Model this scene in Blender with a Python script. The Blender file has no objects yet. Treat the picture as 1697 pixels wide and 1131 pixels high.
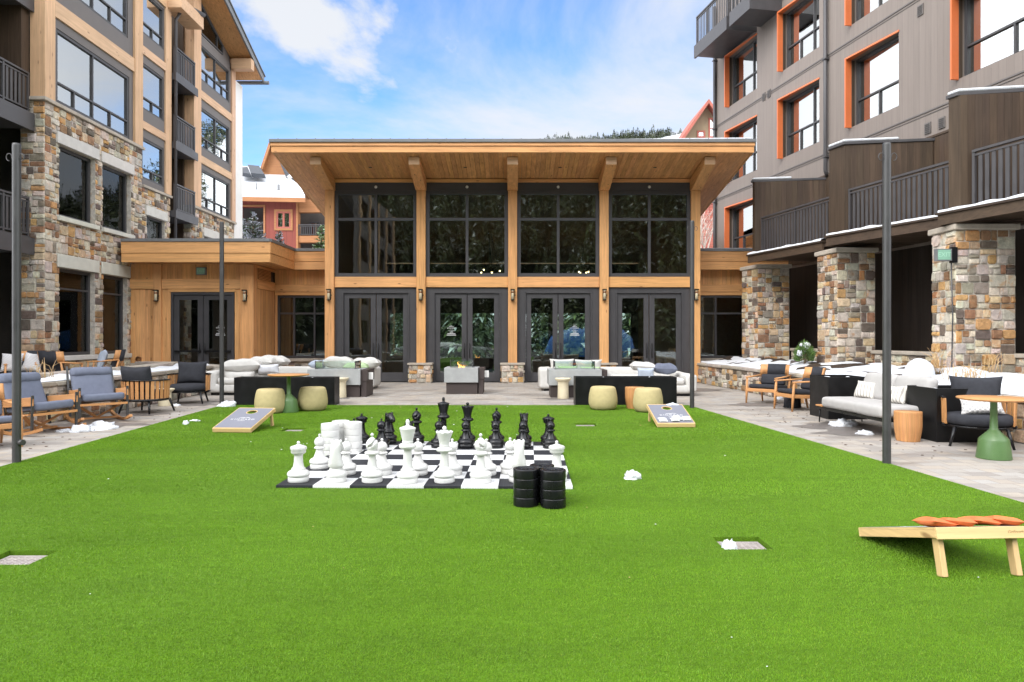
import bpy, bmesh, math, random
import numpy as np
from mathutils import Vector, Matrix, noise as mnoise

R = math.radians
PI = math.pi
rnd = random.Random(7)
S = bpy.context.scene
COL = S.collection

# ------------------------------------------------------------------ camera
FPX, HY, CX, CAMZ = 1150.0, 560.0, 848.5, 1.5      # focal length and horizon measured on the photograph
cd = bpy.data.cameras.new('camera')
cam = bpy.data.objects.new('camera', cd)
COL.objects.link(cam)
cam.location = (0, 0, CAMZ)
cam.rotation_euler = (R(90), 0, 0)
cd.sensor_width = 36
cd.lens = FPX / 1697 * 36
cd.shift_y = -5.5 / 1697
cd.clip_start = 0.05
cd.clip_end = 3000
S.camera = cam

# ------------------------------------------------------------------ sky, sun, exposure
SUN_EL, SUN_AZ = 44.0, -142.0        # azimuth from +Y towards +X
w = bpy.data.worlds.new('World')
S.world = w
w.use_nodes = True
wn, wl = w.node_tree.nodes, w.node_tree.links
wn.clear()


def wnode(t, **k):
    n = wn.new(t)
    for a, b in k.items():
        setattr(n, a, b)
    return n


def wmath(op, a, b=None, clamp=False):
    n = wnode('ShaderNodeMath', operation=op, use_clamp=clamp)
    for i, x in enumerate((a, b)):
        if x is None:
            continue
        if isinstance(x, (int, float)):
            n.inputs[i].default_value = x
        else:
            wl.new(x, n.inputs[i])
    return n.outputs[0]


def wramp(x, lo, hi, a=0.0, b=1.0):
    n = wnode('ShaderNodeMapRange', interpolation_type='SMOOTHSTEP')
    wl.new(x, n.inputs[0])
    for i, q in enumerate((lo, hi, a, b)):
        n.inputs[i + 1].default_value = q
    return n.outputs[0]


sky = wnode('ShaderNodeTexSky', sky_type='NISHITA', sun_disc=False)
sky.sun_elevation = R(SUN_EL)
sky.sun_rotation = R(SUN_AZ)
sky.altitude = 2500
sky.air_density = 1.0
sky.dust_density = 0.3
sky.ozone_density = 2.0
tc = wnode('ShaderNodeTexCoord')
sx = wnode('ShaderNodeSeparateXYZ')
wl.new(tc.outputs['Generated'], sx.inputs[0])
zz = wmath('ADD', wmath('MAXIMUM', sx.outputs[2], 0.0), 0.16)
cu = wmath('DIVIDE', sx.outputs[0], zz)
cv = wmath('DIVIDE', sx.outputs[1], zz)
cmb = wnode('ShaderNodeCombineXYZ')
wl.new(cu, cmb.inputs[0])
wl.new(cv, cmb.inputs[1])


def wnoise(scale, loc, sc, detail=7.0, rough=0.55, dist=0.4, rot=0.0):
    mp = wnode('ShaderNodeMapping')
    mp.inputs['Location'].default_value = loc
    mp.inputs['Scale'].default_value = sc
    mp.inputs['Rotation'].default_value = (0, 0, rot)
    wl.new(cmb.outputs[0], mp.inputs[0])
    n = wnode('ShaderNodeTexNoise')
    n.inputs['Scale'].default_value = scale
    n.inputs['Detail'].default_value = detail
    n.inputs['Roughness'].default_value = rough
    n.inputs['Distortion'].default_value = dist
    wl.new(mp.outputs[0], n.inputs['Vector'])
    return n.outputs[0]


wisps = wramp(wnoise(0.8, (5.1, 1.7, 0), (0.8, 1.0, 1), 9, 0.6, 0.9, R(-14)), 0.29, 0.72, 0, 0.95)
puffs = wramp(wnoise(2.1, (3.9, 2.2, 0), (1.0, 0.6, 1), 9, 0.56, 0.15), 0.545, 0.66, 0, 0.95)
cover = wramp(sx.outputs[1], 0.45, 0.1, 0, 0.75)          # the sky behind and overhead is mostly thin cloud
hi = wmath('MAXIMUM', wramp(sx.outputs[2], 0.42, 0.75, 0, 0.7), wramp(wmath('ABSOLUTE', sx.outputs[0]), 0.38, 0.56, 0, 0.92))  # side cloud is added out of view to whiten the window reflections
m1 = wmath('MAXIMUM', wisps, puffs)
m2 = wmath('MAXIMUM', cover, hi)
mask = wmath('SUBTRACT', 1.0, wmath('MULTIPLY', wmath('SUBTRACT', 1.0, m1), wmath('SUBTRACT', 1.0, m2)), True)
hsv = wnode('ShaderNodeHueSaturation')
hsv.inputs['Saturation'].default_value = 1.2
hsv.inputs['Value'].default_value = 1.75
wl.new(sky.outputs[0], hsv.inputs['Color'])
# cloud outside the view brightened at the sides and behind, as added fill light
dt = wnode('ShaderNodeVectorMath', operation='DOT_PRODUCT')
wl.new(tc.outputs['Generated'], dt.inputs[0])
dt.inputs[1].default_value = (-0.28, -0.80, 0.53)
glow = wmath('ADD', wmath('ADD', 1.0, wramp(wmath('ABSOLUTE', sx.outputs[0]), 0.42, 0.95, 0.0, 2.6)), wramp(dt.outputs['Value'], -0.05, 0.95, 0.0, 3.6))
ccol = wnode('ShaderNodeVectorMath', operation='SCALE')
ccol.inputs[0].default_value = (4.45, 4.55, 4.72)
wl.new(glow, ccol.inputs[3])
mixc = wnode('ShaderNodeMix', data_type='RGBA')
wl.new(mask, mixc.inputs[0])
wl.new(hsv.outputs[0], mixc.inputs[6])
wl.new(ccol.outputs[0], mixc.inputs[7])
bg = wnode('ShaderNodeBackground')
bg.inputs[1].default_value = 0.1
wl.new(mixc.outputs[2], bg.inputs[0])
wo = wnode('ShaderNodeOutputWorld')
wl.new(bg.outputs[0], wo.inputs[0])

sd = bpy.data.lights.new('sun', 'SUN')
sd.energy = 1.0
sd.angle = R(25)
sd.color = (1.0, 0.95, 0.88)
sun = bpy.data.objects.new('sun', sd)
COL.objects.link(sun)
_sv = Vector((math.cos(R(SUN_EL)) * math.sin(R(SUN_AZ)), math.cos(R(SUN_EL)) * math.cos(R(SUN_AZ)), math.sin(R(SUN_EL))))
sun.rotation_euler = (-_sv).to_track_quat('-Z', 'Y').to_euler()
sun.location = (-20, 20, 40)
vs = S.view_settings
vs.view_transform = 'Standard'
vs.look = 'None'
vs.gamma = 1.0
vs.exposure = 1.0
S.render.engine = 'CYCLES'
S.cycles.max_bounces = 8
S.cycles.transparent_max_bounces = 16
S.cycles.use_denoising = True
S.cycles.caustics_reflective = False
S.cycles.caustics_refractive = False


def G(px, py, z=0.0):
    """point at height z seen at photograph pixel (px, py)"""
    D = (CAMZ - z) * FPX / (py - HY)
    return ((px - CX) / FPX * D, D, z)


def P(px, py, D):
    return ((px - CX) / FPX * D, D, CAMZ + (HY - py) / FPX * D)


# ------------------------------------------------------------------ materials
MAT = {}


class NT:
    def __init__(s, name):
        s.m = bpy.data.materials.new(name)
        s.m.use_nodes = True
        s.n, s.l = s.m.node_tree.nodes, s.m.node_tree.links
        s.n.clear()
        s.out = s.n.new('ShaderNodeOutputMaterial')

    def node(s, t, ins=None, **k):
        n = s.n.new(t)
        for a, b in k.items():
            setattr(n, a, b)
        for i, x in (ins or {}).items():
            if hasattr(x, 'is_linked') or isinstance(x, bpy.types.NodeSocket):
                s.l.new(x, n.inputs[i])
            else:
                n.inputs[i].default_value = x
        return n

    def coord(s, scale=(1, 1, 1), loc=(0, 0, 0), rot=(0, 0, 0)):
        t = s.node('ShaderNodeTexCoord')
        m = s.node('ShaderNodeMapping', {0: t.outputs['Object'], 'Scale': scale, 'Location': loc, 'Rotation': rot})
        return m.outputs[0]

    def noise(s, vec, scale, detail=4, rough=0.55, dist=0, w=None):
        ins = {'Vector': vec, 'Scale': scale, 'Detail': detail, 'Roughness': rough, 'Distortion': dist}
        if w is not None:
            n = s.node('ShaderNodeTexNoise', noise_dimensions='4D')
            ins['W'] = w
            for i, x in ins.items():
                if isinstance(x, bpy.types.NodeSocket):
                    s.l.new(x, n.inputs[i])
                else:
                    n.inputs[i].default_value = x
            return n.outputs[0]
        return s.node('ShaderNodeTexNoise', ins).outputs[0]

    def maprange(s, x, a, b, c=0.0, d=1.0):
        return s.node('ShaderNodeMapRange', {0: x, 1: a, 2: b, 3: c, 4: d}).outputs[0]

    def math(s, op, a, b=0.0):
        return s.node('ShaderNodeMath', {0: a, 1: b}, operation=op).outputs[0]

    def mix(s, f, a, b, mode='MIX'):
        n = s.node('ShaderNodeMix', {0: f, 6: a, 7: b}, data_type='RGBA', blend_type=mode)
        return n.outputs[2]

    def scale(s, col, f):
        if isinstance(col, tuple):
            col = col[:3]
        return s.node('ShaderNodeVectorMath', {0: col, 3: f}, operation='SCALE').outputs[0]

    def tint(s):
        return s.node('ShaderNodeAttribute', attribute_name='tint')

    def bsdf(s, col, rough=0.6, metal=0.0, spec=0.5, normal=None, **k):
        ins = {'Base Color': col, 'Roughness': rough, 'Metallic': metal, 'Specular IOR Level': spec}
        if normal is not None:
            ins['Normal'] = normal
        ins.update(k)
        b = s.node('ShaderNodeBsdfPrincipled', ins)
        s.l.new(b.outputs[0], s.out.inputs[0])
        return b

    def bump(s, h, strength, dist=0.01):
        return s.node('ShaderNodeBump', {'Height': h, 'Strength': strength, 'Distance': dist}).outputs[0]


def c4(c):
    return (c[0], c[1], c[2], 1)


def plain(name, base, rough=0.6, var=0.18, scale=6.0, bump=0.15, bscale=60.0, bdist=0.003, metal=0.0, spec=0.5, **k):
    t = NT(name)
    co = t.coord()
    n1 = t.noise(co, scale, 5)
    n2 = t.noise(co, bscale, 3)
    f = t.math('ADD', t.maprange(n1, 0.25, 0.75, 1 - var, 1 + var), t.maprange(n2, 0.25, 0.75, -var * 0.5, var * 0.5))
    col = t.scale(c4(base), f)
    col = t.mix(1.0, col, t.tint().outputs[0], 'MULTIPLY')
    rr = t.maprange(n1, 0.3, 0.7, max(rough - 0.08, 0.02), min(rough + 0.08, 1))
    t.bsdf(col, rr, metal, spec, t.bump(n2, bump, bdist), **k)
    MAT[name] = t.m
    return t.m


def wood(name, base, axis, var=0.22, rough=0.55, knots=True):
    t = NT(name)
    st = [14.0, 14.0, 14.0]
    st['XYZ'.index(axis)] = 0.7
    co = t.coord(tuple(st))
    tn = t.tint()
    wv = t.math('MULTIPLY', tn.outputs['Fac'], 97.0)
    g1 = t.noise(co, 1.0, 6, 0.6, 0.8, w=wv)
    g2 = t.noise(co, 5.0, 3, 0.6, 0.2, w=wv)
    big = t.noise(t.coord((0.7, 0.7, 0.7)), 1.3, 3)
    f = t.math('ADD', t.maprange(g1, 0.3, 0.7, 1 + var, 1 - var), t.maprange(g2, 0.3, 0.7, -0.07, 0.07))
    f = t.math('MULTIPLY', f, t.maprange(big, 0.3, 0.7, 0.9, 1.08))
    col = t.scale(c4(base), f)
    col = t.mix(1.0, col, tn.outputs[0], 'MULTIPLY')
    if knots:
        st2 = [5.0, 5.0, 5.0]
        st2['XYZ'.index(axis)] = 1.6
        v = t.node('ShaderNodeTexVoronoi', {'Vector': t.coord(tuple(st2), (3, 1, 7)), 'Scale': 1.0, 'Randomness': 1.0})
        kf = t.maprange(v.outputs[0], 0.05, 0.12, 0.75, 0.0)
        col = t.mix(kf, col, (base[0] * 0.3, base[1] * 0.22, base[2] * 0.2, 1))
    t.bsdf(col, t.maprange(g1, 0.3, 0.7, rough - 0.08, rough + 0.12), 0, 0.35, t.bump(g1, 0.25, 0.004))
    MAT[name] = t.m
    return t.m


CED = (0.65, 0.34, 0.135)
for ax in 'XYZ':
    wood('cedar' + ax, CED, ax)
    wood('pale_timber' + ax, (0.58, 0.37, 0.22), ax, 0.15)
    wood('soffit' + ax, (0.58, 0.30, 0.12), ax, 0.22)
    wood('teak' + ax, (0.52, 0.255, 0.10), ax, 0.2, 0.5, False)
    wood('pine' + ax, (0.62, 0.43, 0.20), ax, 0.13, 0.5)
    wood('brown_boards' + ax, (0.064, 0.041, 0.026), ax, 0.3, 0.6, False)
    wood('orange_boards' + ax, (0.36, 0.16, 0.065), ax, 0.15, 0.6, False)
t = NT('stone')
co = t.coord()
tn = t.tint()
n1 = t.noise(co, 9, 6, 0.6)
n2 = t.noise(co, 30, 4, 0.65)
n3 = t.noise(t.coord((1, 1, 1), (5, 2, 9)), 4.5, 5, 0.6, 0.6)
col = t.mix(1.0, t.scale((1, 1, 1, 1), t.math('ADD', t.maprange(n1, 0.28, 0.72, 0.72, 1.28), t.maprange(n2, 0.3, 0.7, -0.16, 0.16))), tn.outputs[0], 'MULTIPLY')
rust = t.node('ShaderNodeMath', {0: t.maprange(n3, 0.56, 0.68, 0, 0.6), 1: 0.0}, operation='MAXIMUM', use_clamp=True).outputs[0]
col = t.mix(rust, col, t.mix(1.0, tn.outputs[0], (0.95, 0.55, 0.26, 1), 'MULTIPLY'))
t.bsdf(col, 0.85, 0, 0.25, t.bump(t.math('ADD', n1, n2), 0.9, 0.02))
MAT['stone'] = t.m
plain('mortar', (0.42, 0.39, 0.35), 0.95, 0.15, 8, 0.6, 80, 0.004, spec=0.2)
plain('cap_stone', (0.40, 0.35, 0.29), 0.85, 0.2, 5, 0.5, 30, 0.006, spec=0.25)
plain('concrete', (0.55, 0.53, 0.48), 0.85, 0.1, 5, 0.3, 60, 0.002, spec=0.3)
plain('dark_metal', (0.055, 0.055, 0.06), 0.5, 0.15, 5, 0.05, 100)
plain('frame_metal', (0.050, 0.048, 0.051), 0.5, 0.12, 4, 0.08, 120)
plain('panel_grey', (0.135, 0.12, 0.112), 0.65, 0.12, 3, 0.1, 90)
plain('rail_metal', (0.062, 0.059, 0.062), 0.45, 0.12, 4, 0.05, 90)
plain('pole_paint', (0.042, 0.041, 0.041), 0.42, 0.18, 4, 0.06, 70)
plain('roof_metal', (0.16, 0.165, 0.17), 0.45, 0.1, 4, 0.05, 60)
plain('snow', (0.66, 0.68, 0.71), 0.8, 0.09, 9, 0.8, 45, 0.02, spec=0.25)
plain('white_plastic', (0.60, 0.595, 0.575), 0.42, 0.06, 4, 0.05, 90, spec=0.45)
plain('black_plastic', (0.007, 0.007, 0.008), 0.28, 0.15, 5, 0.05, 90, spec=0.4)
plain('black_steel', (0.006, 0.006, 0.0065), 0.42, 0.3, 5, 0.08, 80, spec=0.3)
plain('white_fabric', (0.56, 0.545, 0.515), 0.9, 0.06, 9, 0.4, 170, 0.002, spec=0.15)
plain('grey_fabric', (0.40, 0.385, 0.37), 0.9, 0.07, 9, 0.4, 170, 0.002, spec=0.15)
plain('blue_fabric', (0.14, 0.155, 0.205), 0.9, 0.1, 12, 0.4, 170, 0.002, spec=0.15)
plain('pale_blue_fabric', (0.40, 0.45, 0.53), 0.9, 0.08, 12, 0.4, 170, 0.002, spec=0.15)
plain('charcoal_fabric', (0.035, 0.036, 0.042), 0.9, 0.2, 12, 0.4, 170, 0.002, spec=0.15)
plain('green_fabric', (0.40, 0.52, 0.30), 0.9, 0.15, 9, 0.4, 150, 0.002, spec=0.15)
plain('olive_fabric', (0.45, 0.375, 0.195), 0.9, 0.08, 14, 0.45, 150, 0.002, spec=0.15)
plain('orange_fabric', (0.62, 0.16, 0.06), 0.85, 0.15, 12, 0.4, 150, 0.002, spec=0.2)
plain('white_bag_fabric', (0.62, 0.63, 0.66), 0.9, 0.05, 12, 0.4, 150, 0.002, spec=0.15)
plain('green_paint', (0.085, 0.165, 0.055), 0.42, 0.1, 5, 0.05, 90)
plain('cream_paint', (0.68, 0.60, 0.42), 0.5, 0.06, 5, 0.08, 60)
plain('orange_paint', (0.66, 0.165, 0.05), 0.5, 0.07, 4, 0.05, 80)
plain('board_grey', (0.19, 0.195, 0.23), 0.75, 0.06, 5, 0.04, 120, spec=0.2)
plain('white_ink', (0.62, 0.62, 0.62), 0.6, 0.02, 5, 0.02, 60)
plain('cream_ink', (0.75, 0.68, 0.48), 0.6, 0.02, 5, 0.02, 60)
plain('brown_ink', (0.40, 0.27, 0.13), 0.6, 0.02, 5, 0.02, 60)
plain('pit_brown', (0.05, 0.036, 0.033), 0.6, 0.12, 5, 0.1, 70)
plain('red_siding', (0.30, 0.075, 0.055), 0.75, 0.12, 3, 0.2, 50)
plain('tan_siding', (0.28, 0.21, 0.13), 0.8, 0.12, 3, 0.2, 50)
plain('brick_red', (0.36, 0.11, 0.08), 0.85, 0.15, 3, 0.3, 50)
plain('white_wall', (0.72, 0.71, 0.68), 0.85, 0.05, 3, 0.15, 40)
plain('shingle', (0.07, 0.075, 0.085), 0.85, 0.3, 12, 0.4, 40)
plain('bark', (0.14, 0.10, 0.07), 0.9, 0.3, 14, 0.7, 40, 0.01)
plain('pale_bark', (0.62, 0.55, 0.48), 0.85, 0.2, 14, 0.4, 40, 0.01)
plain('needles', (0.085, 0.115, 0.06), 0.8, 0.3, 3, 0.1, 30, spec=0.2)
plain('dark_needles', (0.10, 0.115, 0.055), 0.85, 0.4, 0.4, 0.1, 30, spec=0.2)
plain('far_needles', (0.055, 0.065, 0.035), 0.9, 0.4, 0.3, 0.1, 30, spec=0.1)
plain('pine_green', (0.10, 0.17, 0.055), 0.8, 0.3, 8, 0.1, 30, spec=0.2)
plain('straw', (0.50, 0.34, 0.18), 0.9, 0.25, 20, 0.1, 60, spec=0.2)
plain('boulder', (0.10, 0.085, 0.078), 0.9, 0.3, 9, 0.8, 22, 0.02, spec=0.25)
plain('wet_grime', (0.09, 0.06, 0.045), 0.9, 0.3, 8, 0.3, 40)
plain('curtain', (0.50, 0.49, 0.47), 0.9, 0.04, 4, 0.1, 60, spec=0.1)
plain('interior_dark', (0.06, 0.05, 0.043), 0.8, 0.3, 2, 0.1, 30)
plain('interior_floor', (0.16, 0.13, 0.11), 0.5, 0.2, 3, 0.1, 30)
plain('tarpaulin', (0.025, 0.16, 0.52), 0.5, 0.1, 2, 0.2, 10)
plain('copper', (0.28, 0.14, 0.07), 0.4, 0.2, 8, 0.1, 60, metal=0.7)
plain('sign_letter', (0.34, 0.58, 0.44), 0.5, 0.03, 4, 0.02, 60)
plain('sign_green', (0.22, 0.42, 0.30), 0.5, 0.05, 4, 0.02, 60)
plain('ochre_fabric', (0.42, 0.20, 0.04), 0.9, 0.1, 9, 0.3, 150)
plain('wet_paving', (0.17, 0.15, 0.138), 0.45, 0.25, 6, 0.2, 40)
plain('grate_metal', (0.33, 0.29, 0.27), 0.7, 0.2, 12, 0.3, 60)
plain('dark_earth', (0.03, 0.032, 0.022), 0.95, 0.5, 0.15, 0.3, 3, spec=0.1)
plain('dark_ground', (0.05, 0.05, 0.05), 0.9, 0.2, 0.5, 0.3, 60)
plain('soil', (0.06, 0.045, 0.035), 0.95, 0.4, 14, 0.8, 40, 0.02, spec=0.1)


def boards_material(name, base, axis_w, width, var, groove=0.35, rough=0.65):
    """painted or stained vertical cladding: board joints every `width` metres along the wall"""
    t = NT(name)
    tex = t.node('ShaderNodeTexCoord')
    sp = t.node('ShaderNodeSeparateXYZ', {0: tex.outputs['Object']})
    a = t.math('DIVIDE', sp.outputs['XYZ'.index(axis_w)], width)
    fr = t.math('FRACT', a)
    idx = t.math('FLOOR', a)
    wn_ = t.node('ShaderNodeTexWhiteNoise', {'W': idx}, noise_dimensions='1D')
    st = [9.0, 9.0, 0.5]
    g = t.noise(t.coord(tuple(st)), 1.5, 5, 0.6, 0.5)
    gr = t.math('MINIMUM', t.maprange(fr, 0.0, 0.05, 0, 1), t.maprange(fr, 0.95, 1.0, 1, 0))
    f = t.math('ADD', t.maprange(g, 0.3, 0.7, 1 - var, 1 + var), t.maprange(wn_.outputs[0], 0, 1, -var * 0.6, var * 0.6))
    f = t.math('MULTIPLY', f, t.maprange(gr, 0, 1, groove, 1))
    t.bsdf(t.scale(c4(base), f), rough, 0, 0.35, t.bump(gr, 0.5, 0.006))
    MAT[name] = t.m


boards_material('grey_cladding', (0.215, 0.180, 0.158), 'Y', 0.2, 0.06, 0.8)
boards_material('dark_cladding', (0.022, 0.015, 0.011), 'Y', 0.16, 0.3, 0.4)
boards_material('red_boards', (0.22, 0.052, 0.036), 'X', 0.35, 0.1, 0.6)


def glass_material(name, wavy, base_ref, tint, wscale=1.3, fmul=1.6):
    t = NT(name)
    co = t.coord((1, 1, 1))
    n = t.noise(co, wscale, 2, 0.5, 0.8)
    nb = t.bump(n, wavy, 0.05)
    fr = t.node('ShaderNodeFresnel', {'IOR': 1.5})
    fac = t.node('ShaderNodeMath', {0: t.math('MULTIPLY', fr.outputs[0], fmul), 1: base_ref}, operation='ADD', use_clamp=True).outputs[0]
    tr = t.node('ShaderNodeBsdfTransparent', {0: c4(tint)})
    gl = t.node('ShaderNodeBsdfGlossy', {'Color': (0.95, 0.97, 0.96, 1), 'Roughness': 0.015, 'Normal': nb})
    mx = t.node('ShaderNodeMixShader', {0: fac, 1: tr.outputs[0], 2: gl.outputs[0]})
    t.l.new(mx.outputs[0], t.out.inputs[0])
    MAT[name] = t.m


glass_material('glass', 0.045, 0.0, (0.55, 0.62, 0.58), 1.3, 1.0)
glass_material('wavy_glass', 0.028, 0.05, (0.66, 0.72, 0.68), 0.7)
glass_material('sky_glass', 0.02, 0.44, (0.7, 0.75, 0.73))
glass_material('clear_glass', 0.0, 0.01, (0.92, 0.96, 0.94))

# artificial turf
t = NT('turf')
co = t.coord()
n1 = t.noise(co, 120, 3)
n2 = t.noise(t.coord((0.5, 1.6, 1)), 1.6, 5)
n3 = t.noise(t.coord((1, 3, 1)), 9, 4)
f = t.math('ADD', t.maprange(n1, 0.3, 0.7, 0.55, 1.25), t.math('ADD', t.maprange(n2, 0.3, 0.7, -0.10, 0.10), t.maprange(n3, 0.3, 0.7, -0.08, 0.08)))
t.bsdf(t.scale((0.082, 0.175, 0.004, 1), f), 0.75, 0, 0.2, t.bump(n1, 0.9, 0.012))
MAT['turf'] = t.m
t = NT('turf_blade')
tn = t.tint()
co = t.coord()
n2 = t.noise(t.coord((0.35, 1.3, 1), rot=(0, 0, 0.25)), 1.1, 6, 0.6, 0.4)
n3 = t.noise(t.coord((1, 3, 1)), 9, 4)
f = t.math('ADD', 0.86, t.math('ADD', t.maprange(n2, 0.3, 0.7, -0.21, 0.21), t.maprange(n3, 0.3, 0.7, -0.10, 0.10)))
col = t.mix(1.0, t.scale((0.142, 0.285, 0.007, 1), f), tn.outputs[0], 'MULTIPLY')
b = t.bsdf(col, 0.5, 0, 0.3)
MAT['turf_blade'] = t.m

# pavers
t = NT('pavers')
co = t.coord((1, 1, 1), (0.13, 0.07, 0))
wob = t.noise(co, 2.2, 2)
br = t.node('ShaderNodeTexBrick', {'Vector': co, 'Color1': (0, 0, 0, 1), 'Color2': (1, 1, 1, 1), 'Mortar': (0.5, 0.5, 0.5, 1), 'Scale': 1.0,
                                   'Mortar Size': 0.006, 'Mortar Smooth': 0.3, 'Bias': 0.0, 'Brick Width': 0.31, 'Row Height': 0.20}, offset=0.42, squash=0.65, squash_frequency=3)
rmp = t.node('ShaderNodeValToRGB', {0: br.outputs[0]})
els = rmp.color_ramp.elements
els[0].color = (0.261, 0.232, 0.209, 1)
els[1].color = (0.423, 0.403, 0.377, 1)
for p_, c_ in ((0.25, (0.373, 0.342, 0.313, 1)), (0.5, (0.448, 0.378, 0.307, 1)), (0.72, (0.336, 0.287, 0.249, 1))):
    e = els.new(p_)
    e.color = (c_[0] * 1.0, c_[1] * 1.0, c_[2] * 0.98, 1)
n1 = t.noise(co, 7, 6, 0.6)
n2 = t.noise(t.coord((0.5, 1.5, 1)), 0.9, 5, 0.6, 0.6)
n3 = t.noise(co, 90, 3)
col = t.mix(0.35, rmp.outputs[0], t.mix(n1, (0.311, 0.287, 0.261, 1), (0.473, 0.445, 0.406, 1)), 'MIX')
col = t.scale(col, t.maprange(n3, 0.3, 0.7, 0.78, 1.0))
damp = t.maprange(n2, 0.53, 0.66, 0, 0.55)
col = t.mix(damp, col, (0.13, 0.105, 0.09, 1))
col = t.mix(t.math('MULTIPLY', br.outputs[1], 0.8), col, (0.22, 0.20, 0.18, 1))
hgt = t.math('SUBTRACT', t.math('MULTIPLY', n1, 0.3), br.outputs[1])
t.bsdf(col, t.maprange(damp, 0, 0.5, 0.8, 0.45), 0, 0.35, t.bump(hgt, 0.5, 0.006))
MAT['pavers'] = t.m

# chess mat squares come from geometry tint; perforated plastic tiles
t = NT('board_tiles')
tn = t.tint()
v = t.node('ShaderNodeTexVoronoi', {'Vector': t.coord(), 'Scale': 42.0, 'Randomness': 0.0})
hole = t.maprange(v.outputs[0], 0.2, 0.3, 0, 1)
tcol = t.mix(1.0, tn.outputs[0], t.mix(hole, (0.8, 0.8, 0.8, 1), (1, 1, 1, 1)), 'MULTIPLY')
t.bsdf(tcol, 0.55, 0, 0.3, t.bump(hole, 0.6, 0.004))
MAT['board_tiles'] = t.m

t = NT('striped_fabric')
wv = t.node('ShaderNodeTexWave', {'Vector': t.coord((1, 1, 1)), 'Scale': 6.0, 'Distortion': 0.3, 'Detail': 1.0}, wave_type='BANDS', bands_direction='X')
n = t.noise(t.coord(), 160, 3)
t.bsdf(t.mix(t.maprange(wv.outputs[1], 0.62, 0.72, 0, 1), (0.66, 0.63, 0.57, 1), (0.36, 0.34, 0.31, 1)), 0.9, 0, 0.15, t.bump(n, 0.4, 0.002))
MAT['striped_fabric'] = t.m
t = NT('checked_fabric')
ck = t.node('ShaderNodeTexChecker', {'Vector': t.coord(), 'Color1': (0.66, 0.64, 0.62, 1), 'Color2': (0.36, 0.355, 0.36, 1), 'Scale': 34.0})
t.bsdf(ck.outputs[0], 0.9, 0, 0.15, t.bump(t.noise(t.coord(), 160, 3), 0.4, 0.002))
MAT['checked_fabric'] = t.m
t = NT('ridged_fabric')
wv = t.node('ShaderNodeTexWave', {'Vector': t.coord((1, 1, 1), rot=(0, 0.6, 0)), 'Scale': 14.0, 'Distortion': 0.2}, wave_type='BANDS', bands_direction='X')
t.bsdf(t.mix(wv.outputs[1], (0.40, 0.38, 0.38, 1), (0.72, 0.70, 0.69, 1)), 0.9, 0, 0.15, t.bump(wv.outputs[1], 0.5, 0.006))
MAT['ridged_fabric'] = t.m

t = NT('flame')
em = t.node('ShaderNodeEmission', {0: (1.0, 0.42, 0.10, 1), 1: 3.0})
t.l.new(em.outputs[0], t.out.inputs[0])
MAT['flame'] = t.m
t = NT('bulb')
em = t.node('ShaderNodeEmission', {0: (1.0, 0.72, 0.38, 1), 1: 7.0})
t.l.new(em.outputs[0], t.out.inputs[0])
MAT['bulb'] = t.m


# ------------------------------------------------------------------ mesh builder
class Frame:
    """wall frame: u along the wall, n outwards, z up"""
    def __init__(s, o, u, n):
        s.o, s.u, s.n = Vector(o), Vector(u).normalized(), Vector(n).normalized()

    def p(s, u, n, z):
        return s.o + s.u * u + s.n * n + Vector((0, 0, z))


WORLD = Frame((0, 0, 0), (1, 0, 0), (0, 1, 0))
BOXF = [(0, 3, 2, 1), (4, 5, 6, 7), (0, 1, 5, 4), (1, 2, 6, 5), (2, 3, 7, 6), (3, 0, 4, 7)]


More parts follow.
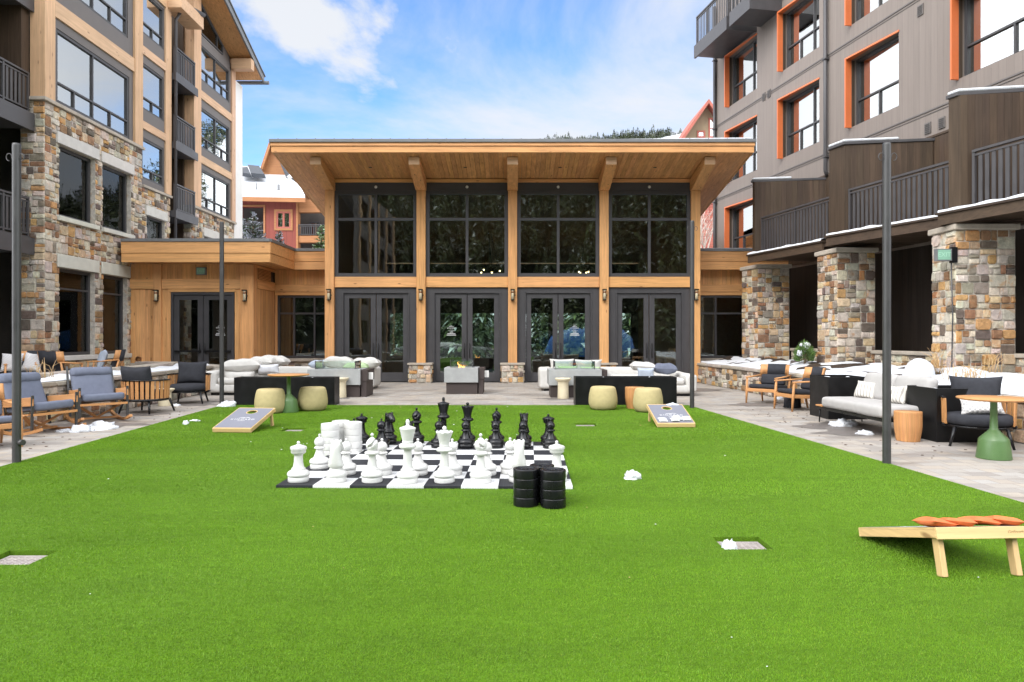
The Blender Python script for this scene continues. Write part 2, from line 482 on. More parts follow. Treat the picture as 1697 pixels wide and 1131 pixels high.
class MB:
    def __init__(s):
        s.v, s.f, s.t, s.s = [], [], [], []

    def add(s, vs_, fs, tint=(1, 1, 1), smooth=False, M=None):
        k = len(s.v)
        for q in vs_:
            q = Vector(q)
            s.v.append(tuple(M @ q) if M else tuple(q))
        for f_ in fs:
            s.f.append(tuple(k + i for i in f_))
            s.t.append(tint)
            s.s.append(smooth)
        return s

    def box(s, x0, x1, y0, y1, z0, z1, tint=(1, 1, 1), M=None):
        return s.add([(x0, y0, z0), (x1, y0, z0), (x1, y1, z0), (x0, y1, z0), (x0, y0, z1), (x1, y0, z1), (x1, y1, z1), (x0, y1, z1)], BOXF, tint, False, M)

    def fbox(s, F, u0, u1, n0, n1, z0, z1, tint=(1, 1, 1)):
        vs_ = [F.p(u0, n0, z0), F.p(u1, n0, z0), F.p(u1, n1, z0), F.p(u0, n1, z0), F.p(u0, n0, z1), F.p(u1, n0, z1), F.p(u1, n1, z1), F.p(u0, n1, z1)]
        fs = BOXF if F.u.cross(F.n).z > 0 else [tuple(reversed(q)) for q in BOXF]
        return s.add(vs_, fs, tint)

    def prism(s, poly, vec, tint=(1, 1, 1), smooth=False):
        """poly: list of 3-D points (planar), extruded by vec"""
        n = len(poly)
        poly = [Vector(q) for q in poly]
        vec = Vector(vec)
        nrm = Vector((0, 0, 0))
        for i in range(n):
            nrm += poly[i].cross(poly[(i + 1) % n])
        if nrm.dot(vec) > 0:
            poly = poly[::-1]
        vs_ = poly + [q + vec for q in poly]
        fs = [tuple(range(n)), tuple(range(2 * n - 1, n - 1, -1))] + [(i, i + n, (i + 1) % n + n, (i + 1) % n) for i in range(n)]
        return s.add(vs_, fs, tint, smooth)

    def tube(s, pts, rad, seg=10, tint=(1, 1, 1), cap=True, flat=None):
        """round bar along pts; rad a number or one per point; flat=(a,b) scales the section"""
        pts = [Vector(q) for q in pts]
        n = len(pts)
        rads = rad if isinstance(rad, (list, tuple)) else [rad] * n
        vs_, fs = [], []
        up = Vector((0, 0, 1))
        prev = None
        for i, q in enumerate(pts):
            d = (pts[min(i + 1, n - 1)] - pts[max(i - 1, 0)]).normalized()
            a = d.cross(up)
            if a.length < 0.05:
                a = d.cross(Vector((0, 1, 0)))
            if prev is not None and n > 2:
                a2 = prev - d * prev.dot(d)
                if a2.length > 0.01:
                    a = a2
            a.normalize()
            prev = a
            b_ = d.cross(a).normalized()
            fa, fb = flat or (1, 1)
            for k in range(seg):
                an = 2 * PI * k / seg
                vs_.append(q + a * math.cos(an) * rads[i] * fa + b_ * math.sin(an) * rads[i] * fb)
        for i in range(n - 1):
            for k in range(seg):
                k2 = (k + 1) % seg
                fs.append((i * seg + k, i * seg + k2, (i + 1) * seg + k2, (i + 1) * seg + k))
        if cap:
            fs.append(tuple(range(seg - 1, -1, -1)))
            fs.append(tuple((n - 1) * seg + k for k in range(seg)))
        fs = [tuple(reversed(f_)) for f_ in fs]
        k0 = len(s.f)
        s.add(vs_, fs, tint, True)
        if cap:
            s.s[-1] = s.s[-2] = False
        return s

    def bar(s, a, b_, w_, h_, tint=(1, 1, 1), up=(0, 0, 1)):
        """rectangular bar from a to b, w_ sideways, h_ along up"""
        a, b_ = Vector(a), Vector(b_)
        d = (b_ - a).normalized()
        u_ = Vector(up)
        x = d.cross(u_)
        if x.length < 1e-4:
            x = d.cross(Vector((0, 1, 0)))
        x.normalize()
        y = x.cross(d).normalized()
        vs_ = []
        for e in (a, b_):
            for sx_, sy_ in ((-1, -1), (1, -1), (1, 1), (-1, 1)):
                vs_.append(e + x * sx_ * w_ / 2 + y * sy_ * h_ / 2)
        return s.add(vs_, [(0, 1, 2, 3), (7, 6, 5, 4), (0, 4, 5, 1), (1, 5, 6, 2), (2, 6, 7, 3), (3, 7, 4, 0)], tint)

    def lathe(s, prof, seg=32, c=(0, 0, 0), tint=(1, 1, 1), smooth=True, fn=None):
        vs_, fs = [], []
        n = len(prof)
        for (r_, z_) in prof:
            for k in range(seg):
                an = 2 * PI * k / seg
                q = Vector((max(r_, 1e-5) * math.cos(an), max(r_, 1e-5) * math.sin(an), z_))
                if fn:
                    q = fn(q, an)
                vs_.append(q + Vector(c))
        for i in range(n - 1):
            for k in range(seg):
                k2 = (k + 1) % seg
                fs.append((i * seg + k, i * seg + k2, (i + 1) * seg + k2, (i + 1) * seg + k))
        s.add(vs_, fs, tint, smooth)
        return s

    def rbox(s, x0, x1, y0, y1, z0, z1, r=0.05, seg=3, puff=0.0, wob=0.0, tint=(1, 1, 1), M=None, seed=0):
        """rounded upholstery block"""
        bm = bmesh.new()
        bmesh.ops.create_cube(bm, size=1)
        sx_, sy_, sz_ = x1 - x0, y1 - y0, z1 - z0
        for v_ in bm.verts:
            v_.co = Vector((v_.co.x * sx_, v_.co.y * sy_, v_.co.z * sz_))
        bmesh.ops.bevel(bm, geom=bm.edges[:], offset=min(r, 0.48 * min(sx_, sy_, sz_)), segments=seg, profile=0.5, affect='EDGES')
        if puff or wob:
            bmesh.ops.subdivide_edges(bm, edges=[e for e in bm.edges if e.calc_length() > 0.12], cuts=5, use_grid_fill=True)
        c_ = Vector(((x0 + x1) / 2, (y0 + y1) / 2, (z0 + z1) / 2))
        vs_ = []
        for v_ in bm.verts:
            q = v_.co.copy()
            if puff:
                a = [2 * q.x / sx_, 2 * q.y / sy_, 2 * q.z / sz_]
                k = min(range(3), key=lambda i: (sx_, sy_, sz_)[i])
                o_ = [i for i in range(3) if i != k]
                q[k] *= 1 + puff * max(0, (1 - a[o_[0]] ** 2)) * max(0, (1 - a[o_[1]] ** 2))
            if wob:
                q += mnoise.noise_vector((q + Vector((seed * 3.1, seed, 0))) * 4) * wob
            vs_.append(q + c_)
        fs = [[v_.index for v_ in f_.verts] for f_ in bm.faces]
        bm.verts.index_update()
        fs = [[v_.index for v_ in f_.verts] for f_ in bm.faces]
        s.add(vs_, fs, tint, True, M)
        bm.free()
        return s

    def pillow(s, w_, h_, t_, seed=0, n=14, tint=(1, 1, 1), M=None, wob=0.02):
        """scatter cushion: w_ x h_ in the XZ plane, thickness t_ along Y, standing on z=0"""
        vs_, fs = [], []
        for side in (1, -1):
            for i in range(n + 1):
                for j in range(n + 1):
                    a, b_ = 2 * i / n - 1, 2 * j / n - 1
                    pr = (max(0, 1 - a ** 4) * max(0, 1 - b_ ** 4)) ** 0.55
                    x = a * w_ / 2 * (1 - 0.10 * (1 - b_ * b_) * abs(a) ** 3)
                    z = b_ * h_ / 2 * (1 - 0.10 * (1 - a * a) * abs(b_) ** 3)
                    y = side * t_ / 2 * pr
                    q = Vector((x, y, z))
                    q += mnoise.noise_vector(Vector((x * 5 + seed * 7.7, z * 5, seed + side * pr))) * wob * (0.3 + pr)
                    vs_.append(q + Vector((0, 0, h_ / 2)))
        m_ = (n + 1) ** 2
        for side in (0, 1):
            for i in range(n):
                for j in range(n):
                    q = [side * m_ + i * (n + 1) + j, side * m_ + (i + 1) * (n + 1) + j, side * m_ + (i + 1) * (n + 1) + j + 1, side * m_ + i * (n + 1) + j + 1]
                    fs.append(tuple(q if side == 0 else q[::-1]))
        s.add(vs_, fs, tint, True, M)
        return s

    def blob(s, rx, ry, rz_, c=(0, 0, 0), seed=0, amp=0.3, freq=1.5, seg=18, rings=9, flat=True, tint=(1, 1, 1)):
        """lumpy mound (snow, rock), flat underneath"""
        vs_, fs = [], []
        for i in range(rings + 1):
            ph = (PI / 2 if flat else PI) * i / rings
            for k in range(seg):
                an = 2 * PI * k / seg
                d = Vector((math.sin(ph) * math.cos(an), math.sin(ph) * math.sin(an), math.cos(ph)))
                q = 1 + amp * mnoise.fractal(d * freq + Vector((seed * 5.3, seed * 1.7, 0)), 1.0, 2.0, 3)
                vs_.append((c[0] + d.x * rx * q, c[1] + d.y * ry * q, c[2] + d.z * rz_ * q))
        for i in range(rings):
            for k in range(seg):
                k2 = (k + 1) % seg
                fs.append((i * seg + k, (i + 1) * seg + k, (i + 1) * seg + k2, i * seg + k2))
        s.add(vs_, fs, tint, True)
        return s

    def build(s, name, mat, parent=None, world=False, bevel=0.0, loc=None, rz=0.0, sub=0):
        me = bpy.data.meshes.new(name)
        me.from_pydata(s.v, [], s.f)
        me.update()
        at = me.attributes.new('tint', 'FLOAT_COLOR', 'CORNER')
        arr = np.ones((len(me.loops), 4), dtype=np.float32)
        cnt = np.array([len(f_) for f_ in s.f])
        arr[:, :3] = np.repeat(np.array(s.t, dtype=np.float32), cnt, axis=0)
        at.data.foreach_set('color', arr.ravel())
        me.polygons.foreach_set('use_smooth', np.array(s.s, dtype=bool))
        me.materials.append(MAT[mat])
        o = bpy.data.objects.new(name, me)
        COL.objects.link(o)
        if parent is not None:
            o.parent = parent
            if world:
                o.matrix_parent_inverse = Matrix.Translation(-parent.location)
        if loc is not None:
            o.location = loc
        o.rotation_euler[2] = rz
        if bevel:
            b_ = o.modifiers.new('bevel', 'BEVEL')
            b_.width = bevel
            b_.segments = 2
            b_.limit_method = 'ANGLE'
            b_.angle_limit = R(40)
        if sub:
            m_ = o.modifiers.new('sub', 'SUBSURF')
            m_.levels = m_.render_levels = sub
        return o


def each(name, mat, parent, shapes, bevel=0.0, world=True):
    """every (frame, u0, u1, n0, n1, z0, z1[, tint]) box becomes a part of its own"""
    return [MB().fbox(*q).build(name, mat, parent, world, bevel) for q in shapes]


def tag(o, label, cat, group=None, kind=None):
    o['label'] = label
    o['category'] = cat
    if group:
        o['group'] = group
    if kind:
        o['kind'] = kind
    return o


def structure(o):
    o['kind'] = 'structure'
    return o


def thing(name, label, cat, loc=(0, 0, 0), rz=0.0, group=None):
    o = bpy.data.objects.new(name, None)
    COL.objects.link(o)
    o.empty_display_size = 0.2
    o.location = loc
    o.rotation_euler[2] = rz
    return tag(o, label, cat, group)


def dup(o, loc=None, rz=None, label=None, parent=None):
    c = o.copy()
    COL.objects.link(c)
    if parent is not None:
        c.parent = parent
    if loc is not None:
        c.location = loc
    if rz is not None:
        c.rotation_euler[2] = rz
    if label:
        c['label'] = label
    for ch in list(o.children):
        dup(ch, parent=c)
    return c


def text(body, size, parent, mat, M, name='lettering', align='CENTER', spacing=1.0, extrude=0.0008):
    cu_ = bpy.data.curves.new(name, 'FONT')
    cu_.body = body
    cu_.size = size
    cu_.align_x = align
    cu_.align_y = 'CENTER'
    cu_.space_character = spacing
    cu_.extrude = extrude
    cu_.materials.append(MAT[mat])
    tmp = bpy.data.objects.new(name, cu_)
    me = bpy.data.meshes.new_from_object(tmp)
    at = me.attributes.new('tint', 'FLOAT_COLOR', 'CORNER')
    at.data.foreach_set('color', np.ones(len(me.loops) * 4, dtype=np.float32))
    bpy.data.objects.remove(tmp)
    o = bpy.data.objects.new(name, me)
    me.name = name
    COL.objects.link(o)
    o.parent = parent
    o.matrix_local = M
    return o


STONES = [((0.53, 0.47, 0.385), 26), ((0.42, 0.375, 0.315), 14), ((0.50, 0.38, 0.25), 17), ((0.27, 0.225, 0.18), 11), ((0.47, 0.275, 0.12), 11), ((0.28, 0.16, 0.09), 13), ((0.14, 0.11, 0.09), 8)]
STONEW = [q[1] for q in STONES]


def stones(mb, F, u0, u1, z0, z1, n, holes=(), size=(0.42, 0.30), rg=None):
    """random ashlar facing: individual dressed stones standing proud of the mortar"""
    rg = rg or rnd
    out = []

    def split(a, b_, c_, d_, dep=0):
        w_, h_ = b_ - a, d_ - c_
        if (w_ <= size[0] and h_ <= size[1] and (rg.random() < 0.5 or dep > 14)) or (w_ < 0.23 and h_ < 0.21) or (w_ < 0.17 or h_ < 0.13):
            out.append((a, b_, c_, d_))
            return
        if w_ / size[0] > h_ / size[1]:
            m_ = a + w_ * rg.uniform(0.35, 0.65)
            split(a, m_, c_, d_, dep + 1)
            split(m_, b_, c_, d_, dep + 1)
        else:
            m_ = c_ + h_ * rg.uniform(0.36, 0.64)
            split(a, b_, c_, m_, dep + 1)
            split(a, b_, m_, d_, dep + 1)
    split(u0, u1, z0, z1)
    rects = out
    for (a, b_, c_, d_) in holes:
        nr = []
        for r_ in rects:
            if r_[1] <= a or r_[0] >= b_ or r_[3] <= c_ or r_[2] >= d_:
                nr.append(r_)
                continue
            x0, x1, y0, y1 = r_
            if x0 < a:
                nr.append((x0, a, y0, y1))
                x0 = a
            if x1 > b_:
                nr.append((b_, x1, y0, y1))
                x1 = b_
            if y0 < c_:
                nr.append((x0, x1, y0, c_))
            if y1 > d_:
                nr.append((x0, x1, d_, y1))
        rects = nr
    for (a, b_, c_, d_) in rects:
        if b_ - a < 0.05 or d_ - c_ < 0.04:
            continue
        j = 0.008
        a, b_, c_, d_ = a + j, b_ - j, c_ + j, d_ - j
        k = min(b_ - a, d_ - c_)
        q = k * rg.uniform(0.04, 0.22)
        pts = []
        for (x, y, sx_, sy_) in ((a, c_, 1, 1), (b_, c_, -1, 1), (b_, d_, -1, -1), (a, d_, 1, -1)):
            q1, q2 = q * rg.uniform(0.4, 1.3), q * rg.uniform(0.4, 1.3)
            e1, e2 = (x + sx_ * q1, y), (x, y + sy_ * q2)
            pts += [e2, e1] if sx_ * sy_ > 0 else [e1, e2]
        cu_, cz_ = (a + b_) / 2, (c_ + d_) / 2
        pr = rg.uniform(0.012, 0.045)
        base = rg.choices(STONES, STONEW)[0][0]
        br_ = rg.uniform(0.88, 1.12)
        tint = tuple(min(1, ch * br_ * rg.uniform(0.94, 1.06)) for ch in base)
        ins = 1 - min(0.012 / k, 0.2) * 2
        back = [F.p(x, n, y) for x, y in pts]
        front = [F.p(cu_ + (x - cu_) * ins + rg.uniform(-.003, .003), n + pr + rg.uniform(-.005, .005), cz_ + (y - cz_) * ins + rg.uniform(-.003, .003)) for x, y in pts]
        cen = F.p(cu_, n + pr + rg.uniform(0.0, 0.008), cz_)
        fs = [(i, (i + 1) % 8, 8 + (i + 1) % 8, 8 + i) for i in range(8)] + [(8 + i, 8 + (i + 1) % 8, 16) for i in range(8)]
        if F.u.cross(F.n).z > 0:
            fs = [tuple(reversed(f_)) for f_ in fs]
        mb.add(back + front + [cen], fs, tint)
    return mb


def wallbox(mb, F, u0, u1, z0, z1, n0, n1, holes=(), tint=(1, 1, 1)):
    """wall slab with rectangular openings"""
    us = sorted({u0, u1} | {min(max(h[i], u0), u1) for h in holes for i in (0, 1)})
    for a, b_ in zip(us, us[1:]):
        mid = (a + b_) / 2
        cuts = sorted([(max(h[2], z0), min(h[3], z1)) for h in holes if h[0] < mid < h[1] and h[3] > z0 and h[2] < z1])
        z = z0
        for c_, d_ in cuts:
            if c_ > z + 1e-4:
                mb.fbox(F, a, b_, n0, n1, z, c_, tint)
            z = max(z, d_)
        if z1 > z + 1e-4:
            mb.fbox(F, a, b_, n0, n1, z, z1, tint)
    return mb


def boards(mb, F, u0, u1, z0, z1, n0, n1, width, vert=True, gap=0.004, tv=0.12):
    L = (u1 - u0) if vert else (z1 - z0)
    k = max(1, round(L / width))
    for i in range(k):
        q = rnd.uniform(1 - tv, 1 + tv)
        tn_ = (q, q * rnd.uniform(0.97, 1.02), q * rnd.uniform(0.92, 1.04))
        if vert:
            mb.fbox(F, u0 + L * i / k + gap / 2, u0 + L * (i + 1) / k - gap / 2, n0, n1, z0, z1, tn_)
        else:
            mb.fbox(F, u0, u1, n0, n1, z0 + L * i / k + gap / 2, z0 + L * (i + 1) / k - gap / 2, tn_)
    return mb


def tv(a=0.1):
    q = rnd.uniform(1 - a, 1 + a)
    return (q, q * rnd.uniform(0.97, 1.03), q * rnd.uniform(0.95, 1.05))


def window(F, u0, u1, z0, z1, n, parent, vert=(), transom=None, low=(), glass='sky_glass', fw=0.07, fd=0.09, frame='frame_metal', name='window', world=True, bar=0.05):
    """one window: frame and bars, with its glazing as a sub-part"""
    m_ = MB()
    m_.fbox(F, u0, u0 + fw, n - fd, n, z0, z1)
    m_.fbox(F, u1 - fw, u1, n - fd, n, z0, z1)
    m_.fbox(F, u0 + fw, u1 - fw, n - fd, n, z0, z0 + fw)
    m_.fbox(F, u0 + fw, u1 - fw, n - fd, n, z1 - fw, z1)
    ztop = z0 + fw
    if transom:
        m_.fbox(F, u0 + fw, u1 - fw, n - fd, n - 0.004, transom - bar / 2, transom + bar / 2)
    for a in vert:
        for lo_, hi_ in (((z0 + fw, transom - bar / 2), (transom + bar / 2, z1 - fw)) if transom else ((z0 + fw, z1 - fw),)):
            m_.fbox(F, a - bar / 2, a + bar / 2, n - fd, n - 0.008, lo_, hi_)
    for a in low:
        m_.fbox(F, a - bar / 2, a + bar / 2, n - fd, n - 0.008, z0 + fw, transom - bar / 2)
    o = m_.build(name, frame, parent, world)
    g = MB().fbox(F, u0 + fw * 0.5, u1 - fw * 0.5, n - fd * 0.62, n - fd * 0.62 + 0.008, z0 + fw * 0.5, z1 - fw * 0.5)
    g.build('pane', glass, o)
    return o


def railing(F, u0, u1, n, z0, z1, parent, name='railing', pick=0.11, world=True, pw=0.04):
    m_ = MB()
    m_.fbox(F, u0, u1, n - 0.03, n + 0.05, z1 - 0.05, z1)
    m_.fbox(F, u0, u1, n - 0.012, n + 0.028, z1 - 0.13, z1 - 0.09)
    m_.fbox(F, u0, u1, n - 0.012, n + 0.028, z0 + 0.06, z0 + 0.10)
    k = max(2, round((u1 - u0) / pick))
    for i in range(k + 1):
        u = u0 + 0.02 + (u1 - u0 - 0.04) * i / k
        if i % 12 == 0 or i == k:
            m_.fbox(F, u - 0.03, u + 0.03, n - 0.02, n + 0.036, z0, z1 - 0.05)
        else:
            m_.fbox(F, u - pw / 2, u + pw / 2, n - 0.004, n + 0.016, z0 + 0.10, z1 - 0.13)
    return m_.build(name, 'rail_metal', parent, world)

# ------------------------------------------------------------------ ground, paving, lawn
def sheet(name, pts, z, mat, res=None):
    me = bpy.data.meshes.new(name)
    me.from_pydata([(x, y, z) for x, y in pts], [], [tuple(range(len(pts)))])
    at = me.attributes.new('tint', 'FLOAT_COLOR', 'CORNER')
    at.data.foreach_set('color', np.ones(len(me.loops) * 4, dtype=np.float32))
    me.materials.append(MAT[mat])
    o = bpy.data.objects.new(name, me)
    COL.objects.link(o)
    return structure(o)


sheet('ground', [(-900, -900), (900, -900), (900, 900), (-900, 900)], -0.06, 'snow')
sheet('unseen_dark_ground', [(-110, -40), (110, -40), (110, -8.0), (-110, -8.0)], -0.03, 'dark_ground')  # unseen dark sheet added behind the camera to darken the door reflections
LL = lambda y: -5.57 - 0.0665 * (y - 3.0)     # left and right edges of the lawn
LR = lambda y: 4.87 - 0.080 * (y - 3.0)
LAWN_BACK = 15.3
DRAINS = [(1187, 1272, 894, 914), (-14, 76, 918, 938), (468, 506, 711, 716.5), (952, 989, 703, 708.2)]
DR = []
for (a, b_, c_, d_) in DRAINS:
    x0, y1, _ = G(a, c_)
    x1 = G(b_, d_)[0]
    y0 = G(a, d_)[1]
    cxm = ((a + b_) / 2 - CX) / FPX
    ym = (y0 + y1) / 2
    wd = (b_ - a) / FPX * ym * 0.93
    hd = min(max(y1 - y0, 0.3), 0.5)
    DR.append((cxm * ym, ym, wd, hd))


sheet('paving', [(-12.6, -8), (LL(-6), -8), (LL(-6), -6), (LL(LAWN_BACK), LAWN_BACK), (LR(LAWN_BACK), LAWN_BACK), (LR(-6), -6), (LR(-6), -8), (13, -8), (13, 24.4), (-12.6, 24.4)], 0.0, 'pavers')
sheet('sub_base', [(-8, -8.0), (7, -8.0), (7, 16.5), (-8, 16.5)], -0.045, 'wet_grime')
_lb = MB()
_FG = Frame((0, 0, 0), (1, 0, 0), (0, 1, 0))
_hs = [(x - w_ / 2, x + w_ / 2, y - h_ / 2, y + h_ / 2) for (x, y, w_, h_) in DR]
_us = sorted({-4.6, 3.6} | {h[i] for h in _hs for i in (0, 1)})
for _a, _b in zip(_us, _us[1:]):                       # turf slab with the drain openings cut out
    _y = -6.0
    for _h in sorted(_hs, key=lambda q: q[2]):
        if _h[0] < (_a + _b) / 2 < _h[1]:
            _lb.box(_a, _b, _y, _h[2], -0.04, 0.015)
            _y = _h[3]
    _lb.box(_a, _b, _y, LAWN_BACK, -0.04, 0.015)
_lb.prism([(LL(-6), -6, -0.04), (-4.6, -6, -0.04), (-4.6, LAWN_BACK, -0.04), (LL(LAWN_BACK), LAWN_BACK, -0.04)], (0, 0, 0.055))
_lb.prism([(3.6, -6, -0.04), (LR(-6), -6, -0.04), (LR(LAWN_BACK), LAWN_BACK, -0.04), (3.6, LAWN_BACK, -0.04)], (0, 0, 0.055))
structure(_lb.build('lawn', 'turf'))


def make_blades():
    rng = np.random.default_rng(3)
    allv, tints = [], []
    zones = [(2.2, 4.2, 28000, 0.0032, 0.012), (4.2, 6.5, 17000, 0.0038, 0.0125), (6.5, 10.0, 8000, 0.0055, 0.0135), (10.0, LAWN_BACK - 0.02, 3200, 0.009, 0.015)]
    for (ya, yb, dens, wd, ht) in zones:
        xa, xb = LL(yb), LR(ya)
        hw = 0.745 * yb + 0.5
        xa, xb = max(xa, -hw), min(xb, hw)
        n = int((xb - xa) * (yb - ya) * dens)
        x = rng.uniform(xa, xb, n)
        y = rng.uniform(ya, yb, n)
        ok = (x > -5.57 - 0.0665 * (y - 3) + 0.01) & (x < 4.87 - 0.080 * (y - 3) - 0.01) & (np.abs(x) < 0.75 * y + 0.35)
        for (dx, dy, dw, dh) in DR:
            ok &= ~((np.abs(x - dx) < dw / 2) & (np.abs(y - dy) < dh / 2))
        x, y = x[ok], y[ok]
        n = len(x)
        an = rng.uniform(0, 2 * np.pi, n)
        nap = np.sin(x * 1.7 + 2.1 * np.sin(y * 0.9)) + np.sin(y * 2.3 + 1.3 * np.sin(x * 1.1))
        h = ht * rng.uniform(0.6, 1.15, n)
        ln = h * rng.uniform(0.2, 0.8, n)
        la = an * 0.55 + nap * 0.35 - 1.2
        tx, ty = np.cos(la) * ln, np.sin(la) * ln
        bx, by = np.cos(an) * wd / 2, np.sin(an) * wd / 2
        v_ = np.empty((n, 3, 3), dtype=np.float32)
        v_[:, 0] = np.stack([x - bx, y - by, np.full(n, 0.012)], 1)
        v_[:, 1] = np.stack([x + bx, y + by, np.full(n, 0.012)], 1)
        v_[:, 2] = np.stack([x + tx, y + ty, 0.012 + h], 1)
        allv.append(v_)
        b_ = rng.uniform(0.78, 1.12, n)
        wr = rng.uniform(0.85, 1.15, n)
        dry = (rng.random(n) < 0.02)
        tc_ = np.stack([b_ * wr, b_, b_ * rng.uniform(0.7, 1.6, n)], 1)
        tc_[dry] = np.array([1.9, 1.25, 4.0])
        tints.append(np.repeat(tc_, 3, axis=0))
    v_ = np.concatenate(allv)
    n = len(v_)
    me = bpy.data.meshes.new('turf_blades')
    me.vertices.add(n * 3)
    me.vertices.foreach_set('co', v_.ravel())
    me.loops.add(n * 3)
    me.loops.foreach_set('vertex_index', np.arange(n * 3, dtype=np.int32))
    me.polygons.add(n)
    me.polygons.foreach_set('loop_start', np.arange(0, n * 3, 3, dtype=np.int32))
    me.update(calc_edges=True)
    at = me.attributes.new('tint', 'FLOAT_COLOR', 'CORNER')
    arr = np.ones((n * 3, 4), dtype=np.float32)
    arr[:, :3] = np.concatenate(tints)
    at.data.foreach_set('color', arr.ravel())
    me.materials.append(MAT['turf_blade'])
    o = bpy.data.objects.new('turf_blades', me)
    COL.objects.link(o)
    tag(o, 'short bright green artificial turf blades covering the lawn', 'turf', kind='stuff')


make_blades()

# ------------------------------------------------------------------ timber pavilion
YP, C0 = 23.3, 0.02
FP = Frame((C0, YP, 0), (1, 0, 0), (0, -1, 0))
COLS = [-6.11, -3.055, 0.0, 3.055, 6.11]
pav = thing('timber_pavilion', 'tall cedar framed glass pavilion with a sloping roof at the end of the lawn', 'pavilion', (C0, YP, 0))
SOF = lambda y: 7.16 - 0.155 * (y - 21.2)
for i, c in enumerate(COLS):
    m_ = MB()
    q = tv(0.06)
    m_.fbox(FP, c - 0.15, c + 0.15, -0.15, 0.17, 0.02 if i in (0, 4) else 0.66, 6.42, q)
    m_.build('column', 'cedarZ', pav, True, 0.008)
    if i in (1, 2, 3):
        ms = MB()
        ms.fbox(FP, c - 0.36, c + 0.36, -0.05, 0.44, 0.0, 0.60, (0.50, 0.46, 0.40))
        for (F_, a, b_) in ((Frame((C0 + c, YP - 0.44, 0), (1, 0, 0), (0, -1, 0)), -0.36, 0.36),):
            stones(ms, F_, a, b_, 0.02, 0.60, 0.0, size=(0.30, 0.24))
        for sgn in (-1, 1):
            F_ = Frame((C0 + c + sgn * 0.36, YP - 0.2, 0), (0, 1, 0), (sgn, 0, 0))
            stones(ms, F_, -0.24, 0.2, 0.02, 0.60, 0.0, size=(0.30, 0.24))
        o = ms.build('stone_pedestal', 'stone', pav, True)
        MB().fbox(FP, c - 0.41, c + 0.41, -0.05, 0.50, 0.602, 0.665).build('pedestal_cap', 'cap_stone', o, False, 0.01)
    m_ = MB()
    x0, x1 = C0 + c - 0.17, C0 + c + 0.17
    m_.prism([(x0, 21.5, 6.86), (x0, 21.5, SOF(21.5) - 0.012), (x0, YP - 0.172, SOF(YP) - 0.0), (x0, YP - 0.172, 6.42), (x0, YP - 0.3, 6.42)], (x1 - x0, 0, 0), tv(0.06))
    m_.box(x0, x1, YP - 0.17, YP + 0.2, 6.425, SOF(YP + 0.2) - 0.012)
    ra = m_.build('rafter', 'cedarY', pav, True, 0.008)
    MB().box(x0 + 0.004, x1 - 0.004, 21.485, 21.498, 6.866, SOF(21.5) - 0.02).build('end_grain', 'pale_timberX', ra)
roof = MB()
X0, X1 = C0 - 7.36, C0 + 7.36
roof.prism([(X0, 21.24, SOF(21.24) + 0.04), (X0, 34.5, SOF(34.5) + 0.04), (X0, 34.5, SOF(34.5) + 0.33), (X0, 21.24, 7.445)], (X1 - X0, 0, 0))
rf = roof.build('roof', 'roof_metal', pav, True)
m_ = MB()
m_.box(X0 - 0.05, X1 + 0.05, 21.08, 21.30, 7.45, 7.545)
for k in range(26):
    xx = X0 + 0.2 + k * 0.57
    m_.prism([(xx, 21.12, 7.546), (xx, 34.4, SOF(34.4) + 0.345), (xx, 34.4, SOF(34.4) + 0.38), (xx, 21.12, 7.575)], (0.03, 0, 0))
m_.build('roof_edge', 'roof_metal', rf, False, 0.006)
m_ = MB()
m_.box(X0 - 0.02, X1 + 0.02, 21.12, 21.22, 7.345, 7.447, tv(0.04))
m_.box(X0, X1, 21.15, 21.22, 7.15, 7.34, tv(0.04))
m_.build('fascia', 'cedarX', rf, False, 0.004)
m_ = MB()
m_.prism([(C0 + 1.2, 21.35, 7.54), (C0 + 1.2, 25.0, 6.93), (C0 + 7.3, 25.0, 6.93), (C0 + 7.3, 21.2, 7.56)], (0, 0, 0.07))
m_.build('roof_snow', 'snow', rf, False, 0.03)
for sx_ in (X0, X1 - 0.04):
    MB().prism([(sx_, 21.26, SOF(21.26) - 0.005), (sx_, 34.5, SOF(34.5) - 0.005), (sx_, 34.5, SOF(34.5) + 0.32), (sx_, 21.26, 7.42)], (0.04, 0, 0)).build('fascia', 'cedarY', rf)
m_ = MB()
nb = 98
for k in range(nb):
    xa = X0 + 0.05 + (X1 - X0 - 0.1) * k / nb
    xb = xa + (X1 - X0 - 0.1) / nb - 0.007
    m_.prism([(xa, 21.225, SOF(21.225)), (xa, 34.4, SOF(34.4)), (xa, 34.4, SOF(34.4) + 0.03), (xa, 21.225, SOF(21.225) + 0.03)], (xb - xa, 0, 0), tv(0.13))
m_.build('soffit', 'soffitY', rf)
for i in range(4):
    c = C0 + (COLS[i] + COLS[i + 1]) / 2
    y = 22.35
    MB().lathe([(0, SOF(y) - 0.006), (0.055, SOF(y) - 0.006), (0.06, SOF(y) + 0.004)], 14, (c, y, 0)).build('downlight', 'black_steel', rf)


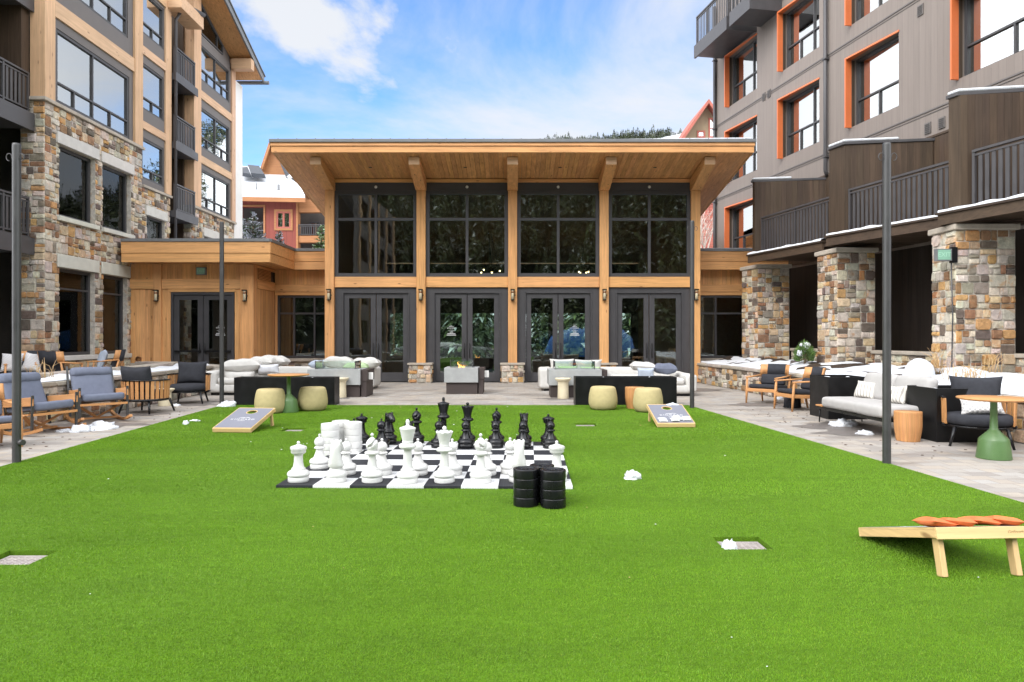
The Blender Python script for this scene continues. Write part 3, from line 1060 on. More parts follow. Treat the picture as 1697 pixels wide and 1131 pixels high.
def door_leaf(F, u0, u1, z1, n, parent, hinge, glass='wavy_glass', world=True, pull=True, bar=False):
    """glazed door leaf; hinge -1 left, 1 right"""
    st, tr, brl = 0.17, 0.16, 0.33
    m_ = MB()
    m_.fbox(F, u0, u0 + st, n - 0.06, n, 0.03, z1)
    m_.fbox(F, u1 - st, u1, n - 0.06, n, 0.03, z1)
    m_.fbox(F, u0 + st, u1 - st, n - 0.06, n, 0.03, brl)
    m_.fbox(F, u0 + st, u1 - st, n - 0.06, n, z1 - tr, z1)
    d = m_.build('door', 'frame_metal', parent, world, 0.004)
    MB().fbox(F, u0 + st - 0.02, u1 - st + 0.02, n - 0.036, n - 0.028, brl - 0.02, z1 - tr + 0.02).build('pane', glass, d)
    hu = u1 - 0.075 if hinge < 0 else u0 + 0.075
    if pull:
        h = MB()
        h.tube([F.p(hu, n + 0.06, 0.82), F.p(hu, n + 0.06, 1.32)], 0.014, 8)
        for z in (0.88, 1.26):
            h.tube([F.p(hu, n, z), F.p(hu, n + 0.06, z)], 0.01, 8)
        h.build('handle', 'black_steel', d)
    if bar:
        h = MB()
        h.fbox(F, u0 + 0.05, u1 - 0.05, n + 0.05, n + 0.09, 1.03, 1.09)
        h.fbox(F, u0 + 0.05, u0 + 0.10, n, n + 0.05, 1.035, 1.085)
        h.fbox(F, u1 - 0.10, u1 - 0.05, n, n + 0.05, 1.035, 1.085)
        h.tube([F.p(hu, n + 0.06, 1.0), F.p(hu, n + 0.06, 1.32)], 0.016, 8)
        h.build('handle', 'black_steel', d)
    return d


def peak(mb, F2, s_, z, t=0.002):
    """little mountain ridge mark: strokes above the resort name"""
    return mb


def door_sign(F, u, n, z, parent):
    """white vinyl sign: ridge mark, resort name, and small lines under it"""
    right, nn = F.u, F.n
    if F.u.cross(Vector((0, 0, 1))).dot(nn) < 0:
        right = -F.u
    rot = Matrix((( right.x, 0, nn.x), (right.y, 0, nn.y), (0, 1, 0))).to_4x4()
    def M(du, dz):
        return Matrix.Translation(F.p(u, n, z) + right * du + Vector((0, 0, dz))) @ rot
    text('KINDRED', 0.060, parent, 'white_ink', M(0, 0), spacing=1.12)
    text('RESORT', 0.026, parent, 'white_ink', M(0, -0.06), spacing=1.3)
    m_ = MB()
    P_ = lambda a, b_: F.p(u, n, z) + right * a * 0.78 + Vector((0, 0, b_ * 0.8))
    for (a, b_, c_, d_) in ((-0.10, 0.065, -0.02, 0.105), (-0.02, 0.105, 0.10, 0.065), (-0.04, 0.07, 0.03, 0.092)):
        m_.prism([P_(a, b_), P_(c_, d_), P_(c_, d_ - 0.014), P_(a, b_ - 0.014)], nn * 0.001)
    m_.prism([P_(-0.15, -0.108), P_(0.15, -0.108), P_(0.15, -0.115), P_(-0.15, -0.115)], nn * 0.001)
    m_.build('ridge_mark', 'white_ink', parent)
    m_ = MB()
    for (zz_, w_, h_) in ((-0.15, 0.07, 0.03), (-0.215, 0.17, 0.036), (-0.275, 0.20, 0.036)):
        a = -w_
        while a < w_:
            l_ = rnd.uniform(0.018, 0.03)
            m_.prism([P_(a, zz_), P_(min(a + l_, w_), zz_), P_(min(a + l_, w_), zz_ - h_), P_(a, zz_ - h_)], nn * 0.001)
            a += l_ + 0.007
    m_.build('small_print', 'white_ink', parent)


for i in range(4):
    a, b_ = COLS[i] + 0.151, COLS[i + 1] - 0.151
    mid = (a + b_) / 2
    m_ = MB()
    m_.fbox(FP, a, b_, -0.10, 0.10, 3.19, 3.535, tv(0.06))
    m_.build('beam', 'cedarX', pav, True, 0.006)
    MB().fbox(FP, a, b_, -0.10, 0.085, 6.70, SOF(YP) - 0.02, tv(0.05)).build('beam', 'cedarX', pav, True, 0.005)
    hp = MB().fbox(FP, a, b_, -0.10, 0.055, 6.42, 6.695).build('header_panel', 'frame_metal', pav, True)
    lt = MB().lathe([(0, 0.03), (0.035, 0.03), (0.05, 0.0)], 16)
    for j, q in enumerate(lt.v):
        lt.v[j] = (C0 + mid + q[0], YP - 0.056 - q[2], 6.55 + q[1])
    lt.build('spotlight', 'white_plastic', hp)
    window(FP, a, b_, 3.54, 6.415, 0.06, pav, (mid,), 5.47, (), 'wavy_glass', 0.12, 0.12, bar=0.09)
    # door set
    m_ = MB()
    wallbox(m_, FP, a, b_, 0.0, 3.185, -0.10, 0.03, [(mid - 1.08, mid + 1.08, 0.0, 2.99)])
    m_.fbox(FP, mid - 1.13, mid - 1.082, 0.031, 0.055, 0.0, 3.04)
    m_.fbox(FP, mid + 1.082, mid + 1.13, 0.031, 0.055, 0.0, 3.04)
    m_.fbox(FP, mid - 1.082, mid + 1.082, 0.031, 0.055, 2.992, 3.04)
    m_.build('door_surround', 'frame_metal', pav, True, 0.003)
    d1 = door_leaf(FP, mid - 1.075, mid - 0.012, 2.985, 0.0, pav, -1)
    d2 = door_leaf(FP, mid + 0.012, mid + 1.075, 2.985, 0.0, pav, 1)
    if i == 1:
        door_sign(FP, mid - 0.53, -0.025, 1.82, d1)
    if i == 2:
        door_sign(FP, mid + 0.56, -0.025, 1.82, d2)
# interior shell
m_ = MB()
for sx_ in (-1, 1):
    xw = C0 + sx_ * 6.25
    m_.prism([(xw - 0.1, YP + 0.16, -0.05), (xw - 0.1, 34, -0.05), (xw - 0.1, 34, SOF(34) - 0.02), (xw - 0.1, YP + 0.16, SOF(YP + 0.16) - 0.02)], (0.2, 0, 0))
m_.build('side_wall', 'soffitZ', pav, True)
m_ = MB()
FB = Frame((C0, 34, 0), (1, 0, 0), (0, -1, 0))
hs = []
for k in range(6):
    u = -6.0 + k * 2.02
    hs += [(u, u + 1.7, 0.5, 2.7), (u, u + 1.7, 3.9, 4.35)]
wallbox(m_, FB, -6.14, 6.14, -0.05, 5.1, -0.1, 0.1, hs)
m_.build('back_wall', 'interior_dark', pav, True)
m_ = MB()
for (a, b_, c_, d_) in hs:
    m_.fbox(FB, a, b_, -0.02, -0.01, c_, d_)
m_.build('pane', 'clear_glass', pav, True)
m_ = MB().box(C0 - 6.14, C0 + 6.14, YP + 0.12, 33.9, -0.04, 0.012)
m_.build('interior_floor', 'interior_floor', pav, True)

# ------------------------------------------------------------------ timber wings either side of the pavilion
YV, YW = 22.55, 24.56
FV = Frame((0, YV, 0), (1, 0, 0), (0, -1, 0))
FW = Frame((0, YW, 0), (1, 0, 0), (0, -1, 0))
XVL, XVR = -12.40, -8.40


def roof_l(parent, pts, fronts, snow=None):
    """flat wing roof: plan polygon, fascia on the listed front edges"""
    m_ = MB().prism([(x, y, 3.90) for x, y in pts], (0, 0, 0.60))
    r_ = m_.build('roof', 'soffitY', parent, True)
    m_ = MB()
    mc = MB()
    for (p0, p1) in fronts:
        p0, p1 = Vector((p0[0], p0[1], 0)), Vector((p1[0], p1[1], 0))
        d = (p1 - p0).normalized()
        n = Vector((d.y, -d.x, 0))
        F_ = Frame(p0, d, n)
        L = (p1 - p0).length
        m_.fbox(F_, -0.0, L, 0.002, 0.035, 3.865, 4.145, tv(0.05))
        m_.fbox(F_, -0.0, L, 0.002, 0.055, 4.150, 4.50, tv(0.05))
        mc.fbox(F_, -0.0, L + 0.0, -0.3, 0.085, 4.505, 4.60)
    m_.build('fascia', 'cedarX', r_, False, 0.004)
    mc.build('roof_edge', 'roof_metal', r_, False, 0.004)
    m_ = MB()
    for q in snow or []:
        m_.prism([(x, y, 4.505) for x, y in q], (0, 0, 0.14))
    if snow:
        m_.build('roof_snow', 'snow', r_, False, 0.03)
    return r_


wing = thing('entrance_wing', 'low cedar clad entrance wing with glazed double doors, left of the pavilion', 'building', (-10.4, YV, 0))
roof_l(wing, [(-12.22, 21.74), (-7.60, 21.74), (-7.60, 24.14), (-6.28, 24.14), (-6.28, 31), (-12.22, 31)],
       [((-12.22, 21.74), (-7.56, 21.74)), ((-7.60, 21.70), (-7.60, 24.14)), ((-7.56, 24.14), (-6.29, 24.14))],
       [[(-12.1, 22.2), (-8.0, 22.2), (-8.0, 30), (-12.1, 30)], [(-7.95, 24.6), (-6.4, 24.6), (-6.4, 30), (-7.95, 30)]])
m_ = MB()
wallbox(m_, FV, XVL, XVR, 0.0, 3.89, -0.20, -0.03, [(-11.07, -9.03, 0, 2.97)])
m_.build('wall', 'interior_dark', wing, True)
m_ = MB()
boards(m_, FV, XVL, -11.62, 0.68, 3.08, -0.028, 0.0, 0.16)
boards(m_, FV, -11.36, -11.09, 0.68, 3.08, -0.028, 0.0, 0.14)
boards(m_, FV, -9.01, -8.80, 0.02, 3.08, -0.028, 0.0, 0.14)
boards(m_, FV, XVL, -11.62, 3.41, 3.89, -0.028, 0.0, 0.16)
boards(m_, FV, -11.36, -8.80, 3.41, 3.89, -0.028, 0.0, 0.16)
m_.build('cladding', 'cedarZ', wing, True)
each('post', 'cedarZ', wing, [(FV, -11.615, -11.365, -0.02, 0.09, 0.68, 3.88, tv(0.05)), (FV, -8.795, -8.40, -0.02, 0.09, 0.02, 3.88, (1.0, 0.95, 0.95))], 0.006)
each('beam', 'cedarX', wing, [(FV, XVL, -11.62, -0.02, 0.05, 3.085, 3.405, tv(0.05)), (FV, -11.36, -8.80, -0.02, 0.05, 3.085, 3.405, tv(0.05)), (FV, -11.15, -8.98, 0.002, 0.03, 2.985, 3.08, tv(0.05))], 0.005)
# return wall facing the pavilion side
FRt = Frame((XVR, YV, 0), (0, 1, 0), (1, 0, 0))
m_ = MB()
m_.fbox(FRt, 0.0, YW - YV, -0.2, -0.03, 0.0, 3.89)
m_.build('wall', 'interior_dark', wing, True)
m_ = MB()
boards(m_, FRt, 0.285, YW - YV, 0.02, 3.12, -0.028, 0.0, 0.14)
m_.build('cladding', 'soffitZ', wing, True)
each('post', 'cedarZ', wing, [(FRt, -0.088, 0.28, -0.028, 0.03, 0.02, 3.86, (0.92, 0.88, 0.92))], 0.005)
each('beam', 'cedarY', wing, [(FRt, 0.30, YW - YV, -0.02, 0.035, 3.125, 3.36), (FRt, 0.30, YW - YV, -0.02, 0.02, 3.365, 3.44), (FRt, 0.0, YW - YV, -0.02, 0.02, 3.80, 3.885)])
m_ = MB()
m_.fbox(FRt, 0.35, 1.6, -0.02, 0.0, 3.445, 3.795, (0.3, 0.3, 0.3))
for k in range(7):
    z = 3.46 + k * 0.048
    m_.prism([FRt.p(0.4, 0.002, z), FRt.p(0.4, 0.035, z - 0.01), FRt.p(0.4, 0.035, z + 0.005), FRt.p(0.4, 0.002, z + 0.03)], (0, 1.15, 0))
m_.build('louvre', 'cedarY', wing, True)
# window wall
def window_wall(parent, x0, x1, wx0, wx1, mull, zbase=0.72):
    m_ = MB()
    wallbox(m_, FW, x0, x1, 0.0, 3.89, -0.22, -0.03, [(wx0, wx1, 0.80, 2.99)])
    m_.build('wall', 'interior_dark', parent, True)
    m_ = MB()
    boards(m_, FW, x0, x1, 3.38, 3.89, -0.028, 0.0, 0.14)
    if wx0 - x0 > 0.05:
        m_.fbox(FW, x0 + 0.005, wx0, -0.028, 0.02, 0.78, 3.07, tv())
    if x1 - wx1 > 0.05:
        m_.fbox(FW, wx1, x1, -0.028, 0.02, 0.78, 3.07, tv())
    m_.build('cladding', 'cedarZ', parent, True)
    each('beam', 'cedarX', parent, [(FW, x0 + 0.004, x1, -0.02, 0.05, 3.12, 3.375, tv(0.05)), (FW, x0 + 0.004, x1, -0.02, 0.025, 3.0, 3.115, tv(0.05))], 0.005)
    ms = MB().fbox(FW, x0 + 0.004, x1, -0.02, 0.02, 0.0, 0.66, (0.50, 0.46, 0.40))
    stones(ms, FW, x0 + 0.01, x1, 0.0, 0.66, 0.02, size=(0.4, 0.25))
    ms.build('stone_base', 'stone', parent, True)
    MB().fbox(FW, x0 + 0.004, x1, -0.02, 0.16, 0.665, 0.775).build('sill', 'cap_stone', parent, True, 0.01)
    window(FW, wx0, wx1, 0.79, 2.99, -0.02, parent, mull, 2.36, (), 'wavy_glass', 0.07, 0.1, bar=0.06)


window_wall(wing, XVR + 0.01, -6.27, -8.30, -6.32, (-7.72, -7.0))
m_ = MB().box(-12.3, -6.3, 24.75, 24.85, 0, 3.89).box(-12.3, -8.42, 24.0, 24.1, 0, 3.85)
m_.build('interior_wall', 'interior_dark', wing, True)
d1 = door_leaf(FV, -11.06 + 0.06, -10.06, 2.89, -0.03, wing, -1, 'wavy_glass', True, False, True)
d2 = door_leaf(FV, -10.04, -9.04 - 0.06, 2.89, -0.03, wing, 1, 'wavy_glass', True, False, True)
door_sign(FV, -9.50, -0.05, 1.82, d2)
m_ = MB()
m_.fbox(FV, -11.07, -11.002, -0.12, 0.02, 0.0, 2.97)
m_.fbox(FV, -9.098, -9.03, -0.12, 0.02, 0.0, 2.97)
m_.fbox(FV, -11.002, -9.098, -0.12, 0.02, 2.895, 2.97)
m_.build('door_frame', 'frame_metal', wing, True)
ms = MB().fbox(FV, XVL, -11.09, -0.02, 0.02, 0.0, 0.6, (0.50, 0.46, 0.40))
stones(ms, FV, XVL, -11.09, 0.0, 0.60, 0.02, size=(0.4, 0.25))
ms.build('stone_base', 'stone', wing, True)
MB().fbox(FV, XVL, -11.09, -0.02, 0.16, 0.605, 0.675).build('sill', 'cap_stone', wing, True, 0.01)
m_ = MB()
q = FV.p(-12.12, 0.0, 0.81)
for k in range(16):
    a, b_ = 2 * PI * k / 16, 2 * PI * (k + 1) / 16
    pts = [q + Vector((math.cos(a) * r_, 0, math.sin(a) * r_)) for r_ in (0.055, 0.085)] + [q + Vector((math.cos(b_) * r_, 0, math.sin(b_) * r_)) for r_ in (0.085, 0.055)]
    m_.prism(pts, (0, -0.07, 0))
m_.build('vent_pipe', 'copper', wing, True)

rwing = thing('timber_wing', 'narrow cedar wing with a dark window, right of the pavilion', 'building', (7.9, YW, 0))
roof_l(rwing, [(6.32, 24.14), (9.6, 24.14), (9.0, 29.0), (6.32, 29.0)], [((6.32, 24.14), (9.6, 24.14))], [[(6.8, 24.3), (9.3, 24.3), (8.8, 28.5), (6.8, 28.5)]])
window_wall(rwing, 6.33, 9.4, 6.42, 9.2, (7.22, 8.2))
MB().box(6.35, 9.3, 26.5, 26.6, 0, 3.88).build('interior_wall', 'interior_dark', rwing, True)

# ------------------------------------------------------------------ left apartment building
XL = -12.41
FL = Frame((XL, 0, 0), (0, 1, 0), (1, 0, 0))
lb = thing('apartment_building', 'tall stone and timber framed apartment building with big windows, along the left side', 'building', (XL, 25, 0))
MORT = (0.50, 0.46, 0.40)
hA = [(19.0, 20.66, 4.84, 6.81), (21.02, 22.6, 4.84, 6.81), (19.0, 20.64, 1.0, 3.43), (21.05, 22.38, 1.0, 3.43)]
ms = MB()
wallbox(ms, FL, 18.4, 23.25, 0, 7.78, -0.35, 0.0, hA, MORT)
lint = [(18.88, 20.8, 6.81, 7.14), (20.92, 22.72, 6.81, 7.14), (18.88, 20.8, 3.43, 3.80), (20.92, 22.5, 3.43, 3.80), (18.9, 20.74, 4.70, 4.84), (20.95, 22.68, 4.70, 4.84), (18.9, 20.74, 0.86, 1.0), (20.95, 22.48, 0.86, 1.0)]
rgs = random.Random(11)
stones(ms, FL, 18.42, 23.25, 0.0, 7.78, 0.0, hA + lint, (0.46, 0.32), rgs)
FE = Frame((XL, 18.4, 0), (1, 0, 0), (0, -1, 0))
ms.fbox(FE, -0.62, -0.352, -0.3, 0.0, 0, 7.78, MORT)
stones(ms, FE, -0.62, 0.03, 0.0, 7.78, 0.0, (), (0.46, 0.32), rgs)
ms.build('stone_wall', 'stone', lb, True)
for k, (a, b_, c_, d_) in enumerate(lint):
    each('lintel' if k < 4 else 'sill', 'concrete', lb, [(FL, a + 0.006, b_ - 0.006, -0.02, 0.06 if k < 4 else 0.11, c_ + 0.005, d_ - 0.005, tv(0.05))], 0.012)
m_ = MB()
m_.fbox(FL, 18.3, 23.3, -0.3, 0.10, 7.785, 7.88)
m_.fbox(FE, -0.7, -0.302, -0.4, 0.10, 7.785, 7.88)
m_.build('stone_sill', 'cap_stone', lb, True, 0.012)
for (a, b_, c_, d_) in hA[:2]:
    window(FL, a, b_, c_, d_, -0.14, lb, (), None, (), 'glass', 0.09, 0.1)
for (a, b_, c_, d_) in hA[2:]:
    window(FL, a, b_, c_, d_, -0.14, lb, (), 2.87, (), 'glass', 0.09, 0.1)
m_ = MB()
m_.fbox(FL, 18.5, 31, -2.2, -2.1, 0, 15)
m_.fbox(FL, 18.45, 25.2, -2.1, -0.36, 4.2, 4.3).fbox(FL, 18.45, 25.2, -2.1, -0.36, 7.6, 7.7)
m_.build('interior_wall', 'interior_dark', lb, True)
# upper storeys of the near bay
m_ = MB()
W1 = (18.9, 22.5, 7.93, 9.94)
W2 = (18.9, 22.42, 11.17, 13.2)
wallbox(m_, FL, 18.78, 22.72, 7.88, 14.0, -0.30, 0.0, [W1, W2])
m_.build('wall_panel', 'panel_grey', lb, True)
window(FL, *W1, -0.02, lb, (20.6,), 8.49, (19.72, 21.5), 'sky_glass', 0.08, 0.1)
window(FL, *W2, -0.02, lb, (20.6,), 11.75, (19.72, 21.5), 'sky_glass', 0.08, 0.1)
each('timber_post', 'pale_timberZ', lb, [(FL, 18.35, 18.775, -0.34, 0.06, 7.885, 14.2, tv(0.04)), (FL, 22.725, 23.2, -0.25, 0.08, 7.885, 14.2, tv(0.04)), (FL, 24.78, 25.2, -0.25, 0.05, 6.66, 14.2, tv(0.04)),
                                         (FL, 26.92, 27.55, -0.3, 0.08, 6.66, 15.0, tv(0.04)), (FL, 30.62, 31.0, -0.3, 0.07, 6.66, 13.8, tv(0.04))], 0.008)
for (a, b_, c_, d_) in ((18.78, 22.72, 10.2, 10.64), (23.205, 24.775, 8.52, 8.78), (23.205, 24.775, 11.02, 11.3), (27.555, 30.615, 8.46, 8.76), (27.555, 30.615, 11.03, 11.36), (18.78, 22.72, 13.5, 13.9), (23.205, 24.775, 13.3, 13.6)):
    each('timber_beam', 'pale_timberY', lb, [(FL, a, b_, -0.1, 0.055, c_, d_, tv(0.05))], 0.008)
each('timber_beam', 'pale_timberX', lb, [(FL, 24.9, 26.7, -0.1, 0.55, 13.35, 13.8), (FL, 30.5, 30.85, 0.08, 0.95, 13.32, 13.78)], 0.008)
# second bay: narrow windows
hB = [(23.28, 24.72, 6.86, 8.24), (23.28, 24.72, 9.2, 10.75), (23.28, 24.72, 11.75, 13.2)]
m_ = MB()
wallbox(m_, FL, 23.205, 24.775, 6.655, 13.99, -0.30, 0.0, hB)
m_.build('wall_panel', 'panel_grey', lb, True)
for q, tr_ in zip(hB, (7.2, 9.62, 12.15)):
    window(FL, *q, -0.02, lb, (), tr_, (24.0,), 'sky_glass', 0.07, 0.1)
ms = MB()
hS = [(23.62, 24.85, 4.3, 5.67), (28.0, 30.2, 3.6, 5.6)]
wallbox(ms, FL, 23.255, 25.2, 0, 6.56, -0.35, -0.03, hS[:1], MORT)
stones(ms, FL, 23.26, 25.2, 3.0, 6.56, -0.03, hS[:1] + [(23.5, 24.95, 5.67, 6.0)], (0.4, 0.28), rgs)
wallbox(ms, FL, 26.9, 31.0, 0, 6.56, -0.35, -0.03, hS[1:], MORT)
stones(ms, FL, 26.9, 31.0, 3.0, 6.56, -0.03, hS[1:] + [(27.9, 30.3, 5.6, 5.95)], (0.4, 0.28), rgs)
FE2 = Frame((XL - 0.03, 26.9, 0), (1, 0, 0), (0, -1, 0))
stones(ms, FE2, -0.32, 0.02, 3.0, 6.56, 0.0, (), (0.4, 0.28), rgs)
ms.build('stone_wall', 'stone', lb, True)
each('lintel', 'concrete', lb, [(FL, 23.505, 24.945, -0.05, 0.04, 5.675, 5.995), (FL, 27.905, 30.295, -0.05, 0.04, 5.605, 5.945)], 0.01)
each('stone_sill', 'cap_stone', lb, [(FL, 23.305, 25.25, -0.3, 0.07, 6.565, 6.65), (FL, 26.85, 31.05, -0.36, 0.10, 6.565, 6.65)], 0.01)
window(FL, *hS[0], -0.12, lb, (), 4.9, (24.2,), 'glass', 0.07, 0.1)
window(FL, *hS[1], -0.12, lb, (29.1,), 4.9, (), 'glass', 0.07, 0.1)
# third bay
hC = [(27.66, 30.46, 6.72, 8.25), (27.66, 30.46, 9.1, 10.7), (27.66, 30.46, 11.8, 13.2)]
m_ = MB()
wallbox(m_, FL, 27.555, 30.615, 6.655, 13.6, -0.30, 0.0, hC)
m_.prism([FL.p(27.555, -0.3, 13.6), FL.p(30.615, -0.3, 13.6), FL.p(30.615, -0.3, 13.88), FL.p(27.555, -0.3, 15.05)], (0.26, 0, 0))
m_.build('wall_panel', 'panel_grey', lb, True)
for q, tr_ in zip(hC, (7.15, 9.55, 12.25)):
    window(FL, *q, -0.02, lb, (29.1,), tr_, (28.35, 29.8), 'sky_glass', 0.07, 0.1)
m_ = MB()
gw = [FL.p(27.7, -0.035, 13.66), FL.p(29.75, -0.035, 13.66), FL.p(29.75, -0.035, 14.02), FL.p(27.7, -0.035, 14.78)]
m_.prism(gw, (0.012, 0, 0))
g_ = m_.build('gable_window', 'glass', lb, True)
m_ = MB()
for a, b_ in zip(gw, gw[1:] + gw[:1]):
    m_.bar(a + Vector((0.02, 0, 0)), b_ + Vector((0.02, 0, 0)), 0.07, 0.07, up=(1, 0, 0))
m_.bar(gw[0] + Vector((0.02, 1.5, 0)), gw[0] + Vector((0.02, 1.5, 0.53)), 0.06, 0.06, up=(1, 0, 0))
m_.build('window_frame', 'frame_metal', g_)
# recess balconies between second and third bay
m_ = MB()
m_.fbox(FL, 25.2, 26.9, -1.7, -1.6, 4.5, 14.0)
m_.fbox(FL, 25.2, 25.3, -1.6, -0.3, 4.5, 14.0)
m_.fbox(FL, 26.8, 26.9, -1.6, -0.3, 4.5, 14.0)
m_.build('recess_wall', 'brown_boardsZ', lb, True)
for zb in (5.9, 8.4, 10.9):
    m_ = MB()
    m_.fbox(FL, 25.25, 26.95, -1.6, 0.16, zb, zb + 0.24)
    m_.fbox(FL, 25.22, 27.0, 0.162, 0.2, zb - 0.04, zb + 0.26)
    b0 = m_.build('balcony', 'rail_metal', lb, True)
    railing(FL, 25.28, 26.88, 0.10, zb + 0.24, zb + 1.24, b0, world=False, pick=0.13, pw=0.06)
    window(FL, 25.4, 26.7, zb + 0.3, zb + 2.1, -1.58, lb, (26.0,), None, (), 'glass', 0.08, 0.02)
# balconies at the near left end
m_ = MB()
m_.fbox(FL, 9.0, 18.4, -2.0, -1.9, 0, 14.0)
m_.fbox(FL, 18.06, 18.34, -1.9, -0.36, 7.5, 14.0)
m_.build('recess_wall', 'brown_boardsZ', lb, True)
for zb, zt in ((3.69, 4.17), (6.96, 7.46), (10.1, 10.55)):
    m_ = MB()
    m_.fbox(FL, 9.0, 18.3, -1.9, -0.30, zb + 0.06, zt)
    m_.fbox(FL, 9.0, 18.36, -0.296, -0.22, zb, zt - 0.04)
    b0 = m_.build('balcony', 'rail_metal', lb, True)
    railing(FL, 12.0, 18.3, -0.36, zt, zt + 1.03, b0, world=False, pick=0.15, pw=0.08)
    window(FL, 14.0, 17.9, zt + 0.02, zt + 2.3, -1.88, lb, (16.0,), None, (), 'glass', 0.1, 0.02)
window(FL, 12.0, 17.9, 0.9, 3.4, -1.88, lb, (15.0,), 2.8, (), 'glass', 0.1, 0.02)
# the same building carried on behind the camera (it shows in the pavilion glass)
m_ = MB()
hX = [(-25.0 + 4 * k, -22.2 + 4 * k, z, z + 2.0) for k in range(4) for z in (1.0, 4.2, 7.9, 11.0)]
wallbox(m_, FL, -26.0, -9.0, 0, 14.0, -0.3, 0.0, hX)
m_.build('wall_panel', 'panel_grey', lb, True)
for q in hX:
    window(FL, *q, -0.03, lb, ((q[0] + q[1]) / 2,), q[2] + 0.6, (), 'glass', 0.08, 0.1)
each('timber_post', 'pale_timberZ', lb, [(FL, -26.0 + 4 * k, -25.5 + 4 * k, 0.002, 0.10, 0.0, 14.0) for k in range(5)], 0.0)
MB().fbox(FL, -26, -9, -1.6, -1.5, 0, 14).build('interior_wall', 'interior_dark', lb, True)
# roof over the third bay, end wall, gutters
rp = []
z_at = lambda u: 15.02 - 0.385 * (u - 27.7)
m_ = MB()
m_.prism([FL.p(24.5, -4, z_at(24.5)), FL.p(32.0, -4, z_at(32.0)), FL.p(32.0, -4, z_at(32.0) + 0.22), FL.p(24.5, -4, z_at(24.5) + 0.22)], (4.9, 0, 0))
r_ = m_.build('gable_roof', 'soffitY', lb, True)
m_ = MB()
m_.prism([FL.p(24.5, 0.902, z_at(24.5) - 0.05), FL.p(32.05, 0.902, z_at(32.05) - 0.05), FL.p(32.05, 0.902, z_at(32.05) + 0.24), FL.p(24.5, 0.902, z_at(24.5) + 0.24)], (0.07, 0, 0))
m_.prism([FL.p(24.5, -4, z_at(24.5) + 0.222), FL.p(32.1, -4, z_at(32.1) + 0.222), FL.p(32.1, -4, z_at(32.1) + 0.27), FL.p(24.5, -4, z_at(24.5) + 0.27)], (5.02, 0, 0))
m_.tube([FL.p(32.15, -1.5, z_at(32.1) - 0.02), FL.p(32.15, 1.15, z_at(32.1) - 0.02)], 0.09, 8)
m_.build('roof_edge', 'roof_metal', r_)
MB().fbox(FL, 31.002, 31.95, -3.0, 0.0, 0.0, 13.05).build('end_wall', 'white_wall', lb, True)
MB().tube([FL.p(25.36, 0.30, 13.4), FL.p(25.33, 0.14, 13.1), FL.p(25.33, 0.12, 4.7)], 0.055, 10).build('downpipe', 'rail_metal', lb, True)
MB().tube([FL.p(25.36, 0.1, 13.85), FL.p(26.6, 0.62, 13.85)], 0.08, 8).build('gutter', 'rail_metal', lb, True)

# ------------------------------------------------------------------ right apartment building
FR = Frame((10.17, 21.2, 0), (-0.184, 1, 0), (-1, -0.184, 0))
uD = lambda D: (D - 21.2) * 1.0168
rb = thing('apartment_building', 'grey clad apartment building with orange window trim, along the right side', 'building', (10.17, 21.2, 0))
UE = uD(29.4)
RW = []            # (far D, near D, z0, z1)
for (df, dn, mull) in ((17.0, 14.3, None), (20.9, 18.98, None), (24.5, 22.45, None), (28.3, 26.2, None)):
    for zb in ((4.75, 7.84, 10.92) if df > 26 else (7.84, 10.92)):
        RW.append((uD(dn), uD(df), zb, zb + 2.02))
m_ = MB()
# draw in the wall's own frame so that the cladding joints follow the wall
FRL = Frame((0, 0, 0), (0, 1, 0), (-1, 0, 0))
wallbox(m_, FRL, uD(9.0), UE, 3.9, 16.0, -0.35, 0.0, RW)
wl_ = m_.build('wall', 'grey_cladding', rb)
RROT = math.atan2(0.184, 1.0)
wl_.rotation_euler[2] = RROT
m_ = MB()
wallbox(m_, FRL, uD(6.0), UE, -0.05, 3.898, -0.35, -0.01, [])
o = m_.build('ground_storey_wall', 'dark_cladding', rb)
o.rotation_euler[2] = RROT
m_ = MB()
for z in (4.32, 7.36, 10.46, 13.5):
    m_.fbox(FR, uD(9), UE, 0.0, 0.022, z - 0.02, z + 0.02)
    m_.fbox(FR, uD(9), UE, 0.0, 0.016, z - 0.09, z - 0.075)
m_.fbox(FR, UE, UE + 0.012, -0.35, 0.03, 3.9, 16)
m_.build('joint_trim', 'panel_grey', rb, True)
m_ = MB()
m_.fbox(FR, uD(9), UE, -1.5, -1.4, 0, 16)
m_.build('interior_wall', 'interior_dark', rb, True)
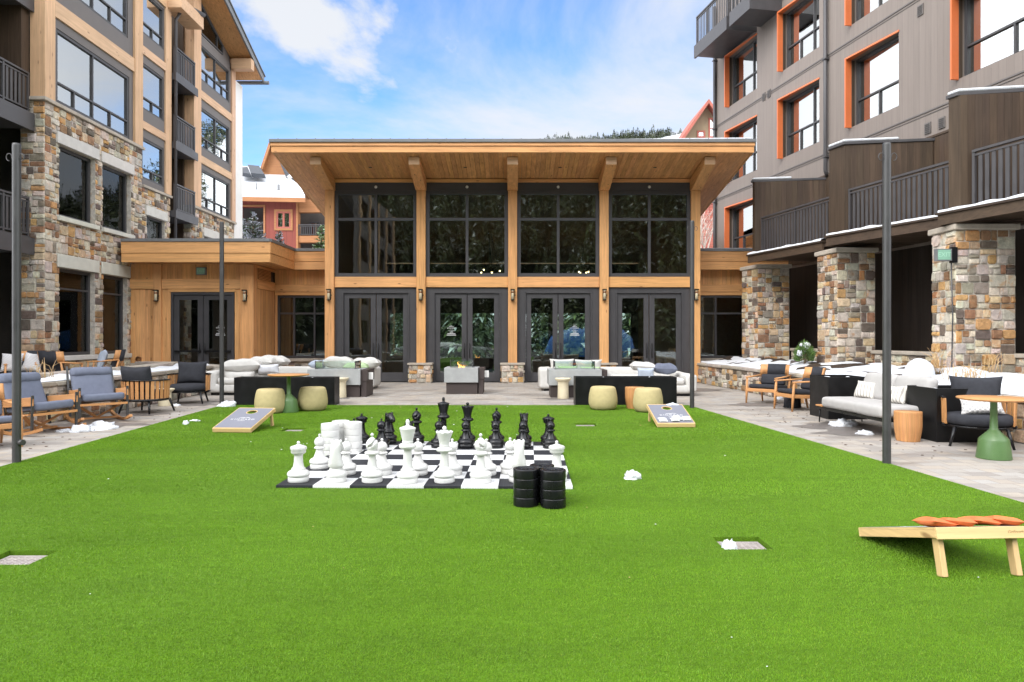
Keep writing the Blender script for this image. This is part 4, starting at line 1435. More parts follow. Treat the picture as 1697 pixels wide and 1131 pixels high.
for k, (ua, ub, za, zb) in enumerate(RW):
    tr_ = za + 0.78
    if k < 4:
        w_ = window(FR, ua, ub, za, zb, -0.16, rb, (), tr_, ((ua + ub) / 2,), 'sky_glass', 0.08, 0.1)
    else:
        w_ = window(FR, ua, ub, za, zb, -0.16, rb, (ua + 0.26 * (ub - ua),), tr_, (ua + 0.62 * (ub - ua),), 'sky_glass', 0.08, 0.1)
    m_ = MB()
    m_.fbox(FR, ub, ub + 0.05, -0.1, 0.20, za - 0.02, zb + 0.05)
    pts = [FR.p(ub + 0.05, 0.0, zb + 0.001), FR.p(ua - 0.02, 0.0, zb + 0.001), FR.p(ua - 0.02, 0.03, zb + 0.001), FR.p(ub - 0.001, 0.20, zb + 0.001)]
    m_.prism(pts[:1] + pts[1:3] + [FR.p(ub - 0.001, 0.20, zb + 0.001), FR.p(ub - 0.001, 0.0, zb + 0.001)][:2], (0, 0, 0.05))
    m_.build('window_trim', 'orange_paint', w_)
    c_ = MB()
    nseg = 40
    vs_, fs = [], []
    for j in range(nseg + 1):
        u = ua + 0.05 + (ub - ua - 0.1) * j / nseg
        dn = -0.42 + 0.035 * math.sin(j * 1.9) + 0.015 * math.sin(j * 4.7)
        vs_ += [FR.p(u, dn, za + 0.03), FR.p(u, dn, zb - 0.03)]
    for j in range(nseg):
        fs.append((2 * j, 2 * j + 2, 2 * j + 3, 2 * j + 1))
    c_.add(vs_, fs, (1, 1, 1), True)
    c_.build('curtain', 'curtain', w_)
    if True:
        m_ = MB()
        m_.fbox(FR, ub - 0.01, ub + 0.0, -0.10, -0.004, za + 0.02, zb - 0.02)
        m_.build('window_reveal', 'brown_boardsZ', w_)
for D_, top in ((22.0, 15.5), (29.38, 15.5)):
    m_ = MB()
    q = 0.10
    bot = 6.62 if D_ < 25 else 3.0
    m_.tube([FR.p(uD(D_), q, top), FR.p(uD(D_), q, bot + 0.15), FR.p(uD(D_), 0.02, bot)], 0.06, 10)
    for z in (7.2, 10.3, 13.2):
        m_.fbox(FR, uD(D_) - 0.08, uD(D_) + 0.08, 0.0, 0.175, z, z + 0.03)
    m_.build('downpipe', 'rail_metal', rb, True)
for D_, z in ((17.95, 6.78), (17.5, 6.78), (25.7, 10.28), (25.35, 10.28), (18.2, 9.95), (25.7, 13.2), (22.2, 13.1)):
    m_ = MB()
    m_.fbox(FR, uD(D_) - 0.10, uD(D_) + 0.10, 0.0, 0.03, z, z + 0.28, (1, 1, 1))
    for j in range(5):
        m_.fbox(FR, uD(D_) - 0.075, uD(D_) + 0.075, 0.03, 0.042, z + 0.03 + j * 0.047, z + 0.055 + j * 0.047, (0.5, 0.5, 0.5))
    m_.build('wall_vent', 'panel_grey', rb, True)
# upper balconies
for (d0, d1) in ((26.25, 28.9), (24.6, 25.95)):
    m_ = MB()
    u0_, u1_ = uD(d0), uD(d1)
    m_.fbox(FR, u0_, u1_, 0.0, 1.16, 13.12, 13.5)
    m_.fbox(FR, u0_ - 0.04, u1_ + 0.04, 1.162, 1.24, 13.05, 13.56)
    m_.fbox(FR, u0_ - 0.045, u0_ - 0.001, 0.0, 1.16, 13.05, 13.56)
    b0 = m_.build('balcony', 'rail_metal', rb, True)
    railing(FR, u0_ + 0.04, u1_, 1.12, 13.56, 14.75, b0, world=False, pick=0.14)
    Fs = Frame(FR.p(u0_ + 0.02, 0.05, 0), FR.n, -FR.u)
    railing(Fs, 0.0, 1.03, 0.0, 13.56, 14.75, b0, world=False, pick=0.14)


def plan_prism(mb, pts, z0, z1, tint=(1, 1, 1)):
    return mb.prism([(x, y, z0) for x, y in pts], (0, 0, z1 - z0), tint)


m_ = MB()
boards(m_, FR, uD(10.5), uD(25.4), 3.99, 6.62, 0.0, 0.03, 0.16)
m_.fbox(FR, uD(10.5), uD(25.4), 0.0, 0.05, 6.625, 6.68)
m_.build('terrace_wall_boards', 'brown_boardsZ', rb, True)
# terraces with fin walls, standing on stone piers
FINS = [[(7.80, 22.5), (7.83, 22.38), (10.1, 22.05), (10.1, 22.25)], [(8.50, 18.60), (8.66, 18.06), (10.75, 17.72), (10.6, 18.2)], [(9.20, 14.62), (9.28, 14.36), (11.2, 14.05), (11.2, 14.4)]]
SLABS = [[(7.52, 21.95), (8.42, 18.75), (10.6, 18.3), (10.0, 22.2)], [(8.14, 17.85), (9.30, 15.0), (11.2, 14.5), (10.6, 18.2)], [(9.02, 14.6), (10.2, 10.9), (12.0, 11.0), (11.2, 14.4)]]
RAILS = [((8.00, 22.2), (8.72, 18.75)), ((8.76, 18.0), (9.55, 15.0)), ((9.48, 14.25), (10.45, 10.95))]
for k in range(3):
    m_ = MB()
    p_ = FINS[k]
    d = Vector((p_[2][0] - p_[1][0], p_[2][1] - p_[1][1], 0))
    nrm = Vector((-d.y, d.x, 0)).normalized()
    n_b = 14
    for j in range(n_b):
        a0, a1 = j / n_b, (j + 1) / n_b - 0.002
        q = tv(0.2)
        A = Vector((*p_[1], 0)).lerp(Vector((*p_[2], 0)), a0)
        B = Vector((*p_[1], 0)).lerp(Vector((*p_[2], 0)), a1)
        C_ = Vector((*p_[0], 0)).lerp(Vector((*p_[3], 0)), a1)
        D_ = Vector((*p_[0], 0)).lerp(Vector((*p_[3], 0)), a0)
        plan_prism(m_, [(A.x, A.y), (B.x, B.y), (C_.x, C_.y), (D_.x, D_.y)], 3.98, 6.52, q)
    f_ = m_.build('fin_wall', 'brown_boardsZ', rb, True)
    m_ = MB()
    cen = Vector((sum(q[0] for q in p_) / 4, sum(q[1] for q in p_) / 4, 0))
    def grow(pts, g):
        out = []
        for q in pts:
            v_ = Vector((q[0], q[1], 0)) - cen
            out.append((q[0] + v_.normalized().x * g, q[1] + (g * 0.6 if v_.y > 0 else -g * 0.6)))
        return out
    plan_prism(m_, grow(p_, 0.05), 6.522, 6.60)
    m_.build('fin_cap', 'rail_metal', f_, False, 0.01)
    m_ = MB()
    e0, e1, e2, e3 = [Vector((q[0], q[1], 0)) for q in grow(p_, 0.03)]
    fr_ = 0.62 if k else 0.5
    plan_prism(m_, [(e0.x, e0.y), (e1.x, e1.y), (e1.lerp(e2, fr_).x, e1.lerp(e2, fr_).y), (e0.lerp(e3, fr_).x, e0.lerp(e3, fr_).y)], 6.60, 6.67)
    m_.build('cap_snow', 'snow', f_, False, 0.03)
    m_ = MB()
    plan_prism(m_, SLABS[k], 3.96, 4.10)
    sl = m_.build('terrace', 'brown_boardsX', rb, True)
    p0, p1 = Vector((*SLABS[k][0], 0)), Vector((*SLABS[k][1], 0))
    dd = (p0 - p1).normalized()
    Fs = Frame(p1, dd, Vector((-dd.y, dd.x, 0)))
    L = (p0 - p1).length
    m_ = MB()
    m_.fbox(Fs, -0.02, L + 0.02, 0.002, 0.06, 3.86, 4.07, tv(0.1))
    m_.fbox(Fs, -0.05, L + 0.05, -0.15, 0.10, 4.075, 4.12, (0.7, 0.7, 0.75))
    m_.build('fascia', 'brown_boardsY', sl)
    m_ = MB()
    vs_, fs = [], []
    for j in range(41):
        u = L * j / 40
        wv = 0.16 + 0.06 * mnoise.noise(Vector((u * 2, k, 0)))
        hh = 4.13 + 0.055 + 0.03 * mnoise.noise(Vector((u * 3, k + 5, 0)))
        for (a, z) in ((0.09, 4.115), (0.08, hh - 0.02), (0.0, hh), (-wv, hh - 0.01), (-wv - 0.05, 4.115)):
            vs_.append(Fs.p(u, a, z))
    for j in range(40):
        for q in range(4):
            fs.append((j * 5 + q, j * 5 + q + 1, (j + 1) * 5 + q + 1, (j + 1) * 5 + q))
    m_.add(vs_, fs, (1, 1, 1), True)
    m_.build('ledge_snow', 'snow', sl)
    p0, p1 = Vector((*RAILS[k][0], 0)), Vector((*RAILS[k][1], 0))
    dd = (p0 - p1).normalized()
    Fs = Frame(p1, dd, Vector((-dd.y, dd.x, 0)))
    railing(Fs, 0, (p0 - p1).length, 0, 4.12, 5.35, sl, world=False, pick=0.145, pw=0.085)

PIERS = [(7.87, 8.87, 22.2, 23.1, -0.2), (8.49, 9.47, 18.1, 19.0, -0.12), (9.15, 10.37, 14.3, 15.1, 0.0)]
rgp = random.Random(5)
for (xa, xb, ya, yb, sk) in PIERS:
    ms = MB()
    ms.prism([(xa, ya, 0), (xb, ya, 0), (xb + sk, yb, 0), (xa + sk, yb, 0)], (0, 0, 3.72), MORT)
    F1 = Frame((xa, ya, 0), (1, 0, 0), (0, -1, 0))
    stones(ms, F1, -0.02, xb - xa, 0.3, 3.72, 0.0, (), (0.40, 0.30), rgp)
    d = Vector((sk, yb - ya, 0))
    F2 = Frame((xa, ya, 0), d, Vector((-d.y, d.x, 0)))
    stones(ms, F2, -0.02, d.length, 0.3, 3.72, 0.0, (), (0.40, 0.30), rgp)
    o = ms.build('stone_pier', 'stone', rb, True)
    m_ = MB()
    plan_prism(m_, [(xa - 0.07, ya - 0.07), (xb + 0.07, ya - 0.07), (xb + sk + 0.07, yb + 0.07), (xa + sk - 0.07, yb + 0.07)], 3.722, 3.845)
    m_.build('pier_cap', 'cap_stone', o, False, 0.02)
ms = MB()
mc = MB()
for (p0, p1) in (((8.95, 22.2), (8.98, 18.9)), ((9.36, 18.6), (9.75, 14.9)), ((10.3, 14.8), (11.1, 10.5))):
    p0, p1 = Vector((*p0, 0)), Vector((*p1, 0))
    dd = (p0 - p1).normalized()
    Fs = Frame(p1, dd, Vector((-dd.y, dd.x, 0)))
    L = (p0 - p1).length
    ms.fbox(Fs, 0, L, -0.35, 0, 0.2, 1.08, MORT)
    stones(ms, Fs, 0, L, 0.4, 1.08, 0.0, (), (0.40, 0.28), rgp)
    mc.fbox(Fs, 0, L, -0.4, 0.07, 1.083, 1.17)
o = ms.build('patio_wall', 'stone', rb, True)
mc.build('wall_cap', 'cap_stone', o, False, 0.015)

# ------------------------------------------------------------------ things beyond the courtyard
def conifer(name, label, loc, h, r, seed, frost=0.3, group=None, mat='needles', z_from=0.0):
    rg = random.Random(seed)
    t_ = thing(name, label, 'tree', loc, 0, group)
    MB().tube([(0, 0, -0.05), (0, 0, h * 0.5), (0, 0, h * 0.97)], [0.03 * h * 0.55, 0.014 * h, 0.004 * h], 8).build('trunk', 'bark', t_)
    m_ = MB()
    z = max(0.08 * h, z_from)
    while z < h * 0.985:
        q = 1 - z / h
        rr = r * min(1, q * 2.6) ** 0.9
        nb_ = 11 if q > 0.15 else 6
        for k in range(nb_):
            a = rg.uniform(0, 2 * PI)
            L = rr * rg.uniform(0.65, 1.1) + 0.05
            up = rg.uniform(-0.05, 0.25) + 0.35 * (1 - q)
            d = Vector((math.cos(a), math.sin(a), up)).normalized()
            side = Vector((-math.sin(a), math.cos(a), 0))
            n_ = max(3, int(L / 0.11))
            for j in range(n_):
                f = (j + 0.5) / n_
                c_ = Vector((0, 0, z)) + d * L * f - Vector((0, 0, 0.18 * L * f * f))
                wd = 0.32 * L * (1 - f) + 0.05
                for sg in (-1, 1):
                    b_ = rg.uniform(0.55, 1.5)
                    tn_ = (b_ * 5.5, b_ * 4.2, b_ * 9) if rg.random() < frost * (0.4 + f) else (b_, b_, b_ * rg.uniform(0.7, 1.3))
                    tip = c_ + side * sg * wd * rg.uniform(0.7, 1.2) + d * wd * 0.8 + Vector((0, 0, rg.uniform(-0.05, 0.08)))
                    w_ = 0.05 + 0.02 * L
                    m_.add([c_ - d * w_, c_ + d * w_ * 1.4, tip], [(0, 1, 2)], tn_)
        z += 0.055 * h * (0.35 + 0.65 * q) * 0.62
    m_.build('crown', mat, t_)
    return t_


conifer('spruce_tree', 'frosted spruce with the widest crown, against the dark opening of the red building', (-12.75, 34.2, 0), 7.75, 1.15, 1, 0.6, 'frosted spruces behind the entrance wing', 'needles', 3.5)
conifer('spruce_tree', 'frosted spruce half hidden by the white end wall of the stone building', (-13.45, 34.6, 0), 7.5, 1.1, 2, 0.6, 'frosted spruces behind the entrance wing', 'needles', 3.5)
conifer('spruce_tree', 'short frosted spruce tip below the red building window', (-11.4, 34.0, 0), 6.75, 0.9, 3, 0.65, 'frosted spruces behind the entrance wing', 'needles', 3.5)
conifer('spruce_tree', 'yellowish spruce in front of the balcony, close to the pavilion roof', (-9.5, 34.6, 0), 7.2, 0.85, 4, 0.35, 'frosted spruces behind the entrance wing', 'pine_green', 3.5)

# red timber building behind the entrance wing
rbd = thing('red_building', 'distant red boarded building with snowy roof and orange gable, behind the entrance wing', 'building', (-14.5, 42, 0))
Frd = Frame((0, 42, 0), (1, 0, 0), (0, -1, 0))
X_ = lambda px, D=42: (px - CX) / FPX * D
Z_ = lambda py, D=42: CAMZ + (HY - py) / FPX * D
hR = [(X_(399), X_(437), Z_(398), Z_(343)), (X_(458), X_(482), Z_(379), Z_(351))]
m_ = MB()
wallbox(m_, Frd, -19.0, X_(492), 0, Z_(331), -0.4, 0.0, hR)
m_.build('wall', 'red_boards', rbd, True)
m_ = MB()
hO = [(X_(494.5), X_(541), Z_(391), Z_(352)), (X_(494.5), X_(541), Z_(425), Z_(402))]
wallbox(m_, Frd, X_(492) + 0.005, -10.6, 0, Z_(331), -0.4, -0.02, hO)
m_.build('balcony_wall', 'orange_boardsX', rbd, True)
m_ = MB()
m_.fbox(Frd, -19, -10.6, -2.2, -2.1, 0, 10)
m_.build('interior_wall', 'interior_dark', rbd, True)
window(Frame((0, 42, 0), (1, 0, 0), (0, -1, 0)), hR[1][0], hR[1][1], hR[1][2], hR[1][3], 0.03, rbd, ((hR[1][0] + hR[1][1]) / 2,), None, (), 'sky_glass', 0.1, 0.1, 'brick_red', bar=0.12)
m_ = MB()
a, b_, c_, d_ = hR[1]
for q in ((a - 0.12, a, c_ - 0.12, d_ + 0.12), (b_, b_ + 0.12, c_ - 0.12, d_ + 0.12), (a, b_, c_ - 0.12, c_), (a, b_, d_, d_ + 0.12), (hR[0][1], hR[0][1] + 0.1, 5, hR[0][3] + 0.1), (hR[0][0], hR[0][1], hR[0][3], hR[0][3] + 0.1), (X_(491), X_(494), 5, Z_(335))):
    m_.fbox(Frd, q[0], q[1], 0.002, 0.05, q[2], q[3])
m_.build('trim', 'orange_boardsX', rbd, True)
railing(Frd, X_(494.5), X_(541), -0.05, Z_(391), Z_(372), rbd, pick=0.13)
railing(Frd, X_(399), X_(437), -0.05, Z_(392), Z_(368), rbd, pick=0.16)
window(Frd, X_(497), X_(515), Z_(391), Z_(359), -1.9, rbd, (X_(506),), None, (), 'sky_glass', 0.1, 0.1)
window(Frd, X_(521), X_(540), Z_(391), Z_(362), -1.9, rbd, (X_(530),), None, (), 'sky_glass', 0.1, 0.1)
ze = Z_(329)
m_ = MB()
m_.prism([(-19.5, 41.4, ze), (-12.35, 41.4, ze - 0.15), (-13.3, 43.5, ze + 0.9), (-16.35, 48, 13.1), (-20, 48, 13.2)], (0, 0, 0.2))
r_ = m_.build('roof', 'snow', rbd, True)
m_ = MB()
m_.prism([(-19.5, 41.38, ze - 0.22), (-12.3, 41.38, ze - 0.38), (-12.3, 41.38, ze - 0.12), (-19.5, 41.38, ze + 0.02)], (0, -0.08, 0))
m_.build('fascia', 'orange_boardsX', r_)
m_ = MB()
m_.prism([P(399, 284, 45.5), P(413, 283, 45.5), P(418, 295, 43.9), P(399, 292, 43.9)], (0, -0.3, 0.18))
m_.prism([P(413, 280, 45.8), P(432, 282, 45.8), P(441, 296, 43.9), P(418, 294, 43.9)], (0, -0.3, 0.2))
m_.build('skylight', 'shingle', r_)
for (px, y0, y1, rr) in ((424.5, 304, 312, 0.05), (461.5, 306, 322, 0.09)):
    b0 = P(px, y1 + 4, 42.4)
    MB().tube([b0, (b0[0], b0[1], b0[2] + (y1 - y0 + 4) * 0.0369)], rr, 8).build('flue', 'roof_metal', r_)
m_ = MB()
DG = 46.0
gp = [P(434, 281, DG), P(446, 241, DG), P(545, 372, DG), P(440, 372, DG)]
m_.prism(gp, (0, 0.3, 0))
g_ = m_.build('gable_wall', 'orange_boardsX', rbd, True)
m_ = MB()
m_.prism([P(431, 280, DG - .35), P(445.5, 236, DG - .35), P(447.5, 243, DG - .35), P(435, 281, DG - .35)], (0, 0.9, 0))
m_.build('barge_board', 'orange_boardsX', g_)
m_ = MB()
m_.prism([P(446, 238, DG - .3), P(552, 378, DG - .3), P(552, 362, DG - .3), P(447, 233, DG - .3)], (0, 3.0, 0))
m_.prism([P(463, 268, DG - .9), P(494, 306, DG - .9), P(480, 308, DG - .9)], (0, 0.6, 0))
m_.build('gable_roof', 'shingle', g_)
m_ = MB()
m_.prism([P(475, 293, DG - 1.0), P(481, 288, DG - 1.0), P(486, 294, DG - 1.0), P(480, 297, DG - 1.0)], (0, 0.5, 0))
m_.prism([P(484, 300, DG - 1.0), P(491, 303, DG - 1.0), P(498, 315, DG - 1.0), P(489, 308, DG - 1.0)], (0, 0.5, 0))
m_.build('roof_snow', 'snow', g_)

# tan gabled house and brick house behind, on the right
DT = 50.0
tb = thing('gabled_house', 'distant tan gabled house with rust red trim, above the pavilion roof', 'building', (14, DT, 0))
m_ = MB()
m_.prism([P(1128, 236, DT), P(1175, 170, DT), P(1222, 236, DT), P(1222, 330, DT), P(1128, 330, DT)], (0, 0.4, 0))
m_.build('wall', 'tan_siding', tb, True)
m_ = MB()
m_.prism([P(1124, 236, DT - .7), P(1175, 164, DT - .7), P(1175, 171, DT - .7), P(1130, 236, DT - .7)], (0, 6, 0))
m_.prism([P(1175, 164, DT - .7), P(1226, 236, DT - .7), P(1220, 236, DT - .7), P(1175, 171, DT - .7)], (0, 6, 0))
r_ = m_.build('roof', 'brick_red', tb, True)
FT = Frame((0, DT, 0), (1, 0, 0), (0, -1, 0))
for q in ((1155, 1168.5, 229, 217), (1174, 1192, 229, 196)):
    window(FT, X_(q[0], DT), X_(q[1], DT), Z_(q[2], DT), Z_(q[3], DT), 0.06, tb, (), Z_(213, DT) if q[3] < 200 else None, (), 'sky_glass', 0.12, 0.1, 'brick_red')
bb = thing('brick_house', 'distant red brick house seen between the pavilion and the grey building', 'building', (12, 42, 0))
m_ = MB()
for k in range(46):
    boards(m_, Frame((0, 42, 0), (1, 0, 0), (0, -1, 0)), 9.8 + (0.12 if k % 2 else 0), 14.0, 3.0 + k * 0.16, 3.0 + (k + 1) * 0.16 - 0.025, 0.0, 0.03, 0.42, True, 0.02, 0.18)
m_.build('brickwork', 'brick_red', bb, True)
MB().box(9.8, 14, 42.005, 44, 0, 10.2, (0.9, 1.3, 1.4)).build('wall', 'brick_red', bb, True)
MB().prism([(9.5, 41.7, 10.2), (14.3, 41.7, 10.2), (14.3, 45, 11.5), (9.5, 45, 11.5)], (0, 0, 0.2)).build('roof', 'snow', bb, True)

# bare birch
bt = thing('birch_tree', 'bare pale birch standing in front of the red brick house', 'tree', (9.15, 33.5, 0))
m_ = MB()
rg = random.Random(9)


def limb(p0, d, L, r_, dep):
    pts = [Vector(p0)]
    dd = Vector(d)
    for j in range(4):
        dd = (dd + Vector((rg.uniform(-.12, .12), rg.uniform(-.12, .12), rg.uniform(-.02, .1)))).normalized()
        pts.append(pts[-1] + dd * L / 4)
    m_.tube(pts, [r_ * (1 - 0.7 * j / 4) for j in range(5)], 5)
    if dep:
        for j in range(4 + dep):
            q = pts[rg.randint(1, 4)]
            a = rg.uniform(0, 2 * PI)
            nd = (dd + Vector((math.cos(a), math.sin(a), 0.25)) * rg.uniform(0.4, 0.8)).normalized()
            limb(q, nd, L * rg.uniform(0.35, 0.55), r_ * 0.5, dep - 1)


limb((0, 0, 3.0), (0.03, 0, 1), 4.8, 0.06, 3)
limb((0.3, 0.1, 3.0), (0.08, 0, 1), 4.2, 0.05, 2)
m_.build('branches', 'pale_bark', bt)
MB().tube([(0, 0, -0.05), (0, 0, 3.05)], [0.09, 0.062], 8).build('trunk', 'pale_bark', bt)


def hill(name, x0, x1, y0, y1, fz, nx, ny, mat='snow'):
    vs_, fs = [], []
    for j in range(ny + 1):
        for i in range(nx + 1):
            x, y = x0 + (x1 - x0) * i / nx, y0 + (y1 - y0) * j / ny
            vs_.append((x, y, fz(x, y)))
    for j in range(ny):
        for i in range(nx):
            k = j * (nx + 1) + i
            fs.append((k, k + 1, k + nx + 2, k + nx + 1))
    return structure(MB().add(vs_, fs, (1, 1, 1), True).build(name, mat))


def ridge(x):
    pts = [(-300, 20), (-60, 66), (0, 82), (10, 86), (16, 88.0), (42, 89.5), (70, 92.5), (86, 95.5), (100, 92), (135, 60), (330, 25)]
    for (a, b_), (c_, d_) in zip(pts, pts[1:]):
        if a <= x <= c_:
            return b_ + (d_ - b_) * (x - a) / (c_ - a)
    return 30


def far_z(x, y):
    f = min(1, max(0, (y - 170) / 150.0))
    f = f * f * (3 - 2 * f)
    return ridge(x) * f - 0.05 * max(0, y - 322) + 1.2 * mnoise.noise(Vector((x * 0.05, y * 0.05, 3)))


hill('far_hill', -300, 330, 170, 420, far_z, 90, 50)


def wood_mass(name, label, pts, mat, seed, per=120, snow=0.2, fat=1.0, big=1.0):
    """a wood seen as one mass: each tree is a cloud of small drooping needle sprays round its own axis"""
    rng = np.random.default_rng(seed)
    P_ = np.array(pts, dtype=np.float32)
    n = len(P_)
    x, y, z, h = [np.repeat(P_[:, k], per) for k in range(4)]
    rr = np.repeat(P_[:, 3] * rng.uniform(0.15, 0.24, n) * fat, per)
    br = np.repeat(rng.uniform(0.5, 1.5, n), per)
    m = n * per
    q = 1 - np.sqrt(rng.random(m)) * 0.0 - rng.random(m) ** 1.6      # 0 at the foot of the crown, 1 at the tip
    q = np.clip(q, 0.02, 0.99)
    a = rng.uniform(0, 2 * np.pi, m)
    lobes = 1 + 0.25 * np.sin(a * 3 + x * 7) + 0.2 * np.sin(q * 40 + a)
    rad = rr * (1 - q) * lobes * rng.uniform(0.55, 1.05, m)
    cx_, cy_, cz_ = x + rad * np.cos(a), y + rad * np.sin(a), z + h * (0.06 + 0.94 * q)
    s_ = big * h * rng.uniform(0.028, 0.06, m) * (0.55 + 0.6 * (1 - q))
    v = np.empty((m, 3, 3), dtype=np.float32)
    ta, tb = -np.sin(a), np.cos(a)
    v[:, 0] = np.stack([cx_ + ta * s_ * 0.5, cy_ + tb * s_ * 0.5, cz_ + 0.25 * s_], 1)
    v[:, 1] = np.stack([cx_ - ta * s_ * 0.5, cy_ - tb * s_ * 0.5, cz_ + 0.25 * s_ * rng.uniform(0, 1, m)], 1)
    v[:, 2] = np.stack([cx_ + np.cos(a) * s_ * 1.1, cy_ + np.sin(a) * s_ * 1.1, cz_ - s_ * rng.uniform(0.1, 1.1, m)], 1)
    tip = q > 0.93
    v[tip, 2] = np.stack([x, y, z + h * 1.02], 1)[tip]
    b_ = br * rng.uniform(0.55, 1.45, m)
    tint = np.stack([b_, b_, b_ * rng.uniform(0.7, 1.3, m)], 1)
    w_ = rng.random(m) < snow
    tint[w_] = (b_[w_, None] * 0.5 + 0.5) * np.array([6.0, 5.2, 9.5])
    me = bpy.data.meshes.new(name)
    me.vertices.add(m * 3)
    me.vertices.foreach_set('co', v.ravel())
    me.loops.add(m * 3)
    me.loops.foreach_set('vertex_index', np.arange(m * 3, dtype=np.int32))
    me.polygons.add(m)
    me.polygons.foreach_set('loop_start', np.arange(0, m * 3, 3, dtype=np.int32))
    me.update(calc_edges=True)
    at = me.attributes.new('tint', 'FLOAT_COLOR', 'CORNER')
    arr = np.ones((m * 3, 4), dtype=np.float32)
    arr[:, :3] = np.repeat(tint, 3, axis=0)
    at.data.foreach_set('color', arr.ravel())
    me.materials.append(MAT[mat])
    o = bpy.data.objects.new(name, me)
    COL.objects.link(o)
    tag(o, label, 'forest', kind='stuff')
    return o


rg = random.Random(21)
pts = []
for k in range(2600):
    x = rg.uniform(6, 150)
    y = rg.uniform(299, 334)
    if 62 + (y - 296) * 0.55 < x and y < 322:
        continue
    if x < 13 and rg.random() < 0.8:
        continue
    pts.append((x, y, far_z(x, y) - 0.3, rg.uniform(2.2, 4.6) * (1.5 if rg.random() < 0.08 else 1)))
for k in range(700):  # unseen trees added on the right slope to darken window reflections
    x, y = rg.uniform(150, 326), rg.uniform(185, 330)
    pts.append((x, y, far_z(x, y) - 0.5, rg.uniform(9, 16)))
for k in range(500):  # more added trees, hidden behind the right building, for the same reflections
    y = rg.uniform(185, 326)
    x = rg.uniform(0.31 * y + 6, 190)
    pts.append((x, y, far_z(x, y) - 0.5, rg.uniform(8, 14)))
pts.append((1.5, 320, far_z(1.5, 320) + 1.0, 8.5))
wood_mass('far_forest', 'dark conifer forest along the far snowy ridge above the pavilion roof, with unseen trees added for reflections', pts, 'far_needles', 4, 90, 0.1, 1.7, 2.2)
pts = [(rg.uniform(-12, 12), rg.uniform(43, 58), -0.1, rg.uniform(4, 8)) for k in range(120)]
wood_mass('backyard_trees', 'green conifers behind the pavilion, glimpsed through its glazed doors', pts, 'needles', 8, 700, 0.12)


def near_z(x, y):
    f = max(0, (-y - 34))
    return -0.1 + 0.62 * f * min(1, f / 20) + 1.5 * mnoise.noise(Vector((x * 0.06, y * 0.06, 0)))


hill('valley_side', -110, 110, -135, -34, near_z, 60, 36, 'dark_earth')
pts = []
for k in range(1500):
    x, y = rg.uniform(-100, 100), rg.uniform(-120, -38)
    if 26 < x < 34 and rg.random() < 0.7:
        continue
    pts.append((x, y, near_z(x, y) - 0.3, rg.uniform(7, 14)))
wood_mass('hillside_forest', 'dark conifer forest on the hillside reflected in the tall pavilion windows', pts, 'dark_needles', 6, 320, 0.09)
tc_ = MB()
vs_, fs = [], []
for i in range(17):
    for j in range(13):
        a, b_ = PI * i / 16, j / 12 * 2 - 1
        q = (1 - abs(b_) ** 3.2) ** 0.45 if abs(b_) < 1 else 0
        vs_.append((6.0 + 3.7 * b_, -6.5 - 2.0 * math.cos(a) * q, 2.3 * math.sin(a) * q * (1 + 0.05 * math.cos(b_ * 19))))
for i in range(16):
    for j in range(12):
        k = i * 13 + j
        fs.append((k, k + 1, k + 14, k + 13))
tc_.add(vs_, fs, (1, 1, 1), True)
tag(tc_.build('tarpaulin_cover', 'tarpaulin'), 'blue domed cover seen reflected in the two right hand pairs of doors', 'cover')

# ------------------------------------------------------------------ planting beds with stone walls
def polywall(parent, pts, z0, ztop, thick, side, rg, cap_over=0.06, size=(0.36, 0.24)):
    """low stone wall along pts (world xy); side=+1 facing left of the path, -1 right"""
    ms, mc = MB(), MB()
    for p0, p1 in zip(pts, pts[1:]):
        p0, p1 = Vector((*p0, 0)), Vector((*p1, 0))
        d = (p1 - p0).normalized()
        n = Vector((-d.y, d.x, 0)) * side
        F_ = Frame(p0, d, n)
        L = (p1 - p0).length
        ms.fbox(F_, 0, L, -thick, 0.0, z0, ztop - 0.085, MORT)
        stones(ms, F_, 0, L, z0, ztop - 0.09, 0.0, (), size, rg)
        u = -0.01
        while u < L - 0.05:
            w_ = min(rg.uniform(0.5, 0.95), L - u + 0.01)
            mc.fbox(F_, u, u + w_ - 0.012, -thick - 0.05, cap_over + rg.uniform(-.01, .012), ztop - 0.08, ztop + rg.uniform(-.006, .006), tv(0.14))
            u += w_
    o = ms.build('stone_facing', 'stone', parent, True)
    mc.build('cap', 'cap_stone', parent, True, 0.014)
    return o


rw = random.Random(17)
BR = [(6.22, 23.75), (6.25, 22.3), (6.36, 21.0), (6.50, 19.6), (6.58, 17.6), (6.62, 15.2), (6.75, 13.2), (6.98, 11.2), (7.35, 9.3), (7.9, 7.4), (8.4, 6.0)]
wr_ = thing('planter_wall', 'long low curved stone planter wall capped with snow, behind the right hand seats', 'wall', (6.6, 16, 0))
polywall(wr_, BR[::-1], 0.0, 0.665, 0.3, 1, rw)
BL = [(-8.42, 19.4), (-8.24, 18.0), (-8.10, 16.2), (-8.05, 14.4), (-8.08, 13.0), (-8.16, 11.6), (-8.25, 9.5), (-8.35, 7.0)]
wl2 = thing('planter_wall', 'low stone planter wall with snowy cap, behind the slatted chairs and rockers on the left', 'wall', (-8.1, 14, 0))
polywall(wl2, BL, 0.0, 0.724, 0.3, 1, rw)
polywall(wl2, [(-9.5, 20.3), (-8.72, 19.9), (-8.42, 19.4)], 0.0, 0.724, 0.3, -1, rw)
BT = [(-11.0, 20.8), (-9.75, 20.3), (-9.4, 18.0), (-9.3, 14.0), (-9.35, 10.0), (-9.5, 7.0)]
wt = thing('terrace_wall', 'low stone wall with plain tan cap edging the upper terrace on the left', 'wall', (-9.3, 14, 0))
polywall(wt, BT, 0.0, 0.79, 0.3, 1, rw)
